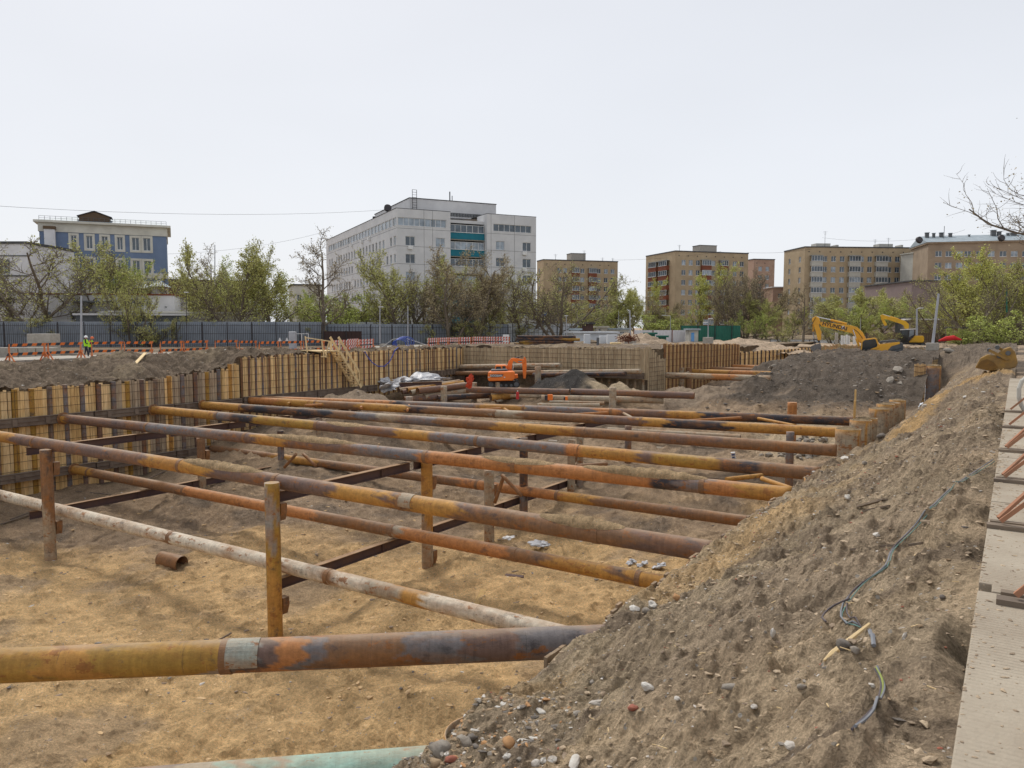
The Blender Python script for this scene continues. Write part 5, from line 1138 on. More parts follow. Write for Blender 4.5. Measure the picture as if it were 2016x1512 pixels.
# small kiosk and mixed panels
B=simple('kiosk','pale green kiosk with a blue poster beside the green fence',1357,116,1375,116,650,'palepanel','zinc',dep=2.5,cat='kiosk')
q=MB(); a=B.s_at(1361); b=B.s_at(1367); q.box((a,-.04,B.z_at(1360,672,a)),(b,-.01,B.z_at(1360,655,a)),M=B.M()); q.build('poster',mat('poster_blue',(.05,.25,.6),(.2,.4,.7),2),parent=B.e)
simple('site_cabin','long white site cabin with ribbed sides behind the stacked pipes',1130,108,1215,110,656,'fencewhite','fencewhite',dep=3,cat='cabin')
simple('site_cabin','cream container with small openings beyond the cabins',1174,124,1196,124,645,'cream','cream',dep=3,wins=((1178,1183,647,652,0),),cat='cabin')
simple('site_cabin','low cream site vehicle box right of the cream container',1197,126,1240,126,649,'cream','zinc',dep=3,wins=((1216,1234,653,657,3),),cat='cabin')
simple('bin_shelter','green steel box standing before the white panels',1274,112,1290,112,658,'fencegreen','fencegreen',dep=1.5,cat='box')
simple('bin_shelter','smaller green box right of the first green box',1300,110,1312,110,664,'fencegreen','fencegreen',dep=1.5,cat='box')
simple('hut','dark rusty hut behind the stacked black pipes',1142,116,1168,116,638,'beam','darkroof',dep=3,cat='hut')
simple('hut','grey white shed left of the dark rusty hut',1124,112,1142,112,650,'greywall','zinc',dep=3,cat='hut')
# ================= EXCAVATORS =================
def face_empty(name,px,D,z,label,cat,group=None):
    al=math.atan((px-1008)/F); p=gz(px,D,z); return empty(name,p,rz=YAW-al,label=label,cat=cat,group=group)
def lp(e,m,name,mt,**k): return m.build(name,mt,parent=e,local=True,**k)
def text_mesh(s,size,name,mt,parent,loc,rot,ext=.01):
    cu=bpy.data.curves.new('t','FONT'); cu.body=s; cu.size=size; cu.extrude=ext; cu.offset=size*.02; cu.align_x='CENTER'; cu.align_y='CENTER'
    o=bpy.data.objects.new('t',cu); col.objects.link(o); dg=bpy.context.evaluated_depsgraph_get(); me=bpy.data.meshes.new_from_object(o.evaluated_get(dg)); bpy.data.objects.remove(o)
    me.name=name; me.materials.clear(); me.materials.append(MAT[mt]); t=bpy.data.objects.new(name,me); col.objects.link(t); t.parent=parent; t.location=loc; t.rotation_euler=rot; return t
def tr(pts,ox,oy,k): return [((X-ox)*k,(oy-Y)*k) for X,Y in pts]
def track(e,x0,x1,z0,z1,y,w_,M=None):
    m=MB(); h=(z1-z0)/2; zc=(z0+z1)/2; prof=[]
    for i in range(9): a=-math.pi/2+math.pi*i/8; prof.append((x1-h+h*math.cos(a),zc+h*math.sin(a)))
    for i in range(9): a=math.pi/2+math.pi*i/8; prof.append((x0+h+h*math.cos(a),zc+h*math.sin(a)))
    Mt=(M or Matrix.Identity(4))@Matrix.Translation((0,y,0)); m.prism(prof,w_,M=Mt)
    L=x1-x0-2*h; n=int(L/.19)
    for i in range(n):
        x=x0+h+L*(i+.5)/n
        for z in (z0-.03,z1): m.box((x-.03,-w_/2-.01,z),(x+.03,w_/2+.01,z+.03),M=Mt)
    t=lp(e,m,'track','rubber'); r=MB()
    for i in range(6): 
        x=x0+h+L*i/5; a=Mt@Vector((x,-w_/2-.04,zc-h*.25)); b=Mt@Vector((x,-w_/2+.1,zc-h*.25)); r.tube(a,b,h*.42,n=12)
    for x in (x0+h,x1-h): r.tube(Mt@Vector((x,-w_/2-.03,zc)),Mt@Vector((x,w_/2+.03,zc)),h*.72,n=14)
    r.build('rollers','greypaint',parent=t,local=True)
# --- yellow orange excavator, centre right ---
e=face_empty('excavator',1734,88,atd(1734,697,88).z,'orange yellow excavator with raised boom tilting on the dark soil heap','excavator')
k=88/1500/7.754*1.02; ox,oy=1120,752; T_=lambda pts:tr(pts,ox,oy,k)
def pr(pts,dep,y,name,mt,bev=.03,par=None):
    m=MB(); m.prism(T_(pts),dep,M=Matrix.Translation((0,y,0))); o=m.build(name,mt,parent=par or e,local=True)
    if bev: b=o.modifiers.new('bevel','BEVEL'); b.width=bev; b.segments=2
    return o
tilt=Matrix.Rotation(math.radians(-7),4,'Y')
boom=pr([(925,525),(880,430),(800,352),(705,322),(440,288),(300,268),(268,290),(300,338),(560,400),(735,445),(790,520),(835,580),(880,600)],.42,0,'boom','yellowpaint')
text_mesh('HYUNDAI',.62,'boom_lettering','dark',boom,((487-ox)*k,-.235,(oy-338)*k),(math.pi/2,math.radians(13.5),0),.012)
m=MB(); c=T_([(608,358)])[0]; m.tube((c[0],-.215,c[1]),(c[0],-.245,c[1]),.21,n=20); m.build('round_badge','white',parent=boom,local=True)
m=MB(); c=T_([(608,358)])[0]; m.tube((c[0],-.245,c[1]),(c[0],-.255,c[1]),.09,n=14); m.build('badge_mark','redpanel',parent=boom,local=True)
st=pr([(160,215),(205,185),(255,200),(278,262),(262,330),(302,430),(298,550),(255,556),(232,460),(190,330),(162,255)],.34,0,'stick','yellowpaint')
bk_=MB(); bp=T_([(145,670),(170,640),(220,618),(285,600),(302,650),(302,792),(240,752),(185,725)]); bk_.prism(bp,1.15); 
b_=bk_.build('bucket','greypaint',parent=e,local=True); b_.data.materials.clear(); b_.data.materials.append(mat('worn_steel',(.2,.19,.185),(.12,.115,.11),3,.6)); MAT['worn']=b_.data.materials[0]
m=MB()
for i in range(5): y=-.5+i*.25; a=T_([(300,792),(315,812)]); m.bar((a[0][0],y,a[0][1]+.05),(a[1][0],y,a[1][1]),.09,.07)
m.build('bucket_teeth','worn',parent=b_,local=True)
def cyl(a,b,c,r,y,name='cylinder'):
    A,B_,C_=T_([a,b,c]); m=MB(); m.tube((A[0],y,A[1]),(B_[0],y,B_[1]),r*.55,n=8); o=m.build(name+'_rod','chrome',parent=e,local=True)
    m=MB(); m.tube((B_[0],y,B_[1]),(C_[0],y,C_[1]),r,n=10); m.build(name+'_barrel','yellowpaint',parent=o,local=True)
cyl((228,195),(425,240),(655,300),.12,0,'stick_cylinder'); cyl((190,520),(182,420),(175,300),.1,0,'bucket_cylinder')
for y in (-.38,.38): cyl((745,390),(790,520),(835,640),.11,y,'boom_cylinder')
m=MB()
for a,b in (((190,530),(215,620)),((190,530),(255,556)),((268,556),(285,600))): A,B_=T_([a,b]); m.bar((A[0],0,A[1]),(B_[0],0,B_[1]),.3,.1)
lp(e,m,'bucket_link','dark')
m=MB(); 
for i in (0,1): A=T_([(215,200),(165,300),(180,400),(200,520)] if i else [(760,380),(820,430),(880,520)]); m.path([(p[0],-.24,p[1]) for p in A],.03,n=5)
lp(e,m,'hose','rubber')
cab=pr([(862,720),(868,560),(905,528),(1045,508),(1070,516),(1108,608),(1108,655),(905,742)],1.0,-.85,'cab','yellowpaint')
m=MB(); m.prism(T_([(878,700),(884,572),(910,545),(1040,526),(1060,536),(1086,615),(1075,640),(915,708)]),.02,M=Matrix.Translation((0,-1.365,0))); m.build('cab_window','cabglass',parent=cab,local=True)
m=MB(); a=T_([(866,712),(872,566)]); m.box((a[0][0]-.04,-1.3,a[0][1]),(a[0][0]-.02,-.4,a[1][1])); m.build('cab_windscreen','cabglass',parent=cab,local=True)
hs=pr([(1090,610),(1375,565),(1390,590),(1395,640),(1240,690),(905,745),(905,700),(1100,640)],2.5,0,'engine_house','yellowpaint')
m=MB(); m.prism(T_([(1270,630),(1385,592),(1405,600),(1412,660),(1225,690)]),.03,M=Matrix.Translation((0,-1.27,0))); m.build('house_side_panel','greypaint',parent=hs,local=True)
m=MB(); m.prism(T_([(1105,585),(1110,560),(1300,535),(1380,548),(1375,565)]),1.9); m.build('hood','greypaint',parent=hs,local=True)
pr([(1370,565),(1420,590),(1430,665),(1395,660)],2.5,0,'counterweight','greypaint')
pr([(900,748),(1235,695),(1425,662),(1425,690),(1100,752),(930,790)],2.5,0,'chassis','greypaint')
Mt=tilt@Matrix.Translation((0,0,-1.0)); track(e,-1.9,2.0,-.2,.7,-1.1,.6,M=Matrix.Rotation(math.radians(-9),4,'Y')@Matrix.Translation((.2,0,-.62))); track(e,-1.9,2.0,-.2,.7,1.1,.6,M=Matrix.Rotation(math.radians(-9),4,'Y')@Matrix.Translation((.2,0,-.62)))
# --- far yellow excavator ---
e=face_empty('excavator',1800,112,atd(1800,675,112).z,'smaller deep yellow excavator with dark cab, farther back beside the grey pole','excavator')
k=112/1500/7.754; ox,oy=1620,585
pr([(1145,172),(1180,148),(1280,188),(1400,215),(1495,250),(1545,300),(1548,372),(1492,372),(1478,325),(1440,298),(1340,262),(1225,222),(1190,235)],.4,0,'boom','chromeyellow')
pr([(1150,165),(1188,170),(1205,230),(1248,300),(1235,345),(1212,330),(1165,230)],.3,0,'stick','chromeyellow'); pr([(1195,330),(1250,320),(1262,350),(1228,372),(1200,362)],.9,0,'bucket','worn')
cyl((1182,150),(1285,185),(1400,222),.1,0,'stick_cylinder')
cab=pr([(1435,580),(1438,395),(1460,375),(1625,372),(1632,470),(1590,520),(1545,585)],1.6,-.4,'cab','dark')
m=MB(); m.prism(T_([(1450,570),(1452,400),(1540,392),(1545,570)]),.02,M=Matrix.Translation((0,-1.22,0))); m.build('cab_window','cabglass',parent=cab,local=True)
m=MB(); m.prism(T_([(1555,500),(1560,392),(1618,390),(1620,460)]),.02,M=Matrix.Translation((0,-1.22,0))); m.build('cab_window','paneglass',parent=cab,local=True)
m=MB(); m.prism(T_([(1432,378),(1640,366),(1640,380),(1432,392)]),1.8,M=Matrix.Translation((0,-.4,0))); m.build('cab_roof','white',parent=cab,local=True)
pr([(1560,560),(1600,500),(1640,475),(1745,478),(1758,500),(1758,560),(1740,578),(1560,578)],2.3,.1,'engine_house','chromeyellow',.06)
track(e,-1.7,1.6,-.75,.05,-1,.5); track(e,-1.7,1.6,-.75,.05,1,.5)
# --- orange excavator in the pit, seen from behind ---
e=face_empty('excavator',988,64,atd(988,749,64).z,'orange excavator seen from behind at the foot of the end wall','excavator')
k=64/1500/10.08; ox,oy=1088,592
cw=pr([(810,445),(830,418),(1300,408),(1345,420),(1342,555),(1300,592),(830,600),(808,560)],.9,0,'counterweight','orangepaint',.08)
m=MB(); m.prism(T_([(845,478),(890,462),(1120,462),(1100,500),(1060,518),(880,522)]),.02,M=Matrix.Translation((0,-.46,0))); pl=m.build('name_plate','dark',parent=cw,local=True)
c=T_([(975,492)])[0]; text_mesh('DOOSAN',.235,'lettering','white',pl,(c[0],-.475,c[1]),(math.pi/2,0,0),.008)
for x in (830,1140): c=T_([(x,525)])[0]; m=MB(); m.box((c[0]-.06,-.47,c[1]-.03),(c[0]+.06,-.445,c[1]+.06)); m.build('tail_lamp','cream',parent=cw,local=True)
pr([(840,430),(1320,420),(1330,590),(840,590)],2.0,1.5,'engine_house','orangepaint',.04)
pr([(862,412),(880,385),(1180,372),(1210,408)],1.6,1.1,'hood','greypaint',.04)
cab=pr([(945,400),(955,318),(970,305),(1150,305),(1190,320),(1195,400)],1.2,2.0,'cab','orangepaint',.04)
for a in ([(968,385),(972,335),(1068,335),(1068,385)],[(1100,385),(1100,325),(1160,325),(1170,385)]): m=MB(); m.prism(T_(a),.02,M=Matrix.Translation((0,1.385,0))); m.build('cab_window','cabglass',parent=cab,local=True)
boom=pr([(1175,405),(1225,235),(1285,170),(1340,165),(1540,195),(1560,235),(1540,285),(1400,270),(1325,225),(1300,290),(1290,405)],.36,2.2,'boom','orangepaint',.02)
c=T_([(1458,240)])[0]; m=MB(); m.box((c[0]-.16,1.985,c[1]-.05),(c[0]+.16,2.015,c[1]+.05)); pl=m.build('name_plate','dark',parent=boom,local=True); text_mesh('DOOSAN',.075,'lettering','white',pl,(c[0],1.98,c[1]),(math.pi/2,0,0),.004)
pr([(1535,160),(1560,140),(1592,200),(1598,300),(1590,500),(1575,590),(1530,590),(1520,480),(1505,290),(1540,240)],.28,2.2,'stick','orangepaint',.02)
m=MB(); A=T_([(1350,180),(1440,150),(1525,122)]); m.tube((A[0][0],2.2,A[0][1]),(A[1][0],2.2,A[1][1]),.06,n=8); m.tube((A[1][0],2.2,A[1][1]),(A[2][0],2.2,A[2][1]),.035,n=8); lp(e,m,'stick_cylinder','dark')
m=MB(); A=T_([(1330,290),(1315,400)]); m.tube((A[0][0],1.9,A[0][1]),(A[1][0],1.9,A[1][1]),.035,n=8); lp(e,m,'boom_cylinder','chrome')
pr([(1335,485),(1410,490),(1415,560),(1335,570)],1.2,1.4,'side_step','orangepaint',.03)
track(e,-1.2,1.5,-.62,-.05,.1,.45); track(e,-1.2,1.5,-.62,-.05,2.2,.45)
# ================= PEOPLE =================
MAT['skin']=mat('skin',(.45,.26,.18),(.40,.22,.15),4,.6); MAT['navy']=mat('dark_workwear',(.02,.028,.045),(.03,.035,.05),6,.9)
MAT['hivis']=mat('hi_vis_vest',(.45,.85,.03),(.38,.72,.03),5,.8); MAT['helmetw']=mat('white_helmet',(.85,.85,.86),(.8,.8,.8),3,.4); MAT['helmeto']=mat('orange_helmet',(.8,.16,.04),(.7,.14,.04),3,.4); MAT['hivisorange']=mat('orange_sleeve',(.75,.2,.05),(.6,.16,.05),4,.8)
def person(label,px,D,gz_,facing,helmet,sleeve,arms,H=1.76,stoop=0):
    base=gz(px,D,gz_); s=H/1.78
    e=empty('person',base,rz=facing,label=label,cat='person',scale=s)
    V=[];Ed=[];Rd=[]
    def v(p,r,par=None):
        V.append(p); Rd.append(r)
        if par is not None: Ed.append((par,len(V)-1))
        return len(V)-1
    pel=v((0,0,.95),.15); ab=v((0,.01+stoop*.3,1.12),.14,pel); ch=v((0,stoop,1.34),.165,ab); nk=v((0,stoop*1.4,1.52),.062,ch); hd=v((0,stoop*1.8+.02,1.62),.095,nk); tp=v((0,stoop*2+.02,1.72),.085,hd); nose=v((0,stoop*1.8+.125,1.63),.018,hd)
    for sx in (-1,1): v((sx*.1,stoop*1.8,1.63),.02,hd)
    for sx,a in zip((-1,1),arms):
        sh=v((sx*.2,stoop,1.45),.068,ch); el=v(a[0],.05,sh); wr=v(a[1],.032,el)
        w_=Vector(a[1]); d=(w_-Vector(a[0])).normalized(); pm=v(tuple(w_+d*.07),.036,wr); sd=d.cross(Vector((0,0,1))); sd=sd.normalized() if sd.length>.1 else Vector((0,1,0))
        for q,l_ in ((-.03,.07),(-.01,.085),(.012,.08),(.032,.06)):
            f1=v(tuple(w_+d*(.1+l_*.4)+sd*q),.0095,pm); v(tuple(w_+d*(.1+l_*.75)+sd*q+Vector((0,0,-.025))),.008,f1)
        v(tuple(w_+d*.08+sd*.06*sx),.011,wr)
    for sx,st_ in ((-1,.12),(1,-.14)):
        hp=v((sx*.09,0,.9),.095,pel); kn=v((sx*.11,st_*.5+.03,.5),.062,hp); an=v((sx*.11,st_,.09),.042,kn); v((sx*.12,st_+.17,.04),.04,an)
    me=bpy.data.meshes.new('body'); me.from_pydata([Vector(p) for p in V],Ed,[]); o=bpy.data.objects.new('body',me); col.objects.link(o)
    sk=o.modifiers.new('s','SKIN'); 
    for i,r in enumerate(Rd): me.skin_vertices[0].data[i].radius=(r,r)
    me.skin_vertices[0].data[0].use_root=True
    sb=o.modifiers.new('u','SUBSURF'); sb.levels=1; sb.render_levels=1
    bpy.context.view_layer.update(); dg=bpy.context.evaluated_depsgraph_get(); m2=bpy.data.meshes.new_from_object(o.evaluated_get(dg)); m2.name='body'; o.modifiers.clear(); o.data=m2; o.parent=e
    for mm in ('navy','skin','navy' if sleeve is None else sleeve): m2.materials.append(MAT[mm])
    wr=[Vector(a[1]) for a in arms]; hc=Vector(V[hd])
    for p in m2.polygons:
        c=p.center; mi=0
        if c.z>1.54 and (c-hc).length<.25: mi=1
        elif any((c-x).length<.13 and (c-x).dot(x-Vector(a[0]))>-.0 for x,a in zip(wr,arms)): mi=1
        elif sleeve and c.z>1.0 and (abs(c.x)>.19): mi=2
        p.material_index=mi; p.use_smooth=True
    # vest: band of torso
    m=MB(); n=18; vs=[]
    for z,rx,ry in ((.93,.19,.15),(1.05,.185,.15),(1.2,.20,.165),(1.36,.215,.18),(1.46,.19,.14),(1.5,.1,.09)):
        t=(z-.93)/.5
        for j in range(n): a=2*math.pi*j/n; vs.append((rx*math.cos(a),ry*math.sin(a)+stoop*min(1,t),z))
    m.add(vs,[(i*n+j,i*n+(j+1)%n,(i+1)*n+(j+1)%n,(i+1)*n+j) for i in range(5) for j in range(n)]); m.build('vest','hivis',parent=e,local=True,smooth=True)
    m=MB(); vs=[]; hx=Vector(V[tp]); 
    prof=[(.185,-.03),(.135,-.02),(.13,.03),(.105,.09),(.055,.125),(.0001,.13)]
    for r,z in prof:
        for j in range(n): a=2*math.pi*j/n; vs.append((hx.x+r*math.cos(a)*.9,hx.y+r*math.sin(a)*(1.05 if math.sin(a)>0 or r<.15 else .8),hx.z-.02+z))
    m.add(vs,[(i*n+j,i*n+(j+1)%n,(i+1)*n+(j+1)%n,(i+1)*n+j) for i in range(5) for j in range(n)]); m.build('helmet',helmet,parent=e,local=True,smooth=True)
    return e
person('worker in white helmet and yellow green vest facing a colleague',167.5,64.3,-2.62,YAW-1.2,'helmetw',None,[((-.3,.05,1.2),(-.27,.2,1.02)),((.32,.03,1.2),(.25,.26,1.1))],1.78)
person('worker in orange helmet and yellow green vest leaning forward',175.5,63.0,-2.62,YAW-1.5,'helmeto','hivisorange',[((-.27,.25,1.25),(-.15,.48,1.2)),((.27,.25,1.22),(.15,.5,1.15))],1.72,stoop=.09)
# ================= BARRIERS =================
OR=(.80,.20,.04); DK=(.045,.06,.075); RD=(.62,.10,.06); WH=(.7,.68,.66)
def barrier_proto(L,c1,c2,sl,legm,h1=1.15,h2=.5,rails=2):
    e=empty('barrier',(0,0,0)); x=-L/2
    for z in ((h1,h2) if rails==2 else (h1,.8,h2)):
        m=MB(); n=int(L/sl); 
        for i in range(n):
            a=-L/2+L*i/n; b=-L/2+L*(i+1)/n; c=c1 if i%2 else c2; sk=.05
            for y0,y1 in ((-.02,.02),):
                vs=[(a-sk,y0,z-.1),(b-sk,y0,z-.1),(b-sk,y1,z-.1),(a-sk,y1,z-.1),(a+sk,y0,z+.1),(b+sk,y0,z+.1),(b+sk,y1,z+.1),(a+sk,y1,z+.1)]
                m.add(vs,[(0,3,2,1),(4,5,6,7),(0,1,5,4),(1,2,6,5),(2,3,7,6),(3,0,4,7)],c)
        m.build('rail','stripe',parent=e,local=True)
    for x in (-L/2+.12,L/2-.12):
        m=MB(); m.box((x-.04,-.035,0),(x+.04,.035,h1+.08)); m.bar((x,-.42,.0),(x,-.02,.55),.07,.06,up=(1,0,0)); m.bar((x,.42,.0),(x,.02,.55),.07,.06,up=(1,0,0)); m.box((x-.05,-.45,-.05),(x+.05,.45,0)); m.build('leg',legm,parent=e,local=True)
    return e
MAT['dullorange']=mat('dull_orange',(.40,.18,.10),(.27,.15,.09),5,.8)
pA=barrier_proto(2.5,OR,DK,.28,'orange'); pB=barrier_proto(2.3,RD,WH,.22,'orange',1.05,.45,3); usedp=set()
def place(pr_,p,q,label,group):
    p=Vector(p);q=Vector(q); d=q-p; c=(p+q)/2; L0=2.5 if pr_ is pA else 2.3
    if id(pr_) not in usedp: o=pr_; usedp.add(id(pr_))
    else: o=copy_tree(pr_)
    o.location=c; o.rotation_euler=(0,0,math.atan2(d.y,d.x)); o.scale=(Vector((d.x,d.y)).length/L0,1,1); tag(o,label,'barrier',group)
BA=[((15,712),(92,708),'striped orange and navy barrier at the left edge before the concrete blocks'),((92,708),(163,704.5),'striped barrier between the tall concrete box and the two workers'),
 ((178,704),(243,702.5),'striped barrier just right of the two workers'),((243,702.5),(302,702),'second striped barrier right of the workers, behind a blue canister'),((314,702),(360,700),'striped barrier right after the first gap'),((360,700),(410,698),'striped barrier with a crossed leg left of the left gap tree trunk'),
 ((422,698),(468,697),'striped barrier under the leaning trunks in the gap'),((470,700),(506,699),'striped barrier just before the wall steps up'),((509,703),(550,701),'orange and navy barrier nearest the edge above the tall boards'),((551,701),(595,700),'orange and navy barrier before the white triangle signs'),((596,699),(640,698),'orange and navy barrier behind the top landing of the stairs')]
for a,b,l in BA: place(pA,onz(*a,-2.5),onz(*b,-2.5),l,'striped barriers along the far road')
BB=[((655,697),(680,695),'red white barrier behind the stair rails'),((682,696),(704,694),'doubled red white barrier right of the stairs, front one'),((684,692),(706,690),'doubled red white barrier right of the stairs, rear one'),((706,694),(736,691),'red white barrier left of the drooping tape'),
 ((842,688),(862,687),'red white barrier right of the blue hose coil'),((862,687),(882,686),'second red white barrier right of the blue coil'),((882,686),(903,685.5),'third red white barrier right of the blue coil'),((903,685),(928,684.5),'red white barrier above the wall corner'),((930,683),(952,683),'distant red white barrier right of the wall corner'),((953,683),(976,683),'distant red white barrier before the railed fence'),((977,683),(1004,683),'distant red white barrier next to the stacked black pipes')]
for a,b,l in BB: place(pB,onz(*a,-2.35),onz(*b,-2.35),l,'red and white barriers beyond the stairs')
# near barrier standing on the slabs at the right edge
for i,(y,) in enumerate([(3.15,),(5.55,),(7.6,),(9.9,),(12.3,),(15.2,),(18.,)]):
    e=empty('barrier',(.75,y,-1.70),label=['orange legged barrier with its foot just inside the lower right edge','orange legged barrier, its wooden foot beyond the slab notch','second orange legged barrier, steep orange strut over the slab','barrier with crossed rusty legs on the slab','barrier at the joint under the crossed legs','barrier beside the bent white hose','last barrier of the row at the right margin'][i],cat='barrier',group='barriers on the slabs at the right')
    m=MB(); xl=-.60 if i==0 else (-.79 if i==1 else -.9); m.box((xl,-.12,.0),(.7,-.02,.035)); m.box((xl+.02,.06,.0),(.6,.13,.03)); m.build('base_board','oldtimber',parent=e,local=True)
    m=MB(); m.bar((xl+.1,-.06,.06),(.05,-.06,.95),.032,.035); m.build('leg','dullorange',parent=e,local=True); m=MB(); m.bar((.6,-.06,.06),(.0,-.06,.95),.06,.05); m.build('leg','orange',parent=e,local=True)
    if i in (2,3,4): m=MB(); m.bar((xl+.08,.1,.05),(.05,.9,1.0),.03,.03); m.build('leg','dullorange',parent=e,local=True)
    m=MB(); 
    for j in range(8): m.box((.0,-.1+j*.28,.85),(.03,-.1+j*.28+.28,1.05),c=OR if j%2 else WH)
    m.build('rail','stripe',parent=e,local=True)
m=MB(); pts=[atd(x,y,15) for x,y in ((2022,742),(2012,750),(2006,765),(2006,782),(2010,797),(2018,810))]; m.path(pts,.04,n=8); tag(m.build('bent_pipe','palepanel',loc=pts[2]),'bent dirty white hose rising at the right margin','hose')
# ================= BLOCKS, BOXES =================
def blk(label,px0,px1,D,ytop,zb,dep,m='concrete',name='concrete_block',cat='block',group=None,bev=.04):
    a=gz(px0,D,zb); b=gz(px1,D,zb); W=(b-a).length; h=atd((px0+px1)/2,ytop,D).z-zb; ang=math.atan2(b.y-a.y,b.x-a.x)
    q=MB(); q.box((-W/2,-dep/2,0),(W/2,dep/2,h)); return tag(q.build(name,m,loc=(a+b)/2,rot=(0,0,ang),local=True,bevel=bev),label,cat,group)
blk('tall square concrete box beside the many stemmed tree',63,107,66,657,-2.65,1.6)
for i,(x0,x1,l) in enumerate([(-16,-2,'grey concrete block outside the left edge'),(0,39,'concrete block at the far left behind the barrier'),(41,74,'concrete block in front of the tall concrete box, left one'),(76,106,'concrete block in front of the tall concrete box, right one')]): blk(l,x0,x1,64,684,-2.65,1.0,group='concrete blocks behind the barrier')
for x0,x1,D,y,l in ((118,160,68,695,'low flat concrete slab stack left of the workers'),(915,934,80,688,'pale footing block'),(800,865,84,689,'long pale concrete kerb beyond the wall top, right piece'),(738,800,80,691,'long pale concrete kerb beyond the wall top, left piece'),(345,410,75,695,'long white plank pile behind the barriers'),(748,761,82,677,'concrete foot of the slim white pole'),(800,812,84,681,'white concrete foot of the second slim pole')): 
    if 'footing' in l: continue
    blk(l,x0,x1,D,y,-2.6,.8)
blk('grey electrical cabinet behind the barriers',569,583,76,653,-2.5,.5,'gal','cabinet','cabinet'); blk('blue and white canister on the road',211,218,66,696,-2.5,.3,mat('canister_blue',(.05,.12,.55),(.1,.2,.7)),'canister','canister')
for px,l in ((550,'left white triangle sign on the barrier'),(564,'right white triangle sign on the barrier')):
    a=gz(px,70,0); s=math.cos(YAW); q=MB(); z0_=atd(px,673,70).z; q.add([(a.x-.15,a.y-.1,z0_),(a.x+.15,a.y+.1,z0_),(a.x,a.y,z0_+.38),(a.x-.15,a.y-.07,z0_),(a.x+.15,a.y+.13,z0_),(a.x,a.y+.03,z0_+.38)],[(0,1,2),(3,5,4),(0,3,4,1),(1,4,5,2),(2,5,3,0)]); tag(q.build('warning_sign','white',loc=a),l,'sign')
q=MB(); 
for (x0,y0,x1,y1) in ((583,657,583,676),(594,657,594,676),(583,657,607,657),(607,657,607,672)): q.bar(atd(x0,y0,77),atd(x1,y1,77),.05,.05)
tag(q.build('tube_stand','white',loc=atd(590,670,77)),'thin white tube frame beside the electrical cabinet','frame')
blk('small white box by the end of the railed fence',990,1002,98,659,-2.4,.8,'white','cabinet','box')
# ================= TIMBER STAIRS =================
s0=onx(651,690,-46.75); s1=onx(706,760,-46.0); e=empty('timber_stairs',s1,label='pale timber stairs with handrails going down the pit wall',cat='stairs')
dx_=Vector((.95,0,0)); tp=s0.copy(); bt=s1.copy(); bt.x=tp.x=-46.7
for off in (0,.95):
    q=MB(); o_=Vector((off,0,0)); q.bar(tp+o_,bt+o_+(bt-tp)*.03,.06,.24); q.build('stringer','rawtimber',parent=e)
    q=MB(); h=Vector((0,0,1.0)); q.bar(tp+o_+h+(tp-bt)*.03,bt+o_+h-(bt-tp)*.06,.05,.2); q.build('handrail','rawtimber',parent=e)
    q=MB()
    for t in (0.02,.35,.7,.93): c=tp.lerp(bt,t)+o_; q.box((c.x-.03,c.y-.05,c.z),(c.x+.03,c.y+.05,c.z+1.0))
    q.build('baluster','rawtimber',parent=e)
for i in range(13): c=tp.lerp(bt,(i+.5)/13); q=MB(); q.box((c.x,c.y-.14,c.z-.02),(c.x+.95,c.y+.14,c.z+.03)); q.build('step','rawtimber',parent=e)
q=MB(); 
for a,b in (((601,662),(605,694)),((633,668),(638,703)),((648,672),(641,703)),((638,690),(643,700)),((603,665),(650,672)),((605,690),(632,693)),((632,702),(644,703)),((650,672),(650,690))): q.bar(atd(*a,59.8),atd(*b,59.6),.09,.07)
q.build('landing_frame','rawtimber',parent=e); q=MB(); c=tp; q.box((c.x-1.6,c.y-1.8,c.z-.02),(c.x+.95,c.y-.1,c.z+.04)); q.build('landing','rawtimber',parent=e)
# ================= LOOSE PIPES =================
GL='loose pipes lying in the far part of the pit'
def lpipe(a,b,za,zb,r,c,l,wall=.02,g=GL): return pipe(onz(*a,za),onz(*b,zb),r,[(0,c),(.6,'D' if c in 'CD' else c)],l,name='loose_pipe',group=g,wall=wall,n=18)
lpipe((919,767),(1121,772),-5.3,-5.33,.26,'P','dark pipe on top of the loose pile under the orange excavator'); lpipe((1125,771),(1367,779),-5.33,-5.33,.27,'P','long dark pipe ending in an open mouth at the right, behind the far strut')
lpipe((1066,784),(1306,788),-5.75,-5.8,.27,'D','dusty pipe just in front of the long dark open one'); lpipe((1005,779),(1072,780),-5.7,-5.7,.15,'D','thin dusty pipe by the red bottle')
lpipe((1058,799),(1180,799),-6.1,-6.1,.2,'C','pale short pipe near the orange boxes'); lpipe((1082,791),(1190,794),-6.0,-6.0,.13,'C','thin pale tube beside the orange boxes')
lpipe((1063,796),(1165,801),-6.25,-6.3,.14,'D','thin dusty tube in front of the pale short pipe')
lpipe((834.8,783),(920,770),-6.0,-5.7,.29,'D','open ended pipe pointing left, lower of the stacked group'); lpipe((795.5,787),(880,781),-6.1,-6.0,.27,'P','leftmost open black mouthed pipe by the dirt mound'); lpipe((822,770),(930,758),-5.4,-5.2,.28,'P','upper open ended pipe of the stacked group')
lpipe((808,773),(915,757),-5.55,-5.15,.22,'C','pale pipe behind the upper open ended pipe'); lpipe((802,768),(912,753),-5.4,-5.0,.2,'O','ochre edged pipe in the back of the stack'); lpipe((792,772),(900,756),-5.6,-5.1,.2,'P','small dark pipe mouth in the stack, left one'); lpipe((786,768),(905,751),-5.45,-4.9,.19,'D','farthest thin pipe of the stack')
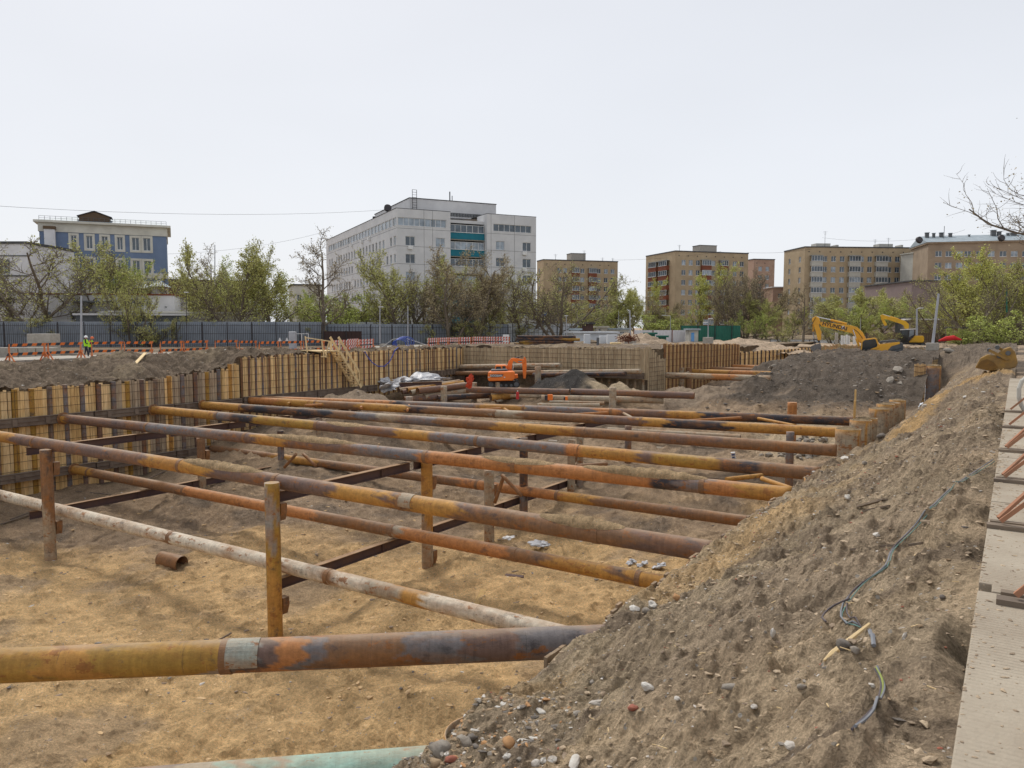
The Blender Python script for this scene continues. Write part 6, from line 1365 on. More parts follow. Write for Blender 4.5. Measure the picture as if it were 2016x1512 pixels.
lpipe((862,784),(965,778),-6.05,-5.95,.26,'K','blackened pipe beneath the stacked group'); lpipe((966,783),(1040,777),-5.9,-5.8,.26,'O','short ochre lipped open pipe near the red bottle'); lpipe((955,770),(997,757),-5.75,-5.3,.25,'C','short pale pipe under the excavator tracks, front'); lpipe((980,766),(1006,762),-5.7,-5.6,.2,'C','short pale pipe under the excavator tracks, rear')
lpipe((972,788),(995,781),-6.1,-5.95,.1,'C','thin pale tube leaning by the ochre pipe, upper'); lpipe((976,791),(998,785),-6.2,-6.1,.1,'C','thin pale tube leaning by the ochre pipe, lower')
ibeam(onz(786,758,-5.1),onz(870,755,-4.95),'black I-beam lying on the far pipe stack',g=None)
G3='loose pipes lying on the floor between the struts'
for a,b,z,r,c,l in [((1173,845),(1458,861),-7.6,.2,'C','pale pipe under the fourth strut, longest of the loose ones'),((1108,875),(1448,895),-8.75,.25,'C','pale grey pipe ending near the white bag'),((1178,887),(1386,901),-9.0,.22,'C','lighter grey pipe with an open dark end'),((1065,869),(1098,872),-8.6,.2,'S','short grey pipe stub behind the dark post'),((1098,867),(1240,876),-8.5,.2,'B','brownish pipe left of the pale grey ones'),((985,832),(1130,838),-7.6,.14,'D','thin pale pipe just behind the fourth strut')]: lpipe(a,b,z,z,r,c,l,g=G3)
lpipe((872,862),(912,849),-7.9,-7.6,.2,'C','short pale pipe slanting up between the third and fourth struts',g=G3); lpipe((995,862),(1015,865),-8.2,-8.2,.15,'C','tiny ochre pipe end by the black central post',g=G3)
p_=pipe(onz(318,1100,-10.1),onz(358,1110,-10.15),.33,[(0,'B')],'short rusty pipe cut lying on the sand with its dark open end facing right',name='pipe_offcut',wall=.02,n=28)
pipe(onz(614,1049,-10.6),onz(618,1049,-10.6),.16,[(0,'K')],'small black pipe mouth poking from the sand',name='pipe_offcut',wall=.02)
for i in range(5): ibeam(onz(640+i*12,853-i*4,-7.9),onz(878-i*4,856-i*4,-8.0),['lowest','second','middle','fourth','top'][i]+' steel profile of the flat stack behind the fourth strut',h=.16,wd=.2,g='steel profiles stacked on the floor')
for i,(y,dx) in enumerate([(664,0),(669,-2),(674,4),(679,-6)]):
    a=atd(1018+dx,y-1,80); b=atd(1133+(i%2)*6-dx,y-.5,81); o=pipe(a,b,.165,[(0,'K'),(.06,'Y') if i>1 else (.06,'K'),(.2,'K'),(.72,'K' if i!=1 else 'Y')],['top','second','third','lowest'][i]+' pipe of the black stack on the ground above the end wall',name='stacked_pipe',group='black pipes stacked above the end wall',wall=.015,n=14)
for x0,x1,y in ((1017,1030,684),(1120,1138,684)): blk('timber bearer under the black pipe stack, '+('left' if x0<1100 else 'right'),x0,x1,80.5,y-2,-2.6,.6,'oldtimber','bearer','beam')
# ================= POLES & LAMPS =================
def pole(px,D,yb,yt,r,l,m='gal',lean=0,lamp=None,name='lamp_post',cat='pole',base=None,z0=None):
    b=atd(px,yb,D); t=atd(px+lean,yt,D); e=empty(name,b,label=l,cat=cat); q=MB(); q.path([b,t],[r,r*.7],n=10); q.build('pole',m,parent=e)
    if base: q=MB(); q.box((b.x-base,b.y-base,b.z-.5),(b.x+base,b.y+base,b.z+.25)); o=q.build('footing','concrete',parent=e,bevel=.05)
    if lamp:
        for dx,dz in lamp:
            d=Vector((math.cos(YAW),math.sin(YAW),0)); q=MB(); a=t+d*dx+Vector((0,0,dz)); q.tube(t+Vector((0,0,min(0,dz))),a,.03,n=5); q.bar(a-d*.25,a+d*.25,.22,.1); q.build('lamp_head','white',parent=e)
    return e
pole(160,70,692,582,.11,'grey steel pole standing behind the two workers',name='pole'); pole(367,96,672,577,.05,'thin black lamp post with white lamp in front of the annex','dark',lamp=[(.0,.1)]); pole(748,82,676,606,.07,'slim white pole left of the blue hose coil',lamp=[(.1,.1)])
pole(803,84,680,602,.07,'second slim white pole right of the blue hose coil',name='pole'); pole(1115,104,664,623,.08,'lamp post behind the black pipe stack',lamp=[(0,.1)]); pole(1241,84,674,611,.1,'pole in a concrete foot before the white panels',base=.5,name='pole',lean=-1)
pole(1394,92,668,628,.07,'lamp post in a concrete foot before the green fence',base=.5,lamp=[(-.3,-.4),(.3,.05)]); pole(1836,76,680,578,.14,'leaning grey pole in a white concrete foot near the far excavator',lean=12,base=.55,name='pole'); pole(1805,94,660,608,.13,'shorter grey pole with white lamp beside the far excavator',lamp=[(.5,.1)])
pole(423,120,560,482,.09,'utility mast with a cross arm above the gap trees',lamp=[(-1.6,-.7)]); pole(1982,96,615,568,.1,'pole with white box among the green trees at the right','fencegreen',name='pole'); pole(1694,116,660,626,.06,'slim white post above the yellow boom',name='pole'); pole(1218,130,640,612,.05,'thin pole among the trees in the gap',name='pole'); pole(1320,130,650,622,.06,'curved street lamp before the red balconied block',lamp=[(-1.2,.1)])
pole(1862,86,672,642,.05,'thin stake left of the brick shed','oldtimber',name='stake'); pole(1937,95,668,628,.1,'short white post on the brick shed','white',name='pole')
def cable(label,pts,D,r=.02,sag=0,m='dark',name='overhead_cable',cat='cable'):
    P=[atd(x,y,D if not isinstance(D,(list,tuple)) else D[i]) for i,(x,y) in enumerate(pts)]; q=MB(); out_=[]
    for a,b in zip(P[:-1],P[1:]):
        for i in range(12): t=i/12; out_.append(a.lerp(b,t)-Vector((0,0,sag*4*t*(1-t))))
    out_.append(P[-1]); q.path(out_,r,n=4); tag(q.build(name,m,loc=P[0]),label,cat)
cable('overhead wire running from the left edge to the white block roof',[(-60,402),(760,413)],[90,140],.022,1.0); cable('second overhead wire crossing low over the gap trees',[(330,500),(645,455)],[118,140],.02,.8); cable('wire strung between the first and second brick blocks',[(1205,512),(1420,495)],[235,215],.03,.6); cable('wire sagging right of the red balconied block',[(1470,497),(1600,490)],[215,205],.03,.5); cable('wires over the long brick block roof',[(1619,468),(1800,472),(1900,452)],[205,200,190],.025,.6)
# ================= HOSES =================
q=MB(); c=atd(786,677,76)
for k_ in range(5):
    pts=[]; rr=.55+.05*k_; ax=Vector((math.cos(YAW),math.sin(YAW),0))
    for i in range(25): a=2*math.pi*i/24; pts.append(c+ax*(math.cos(a)*rr*1.2+k_*.08)+Vector((0,.1*k_,math.sin(a)*rr*(.75)+.04*k_)))
    q.path(pts,.035,n=5)
MAT['bluehose']=mat('blue_hose',(.02,.06,.36),(.03,.09,.45),3,.5)
tag(q.build('hose_coil','bluehose',loc=c),'upright coil of blue hose between the two slim poles','hose')
q=MB(); ps=[onx(x,y,-46.7) for x,y in ((718,692),(724,703),(733,714),(744,721),(757,721),(767,712),(773,700),(777,690),(784,684))]; q.path(ps,.04,n=6); tag(q.build('hanging_hose','bluehose',loc=ps[4]),'blue hose looping down the boards of the pit wall','hose')
q=MB(); ps=[atd(x,y,78) for x,y in ((738,690),(757,680),(773,668),(790,665),(806,668),(830,676),(842,680))]; q.path(ps,.03,n=4); tag(q.build('barrier_tape','white',loc=ps[0]),'drooping barrier tape above the blue coil','tape')
# ================= CAST-OFF BUCKET ON THE BANK =================
D=35.5; c=atd(1962,716,D); al=math.atan((1962-1008)/F)
e=empty('digger_bucket',c,rz=YAW-al,label='rusty yellow digger bucket lying on the bank top',cat='bucket'); kk=D/1500/3.78; ox,oy=560,240
MAT['rustyyellow']=mat('rusty_yellow',(.34,.20,.05),(.2,.13,.06),2,.8,.3)
m=MB(); pf=tr([(425,272),(455,200),(500,172),(545,178),(600,130),(640,112),(672,150),(690,225),(680,262),(640,275),(520,292)],ox,oy,kk); m.prism(pf,.9); lp(e,m,'shell','rustyyellow',bevel=.05)
m=MB(); m.prism(tr([(432,270),(460,222),(500,205),(540,225),(570,262),(520,288)],ox,oy,kk),.03,M=Matrix.Translation((0,-.47,0))); lp(e,m,'side_cutter',mat('old_rust',(.22,.12,.03),(.14,.08,.03),3))
for X,Y,r in ((508,138,14),(560,118,16),(575,180,18),(628,158,18)): 
    p=tr([(X,Y)],ox,oy,kk)[0]; m=MB(); m.tube((p[0],-.5,p[1]),(p[0],.4,p[1]),r*kk*.95,n=14); lp(e,m,'hinge_boss','greypaint')
m=MB(); a,b,c_,d_=tr([(508,138),(630,205),(555,115),(640,165)],ox,oy,kk); m.bar((a[0],-.52,a[1]),(b[0],-.52,b[1]),.06,.12); m.bar((c_[0],-.2,c_[1]),(d_[0],-.2,d_[1]),.06,.12); lp(e,m,'hinge_plate','rustyyellow')
# ================= HEAPS, STONES, LITTER =================
def stone_mesh(R,sx=1,sy=1,sz=.7,sub=2,rough=.35):
    bm=bmesh.new(); bmesh.ops.create_icosphere(bm,subdivisions=sub,radius=1); o=R.uniform(0,99)
    for v in bm.verts:
        n=float(fbm(np.array([v.co.x*1.1+o]),np.array([v.co.y*1.1+v.co.z*1.7+o]),1,3)[0]); f=1+rough*n*2; v.co=Vector((v.co.x*sx*f,v.co.y*sy*f,v.co.z*sz*f))
    vs=[tuple(v.co) for v in bm.verts]; fs=[tuple(x.index for x in f.verts) for f in bm.faces]; bm.free(); return vs,fs
MAT['stone']=mat('stone_grey',(.30,.27,.23),(.22,.19,.155),5,.9,.4); MAT['stonew']=mat('stone_white',(.60,.58,.53),(.42,.38,.33),5,.85,.3); MAT['stoneb']=mat('stone_brown',(.34,.25,.155),(.25,.17,.1),5,.9,.4); MAT['stoned']=mat('stone_dark',(.19,.165,.14),(.13,.115,.1),5,.9,.3); MAT['stoneo']=mat('stone_orange',(.45,.25,.11),(.36,.2,.1),5,.9,.3); MAT['brickr']=mat('brick_red',(.36,.13,.08),(.27,.1,.07),5,.9,.3)
R=random.Random(5)
def stone(px,py,rp,mt,label,sq=(1.1,.9,.7),rz=None,group='stones on the bank'):
    p=onbank(px,py); D=-p.x*math.sin(YAW)+p.y*math.cos(YAW); r=rp*D/1500; vs,fs=stone_mesh(R,*sq); m=MB(); m.add([(a*r,b*r,c*r) for a,b,c in vs],fs)
    o=m.build('stone',mt,loc=p+Vector((0,0,r*.18)),rot=(R.uniform(-.2,.2),R.uniform(-.2,.2),R.uniform(0,6) if rz is None else rz),local=True,smooth=mt!='stonew'); tag(o,label,'stone',group)
ST=[(868,1482,27,'stone','large rounded boulder at the end of the turquoise pipe',(1,.9,.8)),(913,1466,17,'stone','second rounded boulder right of the largest'),(928,1456,12,'stoned','dark grey stone on top of the boulder group'),(912,1452,12,'stoneb','brown boulder behind the dark grey stone'),(937,1472,8,'stoned','small dark stone at the foot of the boulder group'),
 (887,1500,15,'brickr','reddish brick lump at the bottom edge'),(860,1508,18,'stoneb','boulder cut by the bottom edge'),(1001,1468,14,'stoneo','pale orange stone right of the boulder group'),(998,1492,8,'stonew','white stone below the orange one'),(1056,1505,10,'stonew','first of the three whitish stones at the bottom edge'),(1071,1500,7,'stonew','middle of the three whitish stones at the bottom edge'),(1088,1498,9,'stonew','right of the three whitish stones at the bottom edge'),
 (1132,1503,14,'stonew','long white stone at the bottom edge',(1.6,.7,.4)),(1060,1400,12,'stonew','flat pale stone above the middle of the bank foot',(1.6,.8,.4)),(1274,1357,12,'stonew','angular whitish rock in the middle of the bank'),(1246,1396,12,'brickr','dark red brick fragment below the whitish rock',(1.3,.8,.5)),(1181,1388,12,'stonew','white flat chip left of the red brick',(1.7,.6,.4)),(1333,1378,7,'stonew','small pale stone right of the whitish rock'),(1165,1345,6,'stone','small grey stone under the front strut end'),
 (1521,1250,9,'stonew','white plastic like stone left of the cable loop',(.8,.6,1.2)),(1660,1273,13,'stoned','blue grey block beside the wooden stick',(1.2,.9,.8)),(1683,1283,10,'stone','pale stone touching the blue grey block'),(1780,1258,8,'stonew','white upright lump right of the cables',(.7,.6,1.5)),(1578,1355,9,'stone','rounded grey stone low on the bank'),(1440,1358,12,'stone','broken stone low on the left of the bank',(1.5,.8,.5)),(1485,1400,7,'stonew','little white block near the bottom right'),(1556,1472,10,'stonew','whitish square stone near the bottom edge',(1.2,1,.7)),(1717,1353,7,'stonew','white chip beside the lower cable'),
 (1333,1180,10,'stoneo','smooth tan stone near the second lower strut'),(1285,1193,12,'stonew','pair of pale stones at the pit edge, larger'),(1248,1200,10,'stonew','pale stone at the pit edge, smaller'),(1273,1206,9,'stone','grey stone below the pale pair'),(1725,1055,7,'stonew','white bit of plastic beside the cables, mid bank'),(1670,980,6,'stonew','small white stone on the upper slope'),(1665,905,8,'stonew','pale broken block at the foot of the front pile',(1.4,1,.6)),(1702,913,6,'stone','small grey stone right of the front pile'),(1820,800,5,'stonew','small pale stone in the golden sand'),(1900,783,4,'stonew','tiny white stone on the slope'),(1855,1178,6,'stoned','dark clod by the broken slab notch'),(1735,860,8,'stoned','dark clod below the exposed piles'),(1868,693,9,'stone','grey rock on the ridge')]
for s_ in ST: stone(s_[0],s_[1],s_[2],s_[3],s_[4],s_[5] if len(s_)>5 else (1.1,.9,.7))
def chunk(px,py,D,w_,label,mt='stone',sq=(1.25,.75,.4),name='rubble_block',zoff=0):
    p=atd(px,py,D); r=w_*.8*D/1500; vs,fs=stone_mesh(R,*sq,sub=1,rough=.4); m=MB(); m.add([(a*r,b*r,c*r) for a,b,c in vs],fs); tag(m.build(name,mt,loc=p,rot=(.2,.3,R.uniform(0,6)),local=True),label,'rubble')
for px,py,w_,l in ((1768,727,15,'long concrete chunk on the dark heap, upper'),(1752,748,16,'big broken concrete slab piece on the dark heap'),(1785,718,6,'small concrete piece above the long chunk'),(1772,754,8,'concrete piece below the broken slab'),(1733,768,5,'small pale fragment lower on the dark heap'),(1797,706,5,'pale fragment high on the dark heap'),(1835,690,12,'flat concrete slab below the leaning pole'),(1522,722,12,'pale broken slab on the left end of the dark heap'),(1730,738,5,'fragment left of the long chunk')):
    P=onbank(px,py,fn=lambda x,y:np.where(x<-6.2,pit_z(x,y),bank_z(x,y)),t0=30,t1=130); D_=-P.x*math.sin(YAW)+P.y*math.cos(YAW); chunk(px,py,D_,w_,l)
# gravel patch by the pile, as single stones
gc=onz(1575,908,-8.95)
Rg=random.Random(3); gp=[stone_mesh(Rg,1,.85,.7,sub=1) for _ in range(5)]; gm=[]
for vs,fs in gp: me=bpy.data.meshes.new('cobble'); me.from_pydata(vs,[],fs); me.materials.append(MAT['stone']); gm.append(me)
for i in range(90):
    x=onz(1575+Rg.gauss(0,28),907+Rg.uniform(-10,10),-8.9); z=gnd(x.x,x.y)
    o=bpy.data.objects.new('cobble',gm[i%5]); col.objects.link(o); r=Rg.uniform(.1,.3); o.location=(x.x,x.y,z+r*.3); o.scale=(r,r,r); o.rotation_euler=(0,0,Rg.uniform(0,6)); tag(o,'grey cobble in the heap of cobbles left of the front pile','stone','cobbles heaped beside the front pile')
# small gravel and chips strewn over bank and pit
def strew(name,label,n,fx,fy,zf,rr,mats,kind='stuff',seed=1):
    Rr=np.random.default_rng(seed); m=MB(); base=[stone_mesh(random.Random(i),1,.8,.6,sub=1,rough=.5) for i in range(4)]
    for i in range(n):
        x=fx(Rr); y=fy(Rr); z=float(zf(np.array([x]),np.array([y]))[0]); r=rr(Rr,y); vs,fs=base[i%4]; a=Rr.uniform(0,6.28); ca,sa=math.cos(a),math.sin(a); sx=Rr.uniform(.8,1.8)
        m.add([(x+(v[0]*ca*sx-v[1]*sa)*r,y+(v[0]*sa*sx+v[1]*ca)*r,z+v[2]*r*.7) for v in vs],fs,mi=int(Rr.integers(0,len(mats))))
    tag(m.build(name,mats),label,kind=kind)
strew('gravel','grit and pale chips strewn over the bank',4200,lambda r:-.15-5.9*r.random()**.9,lambda r:2.2+26*r.random()**1.7,bank_z,lambda r,y:(.006+.012*r.random()**2.5)*(1+y*.06),['stonew','stoneb','stoneb','stonew','stoneb','stone','stoned','brickr'])
strew('gravel','grit on the far part of the bank',1200,lambda r:-.3-5.7*r.random(),lambda r:26+45*r.random(),bank_z,lambda r,y:.02+.05*r.random()**2,['stonew','stone','stoneb','stoned','stone'],seed=2)
strew('gravel','scattered clods and stones on the pit floor',1800,lambda r:-45+38*r.random(),lambda r:4+54*r.random(),pit_z,lambda r,y:.02+.07*r.random()**2.5,['stoneb','stoneb','stone','stoned','stonew'],seed=3)
strew('gravel','broken bits of rubble on the earth above the left wall',900,lambda r:-47.2-11*r.random(),lambda r:15+40*r.random(),left_z,lambda r,y:.03+.09*r.random()**3,['stoneb','stone','stoneb','stonew'],seed=4)
strew('gravel','clods and lumps on the dark spoil heap',1500,lambda r:-20+13.5*r.random(),lambda r:55+30*r.random(),pit_z,lambda r,y:.04+.12*r.random()**3,['stoned','stone','stoneb','stoned'],seed=5)
strew('gravel','pebbles and stones crowded at the foot of the bank near the camera',700,lambda r:-5.9+2.2*r.random()**1.5,lambda r:5.8+2.6*r.random(),bank_z,lambda r,y:.012+.035*r.random()**2,['stonew','stone','stoneb','stoneb','stoned','stoneo'],seed=6)
MAT['clod']=mat('soil_clod',(.54,.43,.30),(.38,.29,.2),8,.95,.5,spec=.1); MAT['clodd']=mat('dark_clod',(.36,.28,.2),(.26,.2,.145),8,.95,.5,spec=.1)
strew('soil_clods','crumbled clods of earth lying on the bank',2600,lambda r:-.2-5.8*r.random(),lambda r:2.2+24*r.random()**1.6,bank_z,lambda r,y:(.009+.022*r.random()**3)*(1+y*.05),['clod','clodd','clod'],seed=11)
MAT['clods']=mat('sand_clod',(.66,.46,.25),(.5,.35,.2),8,.95,.5,spec=.1)
strew('soil_clods','crumbs of sand and earth on the pit floor',3000,lambda r:-42+35.5*r.random(),lambda r:4+34*r.random(),pit_z,lambda r,y:.02+.09*r.random()**4,['clods','clodd','clods'],seed=12)
strew('soil_crumbs','crumbs of dry soil on the edge of the concrete slabs',900,lambda r:-.14+.5*r.random()**2,lambda r:2.6+14*r.random(),lambda x,y:-1.699+0*x,lambda r,y:(.003+.008*r.random()**3)*(1+y*.08),['clod','clodd','clod'],seed=15)
# wood chips / splinters
q=MB(); Rr=random.Random(8)
for i in range(260):
    x=-.2-5.6*Rr.random(); y=2.3+15*Rr.random()**1.4; z=float(bank_z(np.array([x]),np.array([y]))[0])+.008; a=Rr.uniform(0,3.14); L=Rr.uniform(.01,.045); q.bar((x-math.cos(a)*L,y-math.sin(a)*L,z+Rr.uniform(-.005,.01)),(x+math.cos(a)*L,y+math.sin(a)*L,z),.006,.005)
tag(q.build('wood_splinters','rawtimber'),'pale splinters strewn over the bank',kind='stuff')
# cables on the bank
def bank_path(pts,r,l,m,off=0,lift=.02,name='cable'):
    P=[]
    for i,(a,b) in enumerate(zip(pts[:-1],pts[1:])):
        n=max(2,int(math.hypot(a[0]-b[0],a[1]-b[1])/12))
        for k_ in range(n): t=k_/n; P.append(onbank(a[0]+(b[0]-a[0])*t+off*math.sin((i+t)*1.9),a[1]+(b[1]-a[1])*t+off*.4*math.cos((i+t)*2.3))+Vector((0,0,lift)))
    # relax
    for _ in range(4): P=[P[0]]+[(P[i-1]+P[i]*2+P[i+1])/4 for i in range(1,len(P)-1)]+[P[-1]]
    for p in P: p.z=max(p.z,float(bank_z(np.array([p.x]),np.array([p.y]))[0])+r*.6)
    q=MB(); q.path(P,r,n=6); tag(q.build(name,m,loc=P[0]),l,'cable','cables lying on the bank')
MAT['cablegrey']=mat('grey_cable',(.16,.17,.19),(.22,.23,.25),4,.6); MAT['cablegreen']=mat('green_cable',(.10,.24,.21),(.16,.22,.2),4,.6); MAT['cabledark']=mat('dark_cable',(.07,.06,.07),(.12,.1,.1),4,.6)
c1=[(1955,908),(1930,925),(1870,965),(1838,1000),(1800,1040),(1775,1066),(1752,1085),(1747,1108),(1752,1118),(1722,1135),(1685,1162),(1662,1190),(1648,1225),(1665,1238),(1703,1246)]
bank_path(c1,.008,'grey cable running down the bank from the slabs, outermost strand','cablegrey',0); bank_path([(x+3,y+2) for x,y in c1],.0055,'green strand twisted along the grey bank cable','cablegreen',3); bank_path(c1[4:12]+[(1668,1188),(1664,1222),(1680,1236),(1704,1247)],.007,'inner dark strand of the bank cable','cabledark',4)
bank_path([(1672,1184),(1640,1195),(1615,1215),(1612,1232),(1640,1238)],.009,'loose dark loop left of the green cable','cabledark')
bank_path([(1712,1250),(1718,1270),(1722,1290)],.016,'short grey cable length below the wooden stick','cablegrey')
c2=[(1727,1322),(1733,1345),(1745,1352),(1741,1375),(1725,1400),(1715,1420),(1690,1442),(1675,1460)]
bank_path(c2,.008,'lowest grey cable bundle near the bottom, right strand','cablegrey'); bank_path([(x-5,y) for x,y in c2],.007,'lowest cable bundle near the bottom, left strand','cabledark',4); bank_path([(x-2,y) for x,y in c2[:6]],.007,'thin yellow green wire in the lowest cable bundle',mat('wire_green',(.3,.35,.1)),3)
a=onbank(1622,1309)+Vector((0,0,.03)); b=onbank(1711,1244)+Vector((0,0,.06)); q=MB(); q.path([a,a.lerp(b,.2)+Vector((0,0,.0)),b],[.008,.024,.012],n=6); tag(q.build('wooden_stick','rawtimber',loc=a),'split pale wooden stick lying beneath the cable end','stick')
for (x0,y0,x1,y1,w_,l) in ((1690,1003,1742,988,.07,'grey board lying on the slope below the sunken rings'),(1700,1013,1750,1000,.05,'narrower grey board just below it'),(1790,1080,1815,1076,.05,'short pale lath beside the cables'),(1675,1090,1770,1078,.04,'thin lath half buried by the cable knot')):
    a=onbank(x0,y0); b=onbank(x1,y1); q=MB(); q.bar(a+Vector((0,0,.03)),b+Vector((0,0,.03)),w_,.025); tag(q.build('board','oldtimber',loc=a),l,'board')
def floorboard(x0,y0,x1,y1,z,w_,l,m='oldtimber',th=.05,up=.06):
    a=onz(x0,y0,z); b=onz(x1,y1,z); a.z=gnd(a.x,a.y)+up; b.z=gnd(b.x,b.y)+up; q=MB(); q.bar(a,b,w_,th); tag(q.build('board',m,loc=a),l,'board','planks left on the pit floor')
floorboard(930,1195,953,1165,-10.3,.22,'pale plank lying on the sand in the pit centre','timber'); floorboard(425,1262,455,1240,-10.6,.05,'thin stick on the sand behind the front strut'); floorboard(995,1125,1030,1128,-10.2,.25,'bent rusty plate on the sand','beam',.1)
floorboard(0,1020,70,1003,-9.9,.12,'long board on the dark floor at the left margin'); floorboard(20,1013,80,998,-9.9,.1,'second board on the dark floor at the left margin'); floorboard(150,970,220,976,-9.7,.1,'plank on the dark floor under the left lower strut'); floorboard(120,993,215,990,-9.8,.08,'thin plank by the left front post'); floorboard(288,945,330,935,-9.5,.08,'board behind the nearest upper strut')
for a,b,z,l in (((267,728),(287,720),-2.9,'pale plank on the earth above the left wall'),((70,727),(122,727),-3.0,'weathered board on the earth at the far left'),((440,712),(500,706),-2.5,'planks heaped where the wall steps up')):
    A=onz(*a,z); B_=onz(*b,z); A.z=gnd(A.x,A.y)+.12; B_.z=gnd(B_.x,B_.y)+.12; q=MB(); q.bar(A,B_,.22,.05); tag(q.build('board','rawtimber',loc=A),l,'board')
# crumpled plastic, bags
def crumple(px,py,z,r,l,m='stonew',sq=(1.5,1,.6),name='plastic_sheet',D=None):
    p=onz(px,py,z) if D is None else atd(px,py,D); vs,fs=stone_mesh(R,*sq,sub=3,rough=1.1); q=MB(); q.add([(a*r,b*r,c*r) for a,b,c in vs],fs); tag(q.build(name,m,loc=p,local=True,rot=(0,0,R.uniform(0,6))),l,'plastic')
MAT['plastic']=mat('grey_plastic',(.55,.56,.58),(.36,.36,.37),6,.35,.4); 
crumple(795,752,-4.9,.62,'crumpled grey plastic sheeting before the far wall, left lump','plastic'); crumple(822,748,-4.8,.75,'crumpled grey plastic sheeting before the far wall, middle lump','plastic'); crumple(845,749,-4.8,.6,'crumpled grey plastic sheeting before the far wall, right lump','plastic',(1.8,1,.45)); crumple(757,751,-4.9,.4,'small white scrap of plastic left of the sheeting','plastic'); crumple(765,762,-5.2,.6,'white plastic scrap beside the stair foot mound','plastic')
crumple(1245,1105,-9.9,.16,'white plastic rubbish on the sand near the bank, left bit','plastic'); crumple(1268,1110,-9.9,.13,'white plastic rubbish on the sand near the bank, middle bit','plastic'); crumple(1298,1113,-9.9,.14,'white plastic rubbish on the sand near the bank, right bit','plastic'); crumple(1064,1072,-10.1,.2,'lone pale plastic scrap in the pit centre','plastic'); crumple(1003,1058,-10.1,.12,'tiny white scrap by the pale central post','white'); crumple(622,782,-6,.5,'white litter under the black wale near the mound','plastic',(2.4,1,.3)); crumple(615,1099,-10.5,.2,'grey stone on the sand near the front strut','stone',name='stone')
p=onz(1445,902,-8.4); q=MB(); q.box((-.14,-.08,0),(.14,.08,.5)); o=tag(q.build('paper_sack','white',loc=p+Vector((0,0,-.1)),rot=(.1,-.15,YAW-.3),local=True,bevel=.03),'white sack with blue printing standing at the end of the grey pipes','sack'); q=MB(); q.box((-.1,-.085,.3),(.1,-.0815,.4)); q.box((-.08,-.085,.14),(.08,-.0815,.22)); q.build('print_band',mat('print_blue',(.03,.06,.2)),parent=o,local=True)
# red gas bottle, orange boxes
c=atd(1019,786,59); e=empty('gas_bottle',c,label='red gas bottle with white cap standing among the loose pipes',cat='bottle'); q=MB(); q.tube((0,0,0),(0,0,.5),.12,n=14); q.tube((0,0,.5),(0,0,.6),.12,.05,n=14); q.build('body',mat('red_paint',(.5,.04,.04),(.4,.04,.04)),parent=e,local=True); q=MB(); q.tube((0,0,.6),(0,0,.68),.04,n=8); q.build('cap','white',parent=e,local=True)
for px,w_,h,l in ((1081,.28,.45,'larger orange case with a black side by the loose pipes'),(1114,.14,.28,'smaller orange case right of the larger one')):
    c=atd(px,788,58); e=empty('tool_case',c,rz=YAW,label=l,cat='case'); q=MB(); q.box((-w_*.4,-.12,0),(w_,.12,h)); q.build('shell','orangepaint',parent=e,local=True,bevel=.02); q=MB(); q.box((-w_*1.2,-.1,0),(-w_*.42,.1,h*.85)); q.build('side_panel','dark',parent=e,local=True)
crumple(929,748,0,.32,'red orange cloth bundle hung on the post below the far wale',mat('red_cloth',(.6,.08,.03),(.35,.05,.03),6),(1,.6,1.5),name='cloth_bundle',D=62.5)
# heaps above the end wall
def heap(px,D,r,zt,l,cc,zb=-2.4,seed=0,name='soil_heap'):
    c=gz(px,D,0); n=40; vs=[];f=[]; xs=np.linspace(-r,r,n); X,Y=np.meshgrid(xs,xs); d=np.hypot(X,Y)/r; Z=zb-.25+(zt-zb+.25)*np.clip(1-d**1.25+fbm(X+seed*7,Y,.8,4)*.35,0,1.2)*(d<1)
    vs=[(c.x+X[i,j],c.y+Y[i,j],Z[i,j]) for i in range(n) for j in range(n)]; f=[(i*n+j,i*n+j+1,(i+1)*n+j+1,(i+1)*n+j) for i in range(n-1) for j in range(n-1) if max(d[i,j],d[i+1,j+1],d[i,j+1],d[i+1,j])<1.02]
    q=MB(); q.add(vs,f,c=tuple(cc)); tag(q.build(name,'soil',loc=(c.x,c.y,zb),smooth=True),l,'heap')
heap(1250,92,5.0,atd(1250,655,92).z,'brown soil heap left in front of the white panels',EARTH*1.3,seed=1); heap(1296,88,3.6,atd(1296,668,88).z,'low brown soil heap before the green boxes',EARTH*1.2,seed=2); heap(1345,86,3.4,atd(1345,671,86).z,'small soil heap on top of the boarded corner wall',EARTH*1.1,seed=3); heap(1455,100,9,atd(1455,667,100).z,'long low earth heap before the green fence',EARTH*1.5,seed=4,zb=-3.2); heap(540,62,3.2,-2.0,'mound of planks and earth behind the wall step',EARTH*1.3,seed=5); heap(1660,100,6,atd(1660,680,100).z-.6,'earth strip behind the low white hoarding',EARTH*1.2,zb=-3.6,seed=6)
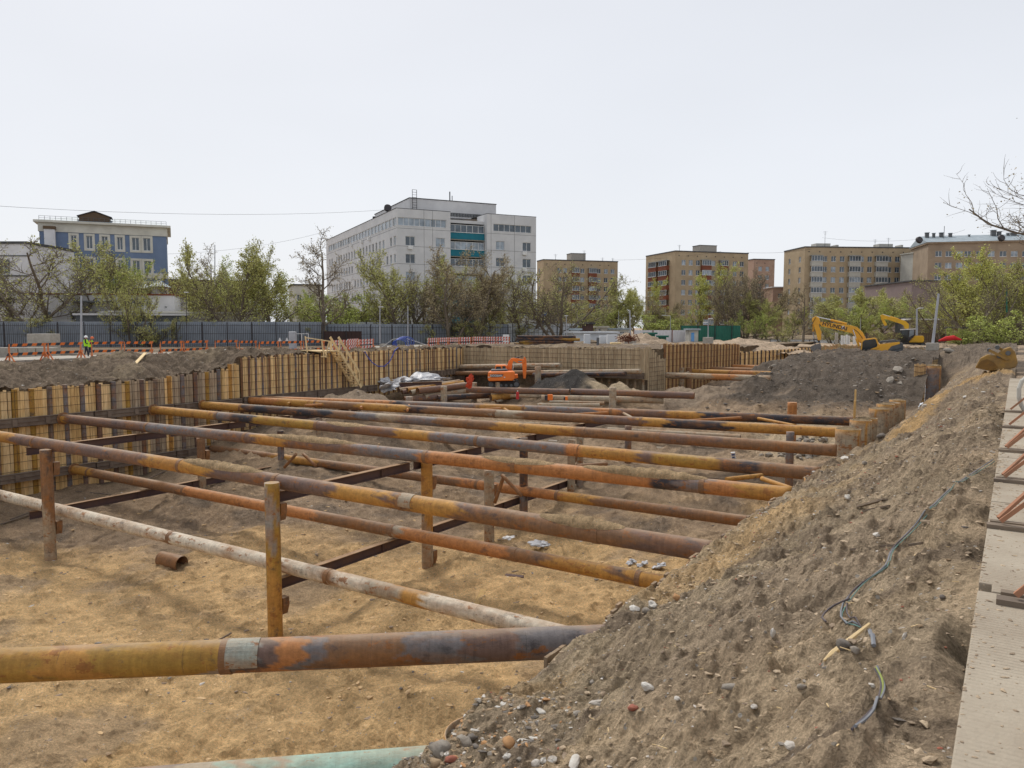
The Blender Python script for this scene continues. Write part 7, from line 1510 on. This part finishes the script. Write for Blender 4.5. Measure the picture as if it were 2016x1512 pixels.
# tangle of rusty steel, blue stand
q=MB(); Rr=random.Random(4)
for i in range(60):
    c=atd(1234+Rr.gauss(0,9),672-Rr.random()*9,82); d=Vector((Rr.gauss(0,1),Rr.gauss(0,1),Rr.gauss(0,.6))).normalized()*.45; q.bar(c-d,c+d,.07,.05)
tag(q.build('steel_scrap',mat('scrap_rust',(.25,.10,.05),(.15,.07,.05)),loc=atd(1234,675,82)),'tangle of rusty steel brackets at the pole foot',cat='scrap')
e=empty('work_stand',atd(1177,681,78),label='blue based stand with a grey cylinder above the end wall',cat='stand'); q=MB(); q.tube((0,0,0),(0,0,.08),.5,n=18); q.build('base','bluehose',parent=e,local=True); q=MB(); q.tube((0,0,.08),(0,0,.85),.14,n=12); q.build('cylinder','greypaint',parent=e,local=True)
for px0,px1,y,D_,l in ((1150,1162,658,79,'pale grey steel locker left of the blue stand'),(1180,1200,661,92,'pale stacked panels behind the steel tangle'),(1195,1215,659,90,'silver sheet stack beside the tangle')): blk(l,px0,px1,D_,y,-2.35,.8,'fencewhite','locker','locker')
blk('white bags and timber pile at the foot of the pole',1202,1222,80,674,-2.3,1.,'rawtimber','timber_pile','pile'); blk('concrete slabs lying at the wall corner',1246,1276,76,677,-2.2,1.2)
q=MB(); 
for y in (690,694): q.bar(atd(1289,y,69),atd(1303,y-1,70),.05,.08)
q.bar(atd(1303,680,70),atd(1304,694,70),.07,.07); tag(q.build('fallen_barrier','white',loc=atd(1296,692,69)),'small fallen red and white barrier in the corner gap','barrier')
# red plastic by the brick shed, white marker posts behind the boom
c=[atd(x,y,84) for x,y in ((1848,671),(1862,667),(1878,665),(1893,669))]; q=MB(); q.path(c,[.08,.25,.28,.06],n=8); tag(q.build('tarpaulin',mat('red_plastic',(.65,.03,.03),(.5,.03,.03)),loc=c[0]),'bright red plastic tarpaulin near the brick shed','tarpaulin')
for i,(px,yt,yb) in enumerate(((1658,660,675),(1663,661,674),(1668,659,675),(1672,661,675),(1682,662,680))): blk(['first','second','third','fourth','last and widest'][i]+' white slab upright behind the yellow boom',px-1.3,px+(1.5 if i<4 else 4),112,yt,-3.2,.3,'white','marker_slab','slab',bev=0)
blk('grey concrete stub column left of the upright white slabs',1645,1650,112,655,-3.2,.4)
